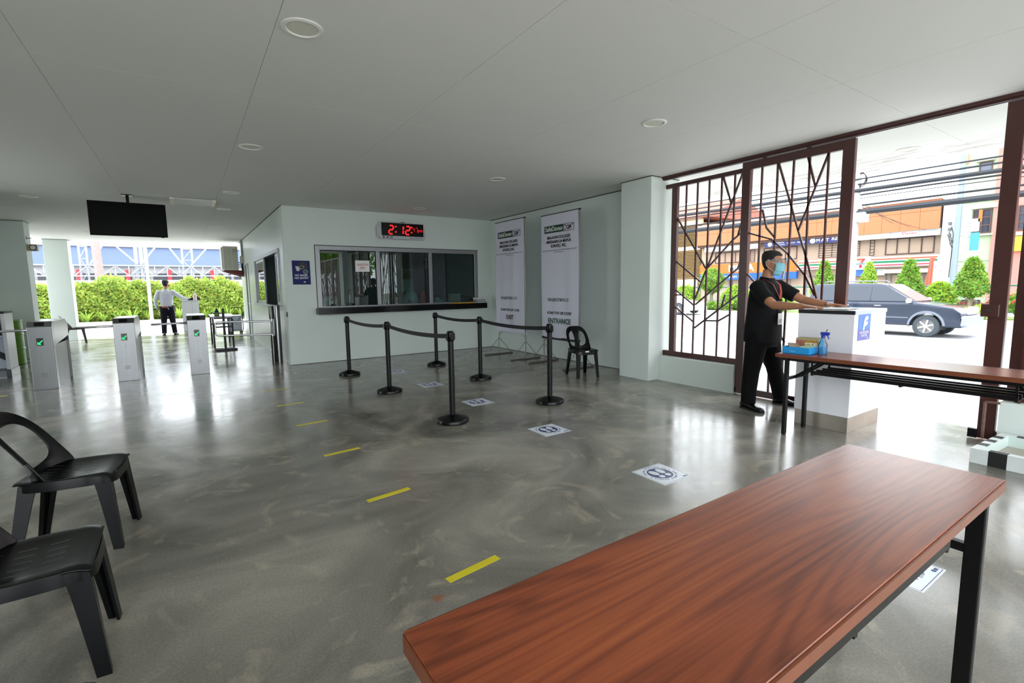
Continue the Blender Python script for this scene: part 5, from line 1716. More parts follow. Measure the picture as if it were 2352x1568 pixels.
# lanyard and badge
ly = MB()
for s in (-1, 1):
    pts = [(s * .082, -.055, 1.475), (s * .088, .02, 1.452), (s * .070, .098, 1.40), (s * .042, .128, 1.32), (.006 * s, .142, 1.245)]
    ly.tube(pts, [(.012, .002)] * 5, 8, upv=(0, 1, 0))
lo_ = ly.build('lanyard', mat('lanyard_red', (170, 62, 48), rough=0.6), g, smooth=True)
MB().tube([(0, .146, 1.245), (0, .152, 1.08)], .003, 6).build('badge_cord', BLACK_METAL, lo_)
MB().box(-.045, .045, .150, .156, .96, 1.085).build('badge', PAPER, lo_, bevel=0.004)
MB().box(-.034, .034, .1562, .157, .975, 1.02).build('badge_print', mat('badge_grey', (176, 180, 184)), lo_)

# ---- far person in white shirt, seen from behind
p2 = thing('person', 'person in white shirt and dark trousers seen from behind, arm on the far counter', 'person', (-.53, 19.35, 0), 0)
Hm2 = Matrix.Translation((.015, .02, 1.655)) @ Matrix.Rotation(R(-35), 4, 'Z')
b = MB()
head_mesh(b, Hm2, 1.06)
b.tube([(0, -.01, 1.40), (0, -.005, 1.48), (.01, .01, 1.57)], [.07, .056, .056], 16)
torso_rings(b, [(.95, 0, .13, .09, 2.3), (1.2, 0, .15, .10, 2.4), (1.38, 0, .12, .08, 2.2)])
A2R = [(.185, 0, 1.40), (.30, -.04, 1.30), (.43, -.10, 1.205), (.55, -.16, 1.165), (.655, -.20, 1.155)]
A2L = [(-.185, 0, 1.40), (-.25, -.02, 1.26), (-.285, -.035, 1.12), (-.285, -.01, 1.0), (-.265, .02, .89)]
for A in (A2R, A2L):
    b.tube(A, [.05, .045, .04, .036, .026], 12, round_ends=True)
hand(b, A2R[-1], (.9, -.3, -.05), (0, 0, 1), -1, 1.0, .15)
hand(b, A2L[-1], (.1, .1, -1), (-1, 0, 0), 1, 1.0, .3)
fuse(b.build('body', SKIN, p2), .007, 2)
sh = MB()
torso_rings(sh, [(.90, 0, .155, .115, 2.4), (.96, 0, .165, .12, 2.4), (1.08, 0, .170, .12, 2.5), (1.22, 0, .185, .125, 2.6), (1.34, 0, .19, .115, 2.5), (1.41, 0, .15, .09, 2.3), (1.46, 0, .075, .065, 2.0), (1.495, 0, .066, .062, 2.0)])
for A in (A2R, A2L):
    sh.tube([(A[0][0] * .7, A[0][1], 1.385)] + A, [.075, .072, .064, .056, .048, .036], 14)
fuse(sh.build('shirt', WHITE_CLOTH, p2), .010, 4)
pt = MB()
torso_rings(pt, [(.78, 0, .165, .125, 2.4), (.86, 0, .17, .13, 2.4), (.93, 0, .16, .12, 2.4)])
pt.tube([(.085, 0, .84), (.10, 0, .68), (.125, 0, .42), (.145, .0, .2), (.155, .0, .06)], [.11, .10, .078, .07, .068], 16)
pt.tube([(-.085, 0, .84), (-.10, -.02, .68), (-.115, -.03, .42), (-.125, -.05, .2), (-.13, -.06, .06)], [.11, .10, .078, .07, .068], 16)
fuse(pt.build('trousers', NAVY_CLOTH, p2), .011, 4)
bl = MB()
bl.loft([[(.178 * cos(a), .138 * sin(a), z) for a in [2 * pi * i / 28 for i in range(28)]] for z in (.885, .935)], cap=False)
be = bl.build('duty_belt', SHOE, p2, smooth=True)
MB().box(-.13, .0, -.147, -.130, .89, .93).build('red_patch', mat('belt_red', (176, 60, 46), rough=0.5), be)
MB().box(.145, .205, -.10, .04, .78, .97).build('holster', SHOE, be, bevel=0.015)
MB().box(-.225, -.165, -.07, .05, .84, .95).build('pouch', SHOE, be, bevel=0.01)
MB().tube([(.02, -.145, .93), (.03, -.15, .87), (.05, -.148, .84)], .008, 6).build('key_clip', CHROME, be)
shoe(p2, (.145, -.10, 0), (.215, .17, 0), SHOE, 1.05)
shoe(p2, (-.12, -.17, 0), (-.15, .10, 0), SHOE, 1.05)
hair_cap(p2, Hm2, 1.09, HAIR)
eyes(p2, Hm2, 1.06)
m = MB()
rings = []
for z, y0, w_ in ((.004, .108, .05), (-.03, .124, .062), (-.075, .118, .058), (-.118, .085, .04)):
    rings.append([Hm2 @ (Vector((u * w_ * 1.15, y0 - .055 * abs(u) ** 2.1, z)) * 1.06) for u in [j / 8 * 2 - 1 for j in range(9)]])
mm = m.loft(rings, cap=False, closed=False).build('face_mask', mat('mask_white', (220, 222, 226), rough=0.7), p2, smooth=True)
mm.modifiers.new('s', 'SOLIDIFY').thickness = .003
hb = thing('black_bag', 'crumpled black bag on the far counter under the outstretched hand', 'bag', (.20, 19.02, 1.12))
rg = random.Random(4)
rings = []
for z, r_ in ((0, .16), (.03, .165), (.07, .12), (.11, .06), (.14, .02)):
    rings.append([(r_ * (1 + rg.uniform(-.15, .15)) * cos(a) + z * .6, r_ * .6 * (1 + rg.uniform(-.15, .15)) * sin(a), z) for a in [2 * pi * i / 16 for i in range(16)]])
MB().loft(rings).build('bag_body', BLACK_CLOTH, hb, smooth=True, angle=70)
pbt = thing('pink_bottle', 'pale pink bottle standing on the far counter', 'bottle', (.245, 18.83, 1.12))
MB().lathe([(.045, 0), (.05, .01), (.05, .16), (.042, .19), (.018, .205), (.018, .24), (.005, .245)], 18).build('bottle_body', mat('pale_pink', (236, 204, 212), rough=0.35), pbt, smooth=True)
MB().box(-.04, .02, -.012, .012, .24, .275).build('pump_head', mat('cream_cap', (232, 224, 200)), pbt, bevel=0.004)
# ------------------------------------------------------------------ garden side: hedge, plants, lamp post, steel lattice, far buildings
HEDGE = leaf_mat('hedge_leaf', (150, 172, 78), .3)
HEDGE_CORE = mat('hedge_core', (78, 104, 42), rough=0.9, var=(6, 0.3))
PLANT = leaf_mat('strap_leaf', (160, 188, 84), .25)
TREE_LEAF = leaf_mat('topiary_leaf', (120, 158, 62), .35)
BUSH_LEAF = leaf_mat('bush_leaf', (156, 192, 70), .3)
BARK = mat('bark', (136, 122, 108), rough=0.9, var=(20, 0.25), bump=(40, 0.5))
rng = random.Random(11)

def hedge_top(x):
    return 1.92 + .16 * sin(x * 1.7) + .11 * sin(x * 4.1 + 1) + .06 * sin(x * 9.3)
hd = thing('hedge', 'long bright green clipped hedge across the driveway beyond the turnstiles', 'hedge', (0, 29.6, 0))
m = MB()
X0, X1 = -12.0, 3.4
nx = 60
rings = []
for i in range(nx + 1):
    x = X0 + (X1 - X0) * i / nx
    t = hedge_top(x) - .12
    rings.append([(x, -.30, .05), (x, -.36, .6), (x, -.28, t * .8), (x, -.1, t), (x, .3, t), (x, .5, .05)])
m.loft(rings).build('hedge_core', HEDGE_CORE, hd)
m = MB()
def place():
    x = rng.uniform(X0, X1)
    t = hedge_top(x)
    u = rng.random()
    if u < .8:
        z = rng.uniform(.12, t)
        d = .12 * sin(x * 3.3 + z * 4) + .08 * sin(x * 7 + z * 9)
        return (x, -.40 + d * .9 - .1 * (1 - abs(z / t - .5)), z), (rng.uniform(-.3, .3), -1, .35)
    return (x, rng.uniform(-.3, .3), t - .1 + rng.uniform(-.08, .06)), (0, -.3, 1)
leaf_cloud(m, 15000, place, .17, rng)
o = m.build('hedge_leaves', HEDGE, hd); o['kind'] = 'stuff'

def strap_plant(label, x, y, h, n, seed):
    r = random.Random(seed)
    p = thing('strap_leaf_plant', label, 'plant', (x, y, .05), group='strap leaf plants along the hedge foot')
    m = MB()
    for i in range(n):
        a = r.uniform(0, 2 * pi)
        L = h * r.uniform(.75, 1.2)
        lean_ = r.uniform(.25, .85)
        w_ = .035
        d = Vector((cos(a), sin(a), 0)); s_ = Vector((-sin(a), cos(a), 0))
        q = []
        for k in range(6):
            t = k / 5
            pos = d * (L * lean_ * t ** 1.3) + Vector((0, 0, L * (t - .35 * lean_ * t * t)))
            ww = w_ * (1 - t) ** .6 * (.6 + t) + .002
            q += [pos - s_ * ww, pos + s_ * ww]
        m.add(q, [(2 * k, 2 * k + 1, 2 * k + 3, 2 * k + 2) for k in range(5)])
    m.build('leaves', PLANT, p)
    return p
k = 0
words = ['first', 'second', 'third', 'fourth', 'fifth', 'sixth', 'seventh', 'eighth', 'ninth', 'tenth', 'eleventh', 'twelfth', 'thirteenth', 'fourteenth']
xs_p = [-5.9, -4.9, -3.75, -3.2, -2.7, -2.15, -1.55, -.95, -.3, .25, .8, 1.3, 1.8, 2.3]
for i, x in enumerate(xs_p):
    strap_plant('bright strap leaf plant at the hedge foot, %s from the pillar side' % words[i], x, 28.85 + .12 * sin(i * 2.1), .62 + .12 * sin(i * 1.7), 22, 50 + i)

LAMP_W = mat('galvanised_white', (176, 180, 188), rough=0.4)
lp0 = thing('lamp_post', 'slim white lamp post rising in front of the green hedge', 'lamp post', (-1.42, 28.75, .05))
MB().lathe([(.075, 0), (.072, 3.2), (.06, 8.0)], 16).build('pole', LAMP_W, lp0, smooth=True)
MB().lathe([(.14, 0), (.14, .03), (.09, .05), (.08, .12)], 16).build('base', LAMP_W, lp0, smooth=True)
MB().tube([(0, 0, 7.9), (0, -.4, 8.2), (0, -1.1, 8.3)], .04, 8).box(-.12, .12, -1.6, -1.0, 8.26, 8.36).build('arm', LAMP_W, lp0, smooth=True, angle=30)

pl = thing('palm_tree', 'palm with a ringed grey pink trunk behind the white wall', 'tree', (-3.55, 33, -.2))
rg = random.Random(6)
prof = []
rings = []
for k in range(60):
    z = k * .16
    bulge = .02 * (k % 2)
    rings.append([(-.03 * z + (.20 - .006 * z + bulge) * cos(a), (.20 - .006 * z + bulge) * sin(a), z) for a in [2 * pi * i / 14 for i in range(14)]])
MB().loft(rings).build('trunk', mat('palm_trunk', (150, 134, 132), rough=0.9, var=(5, 0.1)), pl, smooth=True, angle=25)
m = MB()
for f_ in range(13):
    a = 2 * pi * f_ / 13 + .2
    for k in range(26):
        t = k / 25
        c_ = Vector((-.29 + cos(a) * 2.4 * t, sin(a) * 2.4 * t, 9.6 + 1.1 * t - 2.4 * t * t))
        for s in (-1, 1):
            e = Vector((-sin(a) * s, cos(a) * s, -.5)) * (.55 * (1 - .6 * t))
            d2 = Vector((cos(a), sin(a), 0)) * .05
            m.add([c_ - d2, c_ + d2, c_ + e + d2 * 3], [(0, 1, 2)])
o = m.build('fronds', BUSH_LEAF, pl)

struct(bx('wall_garden', -30, 12, 31.0, 31.2, -.5, 2.0, mat('garden_wall_white', (190, 190, 190), rough=0.7)))
struct(bx('street_back', -40, 30, 31.2, 41.5, -.5, -.3, ASPHALT))
LAT = mat('white_steel', (150, 154, 162), rough=0.45)
def lattice_column(label, x0, x1, z0, z1, y, w_):
    c = thing('lattice_column', label, 'column', ((x0 + x1) / 2, y, -.3), group='white steel lattice columns of the billboard frame')
    hw = (x1 - x0) / 2
    for s in (-1, 1):
        MB().box(s * hw - w_ / 2, s * hw + w_ / 2, -w_ / 2, w_ / 2, 0, z1).build('chord', LAT, c)
    m = MB()
    n_ = 12
    for k in range(n_):
        za = .3 + (z1 - .6) * k / n_; zb = .3 + (z1 - .6) * (k + 1) / n_
        s = 1 if k % 2 else -1
        m.bar((-hw * s, 0, za), (hw * s, 0, zb), .05, .05, (0, 1, 0)).bar((-hw, 0, zb), (hw, 0, zb), .05, .05, (0, 1, 0))
    m.build('lacing', LAT, c)
    return c
lattice_column('left white steel lattice column of the frame behind the hedge', -4.74, -4.42, 0, 8.5, 36, .09)
lattice_column('middle white steel lattice column, broad and closest to the lamp post', -2.24, -2.0, 0, 8.5, 36, .18)
lattice_column('right white steel ladder like lattice column behind the hedge', .0, .50, 0, 8.5, 36, .11)
trs = thing('lattice_beam', 'long white horizontal steel lattice beam just above the hedge', 'beam', (0, 35.7, 2.62))
for z in (-.29, .30):
    MB().box(-7, 6, -.04, .04, z - .035, z + .035).build('chord', LAT, trs)
for k in range(21):
    x = -6.8 + .6 * k
    s = 1 if k % 2 else -1
    MB().bar((x, 0, -.28 * s), (x + .6, 0, .28 * s), .05, .05, (0, 1, 0)).bar((x + .6, 0, -.27), (x + .6, 0, .27), .05, .05, (0, 1, 0)).build('lacing_bar', LAT, trs)
for i, (a, b_, lb) in enumerate((((-3.35, 4.30), (-2.2, 3.02), 'thin white brace sloping down to the middle lattice column from the left'), ((-1.05, 4.35), (-2.0, 3.02), 'white brace sloping down left to the middle lattice column'),
                                 ((-.75, 4.25), (-.03, 3.05), 'white brace sloping down right to the ladder like column'), ((1.55, 4.35), (.42, 2.98), 'broad white brace sloping down left to the ladder like column'), ((-4.3, 2.98), (-3.6, 4.2), 'white brace behind the palm trunk'))):
    d = MB().bar((a[0], 35.9, a[1] + 0), (b_[0], 35.9, b_[1]), .09, .09, (0, 1, 0)).build('brace', LAT)
    tag(d, lb, 'brace', 'white steel braces of the billboard frame')

fbld = thing('far_building', 'long building with a blue grey upper wall and dark shop openings behind the lattice', 'building', (0, 45, 0))
MB().box(-26, 16, 0, 8, 3.25, 4.62).build('blue_wall', mat('blue_grey_cladding', (100, 116, 146), rough=0.6, var=(.5, 0.05)), fbld)
MB().box(-26, 16, -.15, 8, 4.62, 4.95).build('parapet', mat('pale_parapet', (150, 142, 140), rough=0.7), fbld)
MB().box(-26, 16, .3, 8, -.3, 3.25).build('shop_wall', mat('shop_white', (150, 150, 152), rough=0.7), fbld)
sh_d = mat('shop_dark', (44, 46, 52), rough=0.4)
for i in range(22):
    x = -14.5 + 1.05 * i
    MB().box(x, x + .85, .2, .32, .2, 2.75).build('shop_window', sh_d, fbld)
SR = mat('shop_red', (206, 40, 48), rough=0.5)
for x in (-3.5, -1.0, 1.75, -6.2, 4.4):
    MB().box(x, x + .24, .12, .28, -.3, 3.0).build('red_column', SR, fbld)

# ------------------------------------------------------------------ street side: median planting and railing
def cone_tree(label, x, y, z0, ztrunk, ztop, r, n, seed, material=TREE_LEAF, egg=False, group='clipped street trees on the median'):
    rg = random.Random(seed)
    t = thing('street_tree', label, 'tree', (x, y, z0), group=group)
    h = ztop - ztrunk
    MB().tube([(0, 0, 0), (.02, .01, ztrunk * .6), (0, 0, ztrunk + h * .3)], [.10, .075, .06], 9).build('trunk', BARK, t, smooth=True)
    if ztrunk > .5:
        m = MB()
        for k in range(5):
            a = 2 * pi * k / 5
            m.tube([(0, 0, ztrunk * .7), (r * .35 * cos(a), r * .35 * sin(a), ztrunk + h * .15)], [.045, .02], 6)
        m.build('branch', BARK, t, smooth=True)
    def rad(u):
        if egg:
            return r * (max(0, sin(pi * min(1, .06 + u * .94))) ** .6)
        return r * (min(1, u / .14) ** .6) * (1 - max(0, u - .14) / .90) ** .72
    m = MB()
    rings = []
    for k in range(11):
        u = k / 10
        rr = max(.02, rad(u) * .84)
        rings.append([(rr * cos(a) * (1 + .08 * sin(3 * a + k)), rr * sin(a) * (1 + .08 * sin(3 * a + k)), ztrunk + h * (.03 + u * .92)) for a in [2 * pi * i / 14 for i in range(14)]])
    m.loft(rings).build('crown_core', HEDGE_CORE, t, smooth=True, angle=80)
    def place():
        u = rg.random() ** 1.15
        a = rg.uniform(0, 2 * pi)
        rr = rad(u) * (.86 + .12 * sin(5 * a + 11 * u) + rg.uniform(-.03, .06))
        return (rr * cos(a), rr * sin(a), ztrunk + h * u), (cos(a), sin(a), .45)
    m = MB()
    leaf_cloud(m, n, place, .15, rg)
    o = m.build('crown', material, t)
    return t
GZ = -.24
cone_tree('clipped cone shaped tree nearest the second gate leaf, a motorbike behind its trunk', 28.5, 6.58, GZ, .95, 2.58, .64, 2600, 1)
cone_tree('clipped cone shaped tree in front of the convenience store stripes', 28.5, 8.80, GZ, .95, 2.62, .55, 2200, 2)
cone_tree('clipped cone shaped tree seen between the bars of the near gate leaf', 28.5, 12.52, GZ, .75, 2.78, .58, 2200, 3)
cone_tree('small yellow green tree behind the dark van roof', 37.4, 13.72, -.2, .9, 2.85, .58, 1500, 4, BUSH_LEAF)
cone_tree('clipped tree seen between the bars of the fixed fence panel', 28.5, 19.2, GZ, 1.15, 2.6, .72, 2600, 5, egg=True)
def bush(label, x, y, w_, d_, h_, n, seed, material=BUSH_LEAF):
    rg = random.Random(seed)
    t = thing('bush', label, 'bush', (x, y, GZ), group='low bushes on the median')
    m = MB()
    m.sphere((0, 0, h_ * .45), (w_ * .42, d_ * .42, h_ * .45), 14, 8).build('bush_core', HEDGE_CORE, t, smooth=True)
    def place():
        a = rg.uniform(0, 2 * pi); e = rg.uniform(-.35, 1.5)
        k = .92 + .12 * sin(4 * a) * cos(3 * e)
        p = Vector((cos(a) * cos(e), sin(a) * cos(e), sin(e)))
        return (p.x * w_ * .5 * k, p.y * d_ * .5 * k, h_ * .46 + p.z * h_ * .5 * k), p
    m = MB()
    leaf_cloud(m, n, place, .15, rg)
    m.build('foliage', material, t)
    return t
bush('broad yellow green bush beyond the bonnet of the dark van', 29.3, 7.86, 1.0, 1.25, 1.62, 1500, 21)
bush('small yellow green bush on the median kerb right of the dark van', 28.0, 6.10, .7, .62, .55, 500, 22)
fbush = bush('green bush with red flowers right of the second gate leaf', 28.5, 4.7, 1.0, 1.5, 1.3, 1400, 23, TREE_LEAF)
bush('green bush left of the clipped tree behind the fixed fence panel', 28.5, 21.2, 1.1, 1.9, 1.6, 1600, 24)
bush('wide green bush right of the clipped tree behind the fixed fence panel', 28.5, 17.45, 1.1, 1.9, 1.55, 1600, 25)
bush('green bush behind the guard between the gate bars', 28.5, 14.9, .9, 1.7, 1.0, 1100, 26)
bush('dense green bush filling the left edge of the fixed fence panel', 28.5, 23.6, 1.1, 2.2, 1.35, 1500, 27, TREE_LEAF)
bush('low green plants in front of the fixed fence panel bushes', 27.8, 18.6, .6, 2.4, .45, 900, 28, TREE_LEAF)
fl = MB()
rg = random.Random(8)
for k in range(40):
    a = rg.uniform(0, 2 * pi); e = rg.uniform(0, 1.4)
    c_ = (.5 * cos(a) * cos(e), .72 * sin(a) * cos(e), .62 + .68 * sin(e))
    fl.sphere(c_, .045, 6, 4)
fl.build('red_flowers', mat('flower_red', (200, 40, 54), rough=0.6), fbush)['kind'] = 'stuff'
rl = thing('green_railing', 'green pipe railing with wire mesh running along the median', 'railing', (30.15, 0, GZ))
GRN = mat('railing_green', (24, 100, 82), rough=0.45)
MB().tube([(0, -30, 1.40), (0, 60, 1.40)], .035, 8).build('top_pipe', GRN, rl, smooth=True)
MB().tube([(0, -30, .22), (0, 60, .22)], .03, 8).build('bottom_pipe', mat('railing_dark', (40, 84, 76), rough=0.5), rl, smooth=True)
for k in range(30):
    y = -18 + 2.5 * k + .9
    MB().tube([(0, y, 0), (0, y, 1.40)], .035, 8).build('post', GRN, rl, smooth=True)
m = MB()
for k in range(14):
    z = .28 + k * .08
    m.box(-.004, .004, -5, 40, z - .004, z + .004)
for k in range(300):
    y = -4 + k * .145
    m.box(-.004, .004, y - .004, y + .004, .24, 1.38)
o = m.build('wire_mesh', mat('mesh_green', (120, 176, 160), rough=0.5), rl); o['kind'] = 'stuff'

# ------------------------------------------------------------------ buildings across the street
BX = 40.0
def windowpart(parent, x, y0, y1, z0, z1, cols, rows, frame, pane, name='window', t=.06, sill=None):
    """window set in a wall facing -X; panes are children"""
    w_ = MB().box(x - .05, x + .04, y0, y1, z0, z0 + t).box(x - .05, x + .04, y0, y1, z1 - t, z1).box(x - .05, x + .04, y0, y0 + t, z0 + t, z1 - t).box(x - .05, x + .04, y1 - t, y1, z0 + t, z1 - t)
    for c_ in range(1, cols):
        y = y0 + (y1 - y0) * c_ / cols
        w_.box(x - .045, x + .035, y - t / 2, y + t / 2, z0 + t, z1 - t)
    for r_ in range(1, rows):
        z = z0 + (z1 - z0) * r_ / rows
        w_.box(x - .04, x + .03, y0 + t, y1 - t, z - t / 2, z + t / 2)
    f = w_.build(name, frame, parent)
    for c_ in range(cols):
        for r_ in range(rows):
            a = y0 + (y1 - y0) * c_ / cols + t * .5; b_ = y0 + (y1 - y0) * (c_ + 1) / cols - t * .5
            za = z0 + (z1 - z0) * r_ / rows + t * .5; zb = z0 + (z1 - z0) * (r_ + 1) / rows - t * .5
            pm = pane[(c_ + r_) % len(pane)] if isinstance(pane, list) else pane
            MB().box(x + .005, x + .015, a, b_, za, zb).build('pane', pm, f)
    return f
PANE_D = mat('pane_dark', (44, 48, 62), rough=0.15)
PANE_M = mat('pane_mid', (96, 102, 118), rough=0.3)
FR_BR = mat('frame_brown', (78, 56, 54), rough=0.6)
BEIGE = mat('beige_render', (168, 146, 128), rough=0.8, var=(.6, 0.04))
shop = thing('shop_building', 'two storey shop row with an orange panelled fascia across the street', 'building', (0, 0, 0))
MB().box(BX, BX + 12, 10.8, 28.1, 3.1, 4.7).box(BX, BX + 12, 10.8, 28.1, -.2, 2.25).box(BX + .4, BX + 12, 10.8, 28.1, 2.25, 3.1).box(BX + .3, BX + 12, 10.8, 28.1, 4.7, 6.3).build('wall', BEIGE, shop)
OR1 = mat('orange_panel', (178, 104, 64), rough=0.5)
for r_, (z0, z1) in enumerate(((4.86, 5.775), (5.79, 6.46))):
    for k in range(17):
        y0 = 10.79 + 1.02 * k
        zlo = z0 - (.22 if r_ == 0 and k < 5 else 0)
        MB().box(BX - .75, BX - .68, y0 + .008, min(28.1, y0 + 1.014), zlo if r_ == 0 else z0, z1).build('fascia_panel', OR1, shop)
MB().box(BX - .68, BX + .3, 10.79, 28.1, 4.66, 6.44).build('fascia_box', mat('fascia_dark', (70, 46, 34), rough=0.7), shop)
MB().box(BX - .9, BX - .4, 10.79, 28.2, 6.46, 6.60).build('roof_edge', mat('roof_edge', (206, 176, 160), rough=0.6), shop)
def sign(label, parts, name='shop_sign'):
    s = thing(name, label, 'sign', (0, 0, 0))
    for y0, y1, z0, z1, m_, nm in parts:
        MB().box(BX - .62, BX - .52, y0, y1, z0, z1).build(nm, m_, s)
    return s
WH = mat('sign_white', (186, 186, 192), rough=0.4)
NV = mat('sign_navy', (30, 32, 88), rough=0.4)
TXX = lambda y, z: TO_X((BX - .625, y, z))
s = sign('pale banner sign with red and grey lettering over the wide window', [(10.78, 13.33, 4.26, 4.69, mat('banner_pale_blue', (206, 220, 240), rough=0.5), 'sheet')])
text('Davao', .22, mat('sign_red', (212, 70, 64)), TXX(12.35, 4.50), s, bold=.02, width=.75)
text('DENTAL CENTER', .17, mat('sign_greyblue', (150, 164, 190)), TXX(11.45, 4.53), s, bold=.01, width=1.0)
text('Dental Clinic', .14, mat('sign_greyblue', (150, 164, 190)), TXX(12.0, 4.36), s, width=1.3)
sign('blank beige sign board under the orange fascia', [(13.35, 16.0, 4.28, 4.68, mat('sign_beige', (216, 210, 192), rough=0.6), 'board')])
s = sign('navy sign board that reads MAT READ under the orange fascia', [(16.0, 18.55, 4.28, 4.74, NV, 'board'), (18.57, 21.9, 4.27, 4.69, NV, 'board')])
text('READ', .30, WH, TXX(16.45, 4.53), s, bold=.02, width=.95)
text('M A T', .30, WH, TXX(17.55, 4.50), s, bold=.03, width=.85)
disc(MB(), .19, .01, TO_X((BX - .625, 18.22, 4.50)), 20).build('round_logo', mat('logo_pale', (196, 222, 216)), s)
disc(MB(), .17, .01, TO_X((BX - .625, 21.45, 4.48)), 20).build('round_logo', mat('logo_pale2', (176, 196, 214)), s)
text('MEDICA', .15, WH, TXX(20.75, 4.56), s, bold=.02, width=.8)
text('PHARMACEUTICALS', .10, WH, TXX(20.75, 4.40), s, bold=.02, width=.95)
text('REAL ESTATE', .12, WH, TXX(19.8, 4.48), s, bold=.01, width=.6)
text('TRAVEL', .16, WH, TXX(19.05, 4.48), s, bold=.01, width=.6)
sign('light grey awning sign left of the navy sign board', [(22.3, 27.4, 4.25, 4.66, mat('sign_grey', (192, 196, 196), rough=0.6), 'board')])
windowpart(shop, BX, 11.17, 13.81, 3.20, 4.26, 4, 1, FR_BR, [PANE_M, PANE_D, PANE_M, PANE_M])
windowpart(shop, BX, 14.44, 14.72, 3.22, 4.27, 1, 5, FR_BR, PANE_M, 'vent_window', .03)
windowpart(shop, BX, 15.33, 18.03, 3.25, 4.25, 3, 6, FR_BR, [PANE_M, PANE_D], t=.03)
windowpart(shop, BX, 19.6, 22.26, 3.25, 4.25, 3, 1, FR_BR, [PANE_D, PANE_M])
windowpart(shop, BX, 23.0, 23.42, 3.2, 4.2, 1, 6, FR_BR, PANE_M, 'vent_window', .03)
windowpart(shop, BX, 23.78, 26.7, 3.22, 4.15, 3, 1, FR_BR, PANE_D)
# ground floor openings
for y0, y1 in ((10.95, 12.2), (12.35, 13.4), (13.6, 15.6), (15.8, 17.4), (17.5, 18.8), (20.0, 22.5), (22.8, 25.0), (25.2, 27.5)):
    windowpart(shop, BX, y0, y1, -.15, 1.9, 2, 1, mat('shopfront_frame', (110, 112, 118), rough=0.5), [mat('shopfront_glass', (86, 92, 98), rough=0.15), PANE_M], 'shopfront', .07)
# convenience store sign
cs = thing('store_sign', 'white convenience store sign with orange, green and red stripes reading 7-ELEVEN', 'sign', (BX - .5, 0, 0))
MB().box(-.35, .0, 10.72, 14.30, 2.38, 3.06).box(-.35, .0, 15.46, 19.14, 2.38, 3.06).build('sign_box', WH, cs)
MB().box(-.40, .0, 14.31, 15.45, 2.24, 3.14).build('logo_box', mat('sign_white2', (168, 170, 186), rough=0.4), cs)
S_OR, S_GR, S_RD = mat('stripe_orange', (214, 74, 34), rough=0.4), mat('stripe_green', (0, 104, 66), rough=0.4), mat('stripe_red', (182, 20, 44), rough=0.4)
for y0, y1 in ((10.74, 14.28), (15.48, 19.1)):
    for z0, z1, m_ in ((2.85, 2.94, S_OR), (2.64, 2.775, S_GR), (2.46, 2.535, S_RD)):
        MB().box(-.357, -.35, y0, y1, z0, z1).build('stripe', m_, cs)
L7 = lambda: TO_X((-.405, 14.88, 2.69))
MB().prism([(-.24, .32), (.24, .32), (.24, .19), (-.24, .19)], .006, L7()).build('seven_top', S_OR, cs)
MB().prism([(.24, .32), (.24, .22), (.09, .02), (-.05, .02), (.08, .19), (.24, .32)][:5], .009, L7()).prism([(-.08, -.11), (.08, -.11), (.08, -.32), (-.08, -.32)], .006, L7()).build('seven_stem', S_RD, cs)
text('ELEVEN', .13, S_GR, TO_X((-.408, 14.88, 2.635)), cs, bold=.03, width=.56)
ps = thing('shop_poster', 'bright blue poster board under the store sign', 'poster', (BX - .45, 14.9, 2.03))
MB().box(-.03, 0, -.85, 1.1, -.22, .22).build('board', mat('poster_sky', (70, 120, 216), rough=0.4, var=(3, 0.4)), ps)
MB().box(-.035, 0, -1.32, -.86, -.20, .22).build('white_board', WH, ps)
aw_ = bx('awning', BX - .9, BX - .05, 10.8, 13.55, 1.95, 2.2, mat('awning_beige', (196, 184, 162), rough=0.7))
tag(aw_, 'beige awning over the store entrance', 'awning')
# orange and blue shop
ob = thing('store_sign', 'orange shop sign with large white letters over a blue band, behind the fence bars', 'sign', (BX - .5, 0, 0))
MB().box(-.3, .0, 19.2, 27.7, 2.27, 3.10).build('orange_board', mat('sign_orange', (206, 96, 20), rough=0.4), ob)
MB().box(-.3, .0, 19.2, 27.7, 1.72, 2.26).build('blue_board', mat('sign_blue', (16, 82, 170), rough=0.4), ob)
m = MB()
for k in range(8):
    m.box(-.302, -.300, 19.9 + k * 1.05, 19.915 + k * 1.05, 2.28, 3.09)
m.build('panel_joint', mat('sign_orange_dark', (196, 112, 34)), ob)
text('MEGA', .75, WH, TO_X((-.305, 23.75, 2.68)), ob, bold=.035, width=2.3)
text('KOREAN STORE', .30, WH, TO_X((-.305, 24.2, 1.98)), ob, bold=.02, width=2.6)
# beige louvred building to the left
lb = thing('louvred_building', 'beige building with horizontal louvres and a red roof left of the shops', 'building', (BX, 0, 0))
MB().box(.2, 10, 28.3, 42, -.2, 7.1).build('wall', mat('louvre_wall', (160, 138, 100), rough=0.8), lb)
SL = mat('louvre_tan', (150, 122, 80), rough=0.6)
k = 0
for (z0, z1) in ((2.0, 4.55), (4.95, 6.9)):
    n_ = int((z1 - z0) / .13)
    for i in range(n_):
        z = z0 + i * (z1 - z0) / n_
        MB().add([(.2, 28.3, z + .10), (.2, 36, z + .10), (-.02, 36, z), (-.02, 28.3, z), (.2, 28.3, z + .115), (.2, 36, z + .115), (-.02, 36, z + .02), (-.02, 28.3, z + .02)],
                 [(0, 1, 2, 3), (4, 7, 6, 5), (2, 6, 7, 3), (0, 4, 5, 1), (0, 3, 7, 4), (1, 5, 6, 2)]).build('slat', SL, lb)
MB().box(-.05, .25, 28.3, 36, 4.58, 4.92).box(-.05, .25, 28.2, 36, 6.93, 7.5).build('pale_band', mat('band_cream', (236, 214, 178), rough=0.7), lb)
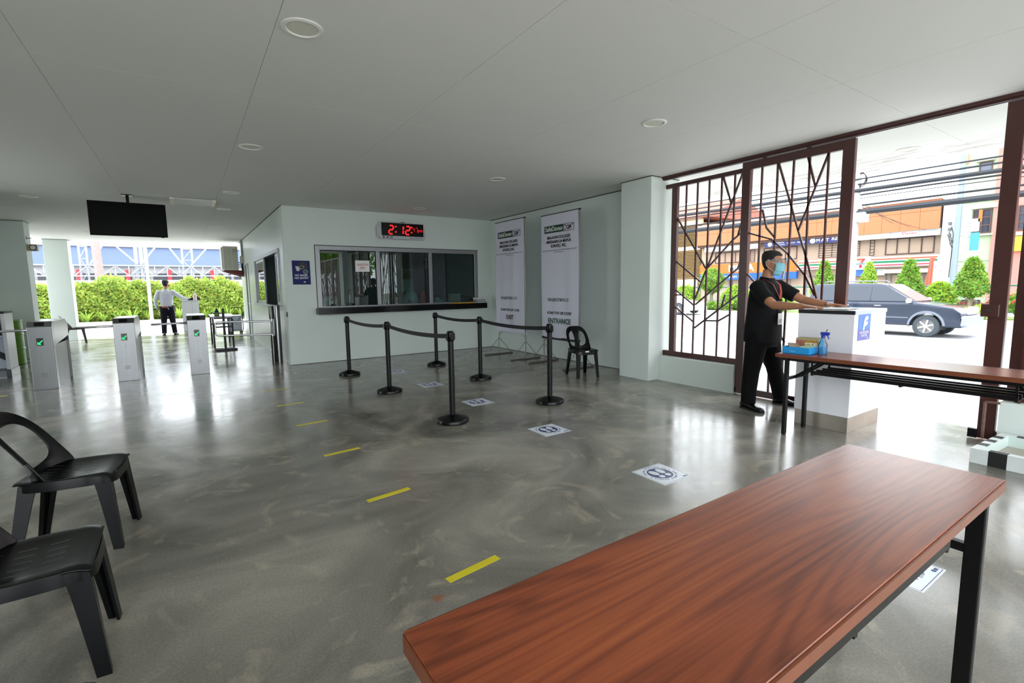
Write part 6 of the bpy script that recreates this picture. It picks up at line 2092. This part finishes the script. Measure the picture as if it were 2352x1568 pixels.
MB().loft([[(-.7, y, 7.45), (5, y, 9.6), (10.5, y, 7.45)] for y in (27.2, 43)]).build('roof', mat('roof_red', (146, 84, 70), rough=0.8, var=(3, 0.1)), lb)
for i, (y, z) in enumerate(((28.9, 1.15), (30.1, 1.15), (28.9, .35))):
    a = thing('aircon_unit', ['white air conditioner box under the louvres, upper near the shops', 'white air conditioner box under the louvres, upper at the left', 'white air conditioner box under the louvres, lower one'][i], 'air conditioner', (BX - .3, y, z))
    MB().box(-.2, .3, -.45, .45, 0, .68).build('casing', WHITE_PAINT, a, bevel=.02)
    MB().lathe([(.25, 0), (.25, .02), (.22, .03), (.05, .03)], 20).build('fan_grille', mat('fan_grey', (140, 146, 150), rough=0.5), a, smooth=True).matrix_local = Matrix.Translation((-.2, .1, .34)) @ Matrix.Rotation(-pi / 2, 4, 'Y')
# white strip wall and green and pink building
ww_ = thing('white_building', 'narrow white wall between the shop row and the green building', 'building', (BX - .5, 0, 0))
MB().box(0, 9, 9.80, 10.74, -.2, 6.35).build('wall', mat('strip_white', (196, 194, 194), rough=0.7), ww_)
m = MB()
rg = random.Random(12)
for k in range(5):
    y = 10.0 + rg.uniform(0, .55)
    m.tube([(-.05, y, 4.7 - .3 * k), (-.08, y - .12, 4.2 - .3 * k), (-.06, 10.15, 3.6 - .1 * k), (-.06, 10.2, 1.6)], .018, 5)
m.build('hanging_wires', RUBBER, ww_)
for (y, z) in ((10.35, 4.9), (10.35, 4.55), (10.35, 4.2), (10.15, 3.6), (10.2, 3.95)):
    MB().box(-.14, -.0, y - .07, y + .07, z - .08, z + .08).build('meter_box', mat('meter_grey', (96, 98, 104), rough=0.5), ww_)
MB().box(-.2, .0, 9.8, 10.35, .8, 1.3).build('utility_box', mat('meter_pale', (196, 194, 190), rough=0.5), ww_)
GX = 39.0
gb_ = thing('green_building', 'tall pale green building with a pink side across the street', 'building', (GX, 0, 0))
MB().box(0, 12, 8.32, 9.78, -.2, 9.6).build('green_wall', mat('pale_green_render', (164, 184, 150), rough=0.8, var=(.5, 0.03)), gb_)
MB().box(-.12, 12, -22, 8.32, -.2, 9.3).build('pink_wall', mat('salmon_render', (190, 122, 112), rough=0.8, var=(.5, 0.04)), gb_)
MB().box(-.05, 0, 8.32, 9.78, 2.55, 2.58).box(-.05, 0, 8.32, 9.78, 5.95, 6.0).build('wall_groove', mat('groove_green', (160, 186, 150)), gb_)
MB().box(-.2, 0, 8.25, 9.30, 4.00, 4.10).build('window_ledge', mat('hood_pale', (170, 176, 150)), gb_)
MB().box(-.2, 0, 8.15, 9.30, 5.55, 5.80).build('window_hood', mat('hood_pale', (170, 176, 150), rough=0.7), gb_)
MB().box(-.25, 0, 8.45, 9.25, 8.22, 8.32).build('window_hood', mat('hood_pale', (170, 176, 150)), gb_)
windowpart(gb_, -.03, 8.38, 9.22, 4.13, 5.50, 2, 3, FR_BR, PANE_D, t=.07)
windowpart(gb_, -.03, 8.54, 9.12, 7.65, 8.18, 1, 1, FR_BR, PANE_M, t=.05)
windowpart(gb_, -.15, 5.9, 7.3, 4.13, 5.50, 2, 3, FR_BR, PANE_D, t=.07)
windowpart(gb_, -.15, 2.5, 4.6, 4.13, 5.50, 3, 3, FR_BR, PANE_D, t=.07)
MB().box(-.35, -.12, 5.0, 7.4, 3.0, 3.8).build('lime_sign', mat('lime_sign', (206, 226, 40), rough=0.5), gb_)
MB().box(-.3, -.12, 4.6, 7.9, 3.85, 4.05).box(-.3, -.12, -20, 8.3, 9.2, 9.4).build('cornice', mat('hood_pale', (170, 176, 150)), gb_)
MB().box(-.25, .2, 9.60, 9.78, 8.25, 8.75).build('orange_bracket', mat('bracket_orange', (226, 140, 112), rough=0.6), gb_)

# ------------------------------------------------------------------ poles, cables, street furniture
CONC = mat('pole_concrete', (158, 158, 158), rough=0.7, var=(6, 0.06))
p = thing('utility_pole', 'pale concrete utility pole just beyond the edge of the near gate leaf', 'pole', (28.2, 11.10, -.24))
MB().lathe([(.18, 0), (.16, 5), (.12, 12)], 14).build('pole', CONC, p, smooth=True)
MB().box(-.28, .28, -.50, -.11, 4.60, 5.05).build('white_box', WHITE_PAINT, p, bevel=.03)
MB().box(-.14, .14, -.25, .22, 5.24, 5.46).build('small_box', WHITE_PAINT, p, bevel=.03)
m = MB()
for k in range(3):
    m.tube([(-.07, -.14 + .30 * cos(a) + .03 * k, 6.62 + .33 * sin(a) + .04 * k) for a in [2 * pi * i / 18 for i in range(19)]], .02, 6)
m.build('cable_loop', RUBBER, p, smooth=True)
for z in (7.0, 7.65):
    MB().box(-.08, .08, -.9, .9, z, z + .13).build('cross_arm', mat('arm_grey', (120, 122, 126), rough=0.6), p)
pr = thing('utility_pole', 'tall bluish steel pole with climbing rungs in front of the green building', 'pole', (37.0, 9.36, -.2))
MB().lathe([(.15, 0), (.135, 6), (.11, 13)], 14).build('pole', mat('pole_blue_grey', (124, 140, 158), rough=0.4), pr, smooth=True)
m = MB()
for k in range(12):
    m.box(-.015, .015, -.28, .0, 1.9 + .55 * k, 1.92 + .55 * k)
m.build('rungs', mat('rung_grey', (110, 116, 124)), pr)
sp_ = thing('sign_post', 'thin post with a white and a blue hanging sign beside the green building', 'sign', (37.0, 8.86, -.2))
MB().tube([(0, .03, 0), (0, .03, 5.6)], .05, 8).build('post', mat('post_grey', (150, 150, 154), rough=0.5), sp_, smooth=True)
MB().box(-.02, .02, -.46, -.08, 3.28, 4.26).build('blue_panel', mat('sign_cyan', (60, 136, 170), rough=0.4), sp_)
MB().box(-.03, .03, -.42, -.03, 4.32, 5.02).build('white_panel', WHITE_PAINT, sp_)
MB().box(-.03, .03, -.50, -.36, 4.84, 5.48).build('orange_tip', mat('tip_orange', (196, 100, 36), rough=0.5), sp_)
CAB = mat('cable_black', (34, 37, 44), rough=0.6)
def cable(label, x, y0, z0, y1, z1, r, sag=.12, wob=0):
    q = 1.38
    x, r, sag, wob = 28.2 + (x - 20.4), r * q, sag * q, wob * q
    z0, z1, y0, y1 = 1.42 + (z0 - 1.42) * q, 1.42 + (z1 - 1.42) * q, y0 * q, y1 * q
    pts = []
    for k in range(33):
        t = k / 32
        y = y0 + (y1 - y0) * t
        pts.append((x, y, z0 + (z1 - z0) * t - sag * 4 * t * (1 - t) + (wob * sin(t * 40) if wob else 0)))
    o = MB().tube(pts, r, 6).build('overhead_cable', CAB, None, smooth=True)
    tag(o, label, 'cable', 'overhead street cables')
cable('thickest black cable bundle, lowest of the overhead cables', 20.4, 32, 4.3, -20, 4.1, .105, .30)
cable('thin wavy cable second lowest of the overhead cables', 20.45, 32, 4.5, -20, 4.35, .034, .28, .012)
cable('thick black cable bundle in the upper group of overhead cables', 20.3, 32, 5.1, -20, 4.80, .072, .30)
cable('thin cable just under the upper thick bundle', 20.5, 32, 4.92, -20, 4.62, .03, .25, .02)
cable('thin cable just above the upper thick bundle', 20.3, 32, 5.28, -20, 5.02, .03, .28)
cable('topmost thin overhead cable', 20.2, 32, 5.48, -20, 5.10, .028, .25, .012)
cable('thin slack cable between the two thick bundles', 20.6, 32, 4.75, -20, 4.5, .014, .22, .02)
cable('faint high cable near the canopy edge', 20.8, 32, 6.25, -20, 5.62, .013, .2)
for i, (za, zb) in enumerate(((5.2, 4.7), (4.9, 4.5), (4.6, 4.35))):
    o = MB().tube([(28.2 + 11.0 * t, 11.0 + 2.2 * t - .9 * i * t, 5.6 - .2 * i + (za - 5.6 + .2 * i) * t - .5 * t * (1 - t)) for t in [k / 16 for k in range(17)]], .012, 5).build('overhead_cable', CAB)
    tag(o, ['upper service wire sagging from the concrete pole to the shop fascia', 'middle service wire sagging from the concrete pole to the shop fascia', 'lower service wire sagging from the concrete pole to the shop fascia'][i], 'cable', 'overhead street cables')
rb = thing('feather_banner', 'slanted narrow red advertising banner outside the store', 'banner', (36.8, 10.42, -.2))
MB().tube([(0, 0, 0), (0, -.05, 3.0)], .02, 6).build('pole', STEEL_D, rb)
MB().bar((0, 0.02, 1.3), (0, -.12, 2.95), .012, .26, (0, 1, 0)).build('flag', mat('flag_red', (232, 70, 44), rough=0.6), rb)
ss = thing('standee_sign', 'tall white advertising standee outside the store', 'sign', (36.8, 10.0, -.2))
MB().box(-.04, .04, -.24, .24, 0, 2.75).build('board', WHITE_PAINT, ss, bevel=.01)
MB().box(-.045, -.04, -.2, .2, 2.05, 2.65).build('print', mat('standee_print', (196, 150, 176), rough=0.5, var=(6, 0.4)), ss)
MB().box(-.045, -.04, -.14, .14, 1.3, 1.8).build('print', mat('standee_print2', (236, 190, 180), rough=0.5, var=(8, 0.2)), ss)

# ------------------------------------------------------------------ vehicles
def vehicle(name, label, loc, L, prof_body, prof_glass, W, Wg, paint, trim, wheels, rw, details):
    """faces local +x (front); profiles are (x, z)"""
    v = thing(name, label, 'car' if details != 'van' else 'van', loc, R(-90))
    def solid(prof, w_, nm, m_, taper=None, bev=.05):
        n_ = len(prof)
        zs_ = [z for _, z in prof]; zlo, zhi = min(zs_), max(zs_)
        def hw(z):
            if taper is None: return w_
            t = (z - zlo) / (zhi - zlo)
            return w_ + (taper - w_) * t
        A = [(x, -hw(z), z) for x, z in prof]; B = [(x, hw(z), z) for x, z in prof]
        m = MB().add(A + B, [tuple(range(n_)), tuple(range(2 * n_ - 1, n_ - 1, -1))] + [(i, n_ + i, n_ + (i + 1) % n_, (i + 1) % n_) for i in range(n_)])
        return m.build(nm, m_, v, smooth=True, bevel=bev, seg=3, angle=50)
    solid(prof_body, W, 'body', paint)
    gh = solid(prof_glass, W - .06, 'cabin', paint, Wg, .05)
    return v, solid
VAN = mat('van_paint', (40, 48, 66), rough=0.22, metal=0.35, coat=0.6)
VTRIM = mat('van_trim', (120, 126, 140), rough=0.3, metal=0.4)
def arch_prof(L, z0, pts_top, wheels, r):
    """closed lower outline with wheel arches then the top points front to back"""
    out = []
    xs2 = sorted(wheels)
    out.append((0.02, z0))
    for xw in xs2:
        for k in range(9):
            a = pi - pi * k / 8
            out.append((xw + r * cos(a), max(z0, .36 + r * sin(a)) if 0 < k < 8 else z0))
    out.append((L - .05, z0))
    return out + pts_top
LV_ = 4.62
WH_ = [.95, 3.70]
body = arch_prof(LV_, .34, [(4.60, .42), (4.62, .62), (4.56, .82), (4.36, .98), (3.50, 1.10), (3.30, 1.12), (.08, 1.12), (.0, 1.0), (.0, .5)], WH_, .43)
glassp = [(3.42, 1.10), (2.52, 1.70), (2.3, 1.745), (1.2, 1.76), (.28, 1.73), (.18, 1.68), (.03, 1.10)]
van, solid = vehicle('van', 'dark blue grey van driving to the right on the street', (20.66, 9.30, -.40), LV_, body, glassp, .84, .66, VAN, VTRIM, WH_, .35, 'van')
GLV = mat('van_glass', (52, 58, 70), rough=0.12)
for s in (-1, 1):
    def side_poly(pts, nm, m_, off=.012):
        def hw(z):
            t = (z - 1.10) / .66
            return (.78 + (.66 - .78) * t) + off
        A = [(x, s * hw(z), z) for x, z in pts]; B = [(x, s * (hw(z) - .03), z) for x, z in pts]
        n_ = len(pts)
        return MB().add(A + B, [tuple(range(n_)), tuple(range(2 * n_ - 1, n_ - 1, -1))] + [(i, n_ + i, n_ + (i + 1) % n_, (i + 1) % n_) for i in range(n_)]).build(nm, m_, van)
    side_poly([(3.20, 1.15), (2.50, 1.62), (2.18, 1.645), (2.14, 1.15)], 'side_window', GLV)
    side_poly([(2.08, 1.15), (2.12, 1.645), (1.22, 1.655), (1.16, 1.15)], 'side_window', GLV)
    side_poly([(1.10, 1.15), (1.16, 1.655), (.36, 1.63), (.18, 1.15)], 'side_window', GLV)
    MB().box(3.18, 3.30, s * .84, s * 1.02, 1.10, 1.24).build('mirror', mat('mirror_white', (226, 230, 236), rough=0.25), van, bevel=.03)
    for x in (2.25, 1.28):
        MB().box(x, x + .20, s * .838, s * .862, .98, 1.01).build('door_handle', CHROME, van, bevel=.006)
    MB().box(1.42, 3.22, s * .836, s * .848, .60, .63).build('side_moulding', VTRIM, van)
    MB().box(1.40, 3.25, s * .80, s * .90, .30, .36).build('side_step', mat('step_beige', (176, 168, 150), rough=0.4), van, bevel=.01)
    for xw in WH_:
        m = MB()
        rings = []
        for rr, e in ((.43, .0), (.50, .0), (.49, .035), (.43, .035)):
            rings.append([(xw + rr * cos(a), s * (.832 + e), .36 + rr * sin(a)) for a in [pi * .98 - pi * .96 * i / 16 for i in range(17)]])
        m.loft(rings + [rings[0]], cap=False, closed=False).build('fender_flare', VTRIM, van, smooth=True, angle=40)
    MB().box(4.20, 4.58, s * .50, s * .83, .78, .96).build('headlight', mat('lamp_clear', (236, 238, 242), rough=0.1), van, bevel=.03)
    MB().box(-.01, .06, s * .60, s * .83, .80, 1.08).build('tail_lamp', mat('lamp_red', (170, 30, 34), rough=0.2), van, bevel=.01)
MB().box(4.50, 4.72, -.84, .84, .38, .72).build('front_bumper', mat('bumper_silver', (150, 158, 174), rough=0.3, metal=0.4), van, bevel=.05, seg=3)
MB().box(4.44, 4.66, -.48, .48, .74, .92).build('grille', mat('grille_chrome', (196, 200, 206), rough=0.25, metal=0.6), van, bevel=.02)
MB().add([(3.36, -.70, 1.14), (3.36, .70, 1.14), (2.54, .62, 1.69), (2.54, -.62, 1.69), (3.38, -.70, 1.16), (3.38, .70, 1.16), (2.56, .62, 1.715), (2.56, -.62, 1.715)],
         [(0, 1, 2, 3), (4, 7, 6, 5), (0, 4, 5, 1), (1, 5, 6, 2), (2, 6, 7, 3), (3, 7, 4, 0)]).build('windscreen', mat('windscreen', (126, 116, 116), rough=0.1), van)
m = MB()
for s in (-1, 1):
    m.tube([(.5, s * .55, 1.77), (.6, s * .55, 1.83), (2.1, s * .55, 1.83), (2.2, s * .55, 1.77)], .02, 8)
m.box(.9, .95, -.55, .55, 1.82, 1.845).box(1.7, 1.75, -.55, .55, 1.82, 1.845)
m.build('roof_rack', mat('rack_grey', (120, 124, 132), rough=0.4), van)
def wheel(parent, x, y, s, r=.355, w_=.20):
    t = MB()
    prof = [(r * .62, -w_ / 2), (r * .93, -w_ / 2), (r, -w_ * .36), (r, w_ * .36), (r * .93, w_ / 2), (r * .62, w_ / 2)]
    t.loft([[(x + a * cos(q), y + b, .355 + a * sin(q)) for q in [2 * pi * i / 28 for i in range(28)]] for a, b in prof + [prof[0]]], cap=False)
    o = t.build('wheel', mat('tyre', (58, 64, 70), rough=0.8), parent, smooth=True, angle=40)
    rm = MB()
    yo = y + s * w_ * .40
    rm.loft([[(x + a * cos(q), yo + s * b, .355 + a * sin(q)) for q in [2 * pi * i / 24 for i in range(24)]] for a, b in ((r * .64, -.12), (r * .64, .02), (r * .58, .015), (r * .56, -.03), (.02, -.035))])
    RIM = mat('alloy_rim', (206, 206, 204), rough=0.3, metal=0.7)
    rm.build('rim', mat('rim_dark', (130, 130, 128), rough=0.4, metal=0.6), o, smooth=True, angle=30)
    sp2 = MB()
    for k in range(6):
        a = 2 * pi * k / 6 + .3
        sp2.bar((x + .03 * cos(a), yo - s * .005, .355 + .03 * sin(a)), (x + r * .60 * cos(a), yo, .355 + r * .60 * sin(a)), .05, .03, (0, 1, 0))
    sp2.tube([(x, yo - s * .03, .355), (x, yo + s * .02, .355)], .05, 12)
    sp2.build('spokes', RIM, o)
for xw in WH_:
    for s in (-1, 1):
        wheel(van, xw, s * .74, s)
sed = [(4.18, .40), (4.22, .58), (4.12, .72), (3.20, .86), (.25, .92), (.02, .84), (.0, .45)]
WS = [.80, 3.40]
CARW = mat('car_white', (232, 234, 238), rough=0.2, coat=0.5)
car, _ = vehicle('car', 'white car on the far lane seen between the bars of the fixed fence panel', (25.0, 21.9, -.40), 4.2, arch_prof(4.2, .26, sed, WS, .36),
                 [(3.05, .84), (2.30, 1.36), (1.1, 1.40), (.35, .90)], .80, .60, CARW, VTRIM, WS, .31, 'car')
for s in (-1, 1):
    A = [(2.90, .90), (2.28, 1.28), (1.75, 1.31), (1.72, .90)]
    B = [(1.66, .90), (1.69, 1.31), (1.15, 1.32), (.62, .92)]
    for pts in (A, B):
        hw = lambda z: .74 + (.60 - .74) * (z - .84) / .56 + .012
        P1 = [(x, s * hw(z), z) for x, z in pts]; P2 = [(x, s * (hw(z) - .03), z) for x, z in pts]
        MB().add(P1 + P2, [(0, 1, 2, 3), (7, 6, 5, 4)] + [(i, 4 + i, 4 + (i + 1) % 4, (i + 1) % 4) for i in range(4)]).build('side_window', GLV, car)
    MB().box(4.0, 4.2, s * .45, s * .78, .60, .72).build('headlight', mat('lamp_clear', (236, 238, 242)), car, bevel=.02)
    for xw in WS:
        wheel(car, xw, s * .72, s, .31)
MB().box(4.12, 4.26, -.79, .79, .28, .52).build('front_bumper', CARW, car, bevel=.04)
# parked motorbike and rider behind the tree trunk
mb_ = thing('motorbike', 'motorbike behind the trunk of the clipped tree near the second gate leaf', 'motorbike', (31.6, 7.0, -.40), R(-90))
for x in (-.62, .62):
    m = MB()
    m.loft([[(x + a * cos(q), b, .29 + a * sin(q)) for q in [2 * pi * i / 24 for i in range(24)]] for a, b in ((.22, -.04), (.29, -.04), (.29, .04), (.22, .04), (.22, -.04))], cap=False).build('wheel', RUBBER, mb_, smooth=True, angle=40)
MB().loft([[(-.75, -.08, .62), (-.75, .08, .62), (-.75, .08, .78), (-.75, -.08, .78)], [(-.1, -.13, .45), (-.1, .13, .45), (-.1, .13, .80), (-.1, -.13, .80)], [(.25, -.13, .40), (.25, .13, .40), (.25, .13, .70), (.25, -.13, .70)], [(.45, -.06, .62), (.45, .06, .62), (.45, .06, .95), (.45, -.06, .95)]]).build('body', mat('bike_red', (130, 44, 40), rough=0.3), mb_, smooth=True, angle=50)
MB().bar((.62, 0, .29), (.42, 0, 1.0), .05, .06).bar((.42, -.33, 1.02), (.42, .33, 1.02), .03, .03).bar((-.62, 0, .29), (.1, 0, .42), .05, .10).build('fork', BLACK_METAL, mb_)
MB().box(-.70, .05, -.12, .12, .80, .87).build('seat', RUBBER, mb_, bevel=.02)
rd = thing('person', 'person with blue helmet and pale shirt riding the motorbike behind the clipped tree', 'person', (31.6, 7.25, -.40), R(180))
Hm3 = Matrix.Translation((0, .10, 1.50))
b = MB()
head_mesh(b, Hm3, 1.0)
b.tube([(0, .02, 1.22), (0, .06, 1.42)], [.06, .055], 12)
AR = [(.18, .0, 1.24), (.26, .12, 1.08), (.28, .34, 1.03)]
for s in (-1, 1):
    A = [(s * x, y, z) for x, y, z in AR]
    b.tube(A, [.045, .04, .028], 10, round_ends=True)
    hand(b, A[-1], (0, 1, -.2), (0, .2, 1), s * -1, .95, .5)
torso_rings(b, [(.88, -.10, .12, .10, 2.2), (1.05, -.06, .14, .10, 2.2), (1.22, 0, .14, .09, 2.2)])
fuse(b.build('body', SKIN, rd), .009, 2)
sh = MB()
torso_rings(sh, [(.84, -.12, .155, .12, 2.4), (.98, -.09, .16, .12, 2.4), (1.14, -.04, .18, .12, 2.4), (1.25, 0, .14, .09, 2.2), (1.31, .01, .07, .065, 2.0)])
for s in (-1, 1):
    sh.tube([(s * .12, 0, 1.22), (s * .18, 0, 1.24), (s * .25, .10, 1.10)], [.07, .068, .06], 12)
fuse(sh.build('shirt', mat('pale_shirt', (214, 206, 210), rough=0.8), rd), .011, 3)
pt = MB()
for s in (-1, 1):
    pt.tube([(s * .08, -.13, .88), (s * .16, .24, .76), (s * .19, .16, .30), (s * .20, .14, .12)], [.105, .085, .062, .058], 12, round_ends=True)
fuse(pt.build('trousers', mat('brown_trousers', (96, 66, 58), rough=0.85), rd), .012, 3)
for s in (-1, 1):
    shoe(rd, (s * .19, .02, 0.06), (s * .21, .28, 0.06), SHOE)
MB().sphere((0, 0, 0), (.125, .145, .13), 18, 12, M=Hm3 @ Matrix.Translation((0, -.01, .03))).build('helmet', mat('helmet_blue', (48, 92, 200), rough=0.2), rd, smooth=True)
# trees beyond the far end of the fence, seen in the booth glass
def big_tree(label, x, y, h, r, seed):
    rg = random.Random(seed)
    t = thing('street_tree', label, 'tree', (x, y, -.2), group='broad street trees beyond the rear fence')
    MB().tube([(0, 0, 0), (.05, .03, h * .45), (0, .1, h * .7)], [.18, .13, .08], 10).build('trunk', BARK, t, smooth=True)
    m = MB()
    blobs = [(rg.uniform(-r, r) * .6, rg.uniform(-r, r) * .6, h * .62 + rg.uniform(0, h * .35), r * rg.uniform(.4, .6)) for k in range(9)]
    def place():
        q = rg.choice(blobs)
        p = Vector((rg.gauss(0, 1), rg.gauss(0, 1), rg.gauss(0, 1))).normalized()
        return (q[0] + p.x * q[3], q[1] + p.y * q[3], q[2] + p.z * q[3] * .8), p
    leaf_cloud(m, 2600, place, .28, rg)
    m.build('crown', TREE_LEAF, t)
big_tree('broad leafy tree on the pavement beyond the rear fence, mirrored in the left window pane', 8.6, -13.0, 5.0, 1.8, 31)
big_tree('second leafy tree further along the pavement beyond the rear fence', 10.5, -22.0, 6.0, 2.4, 32)
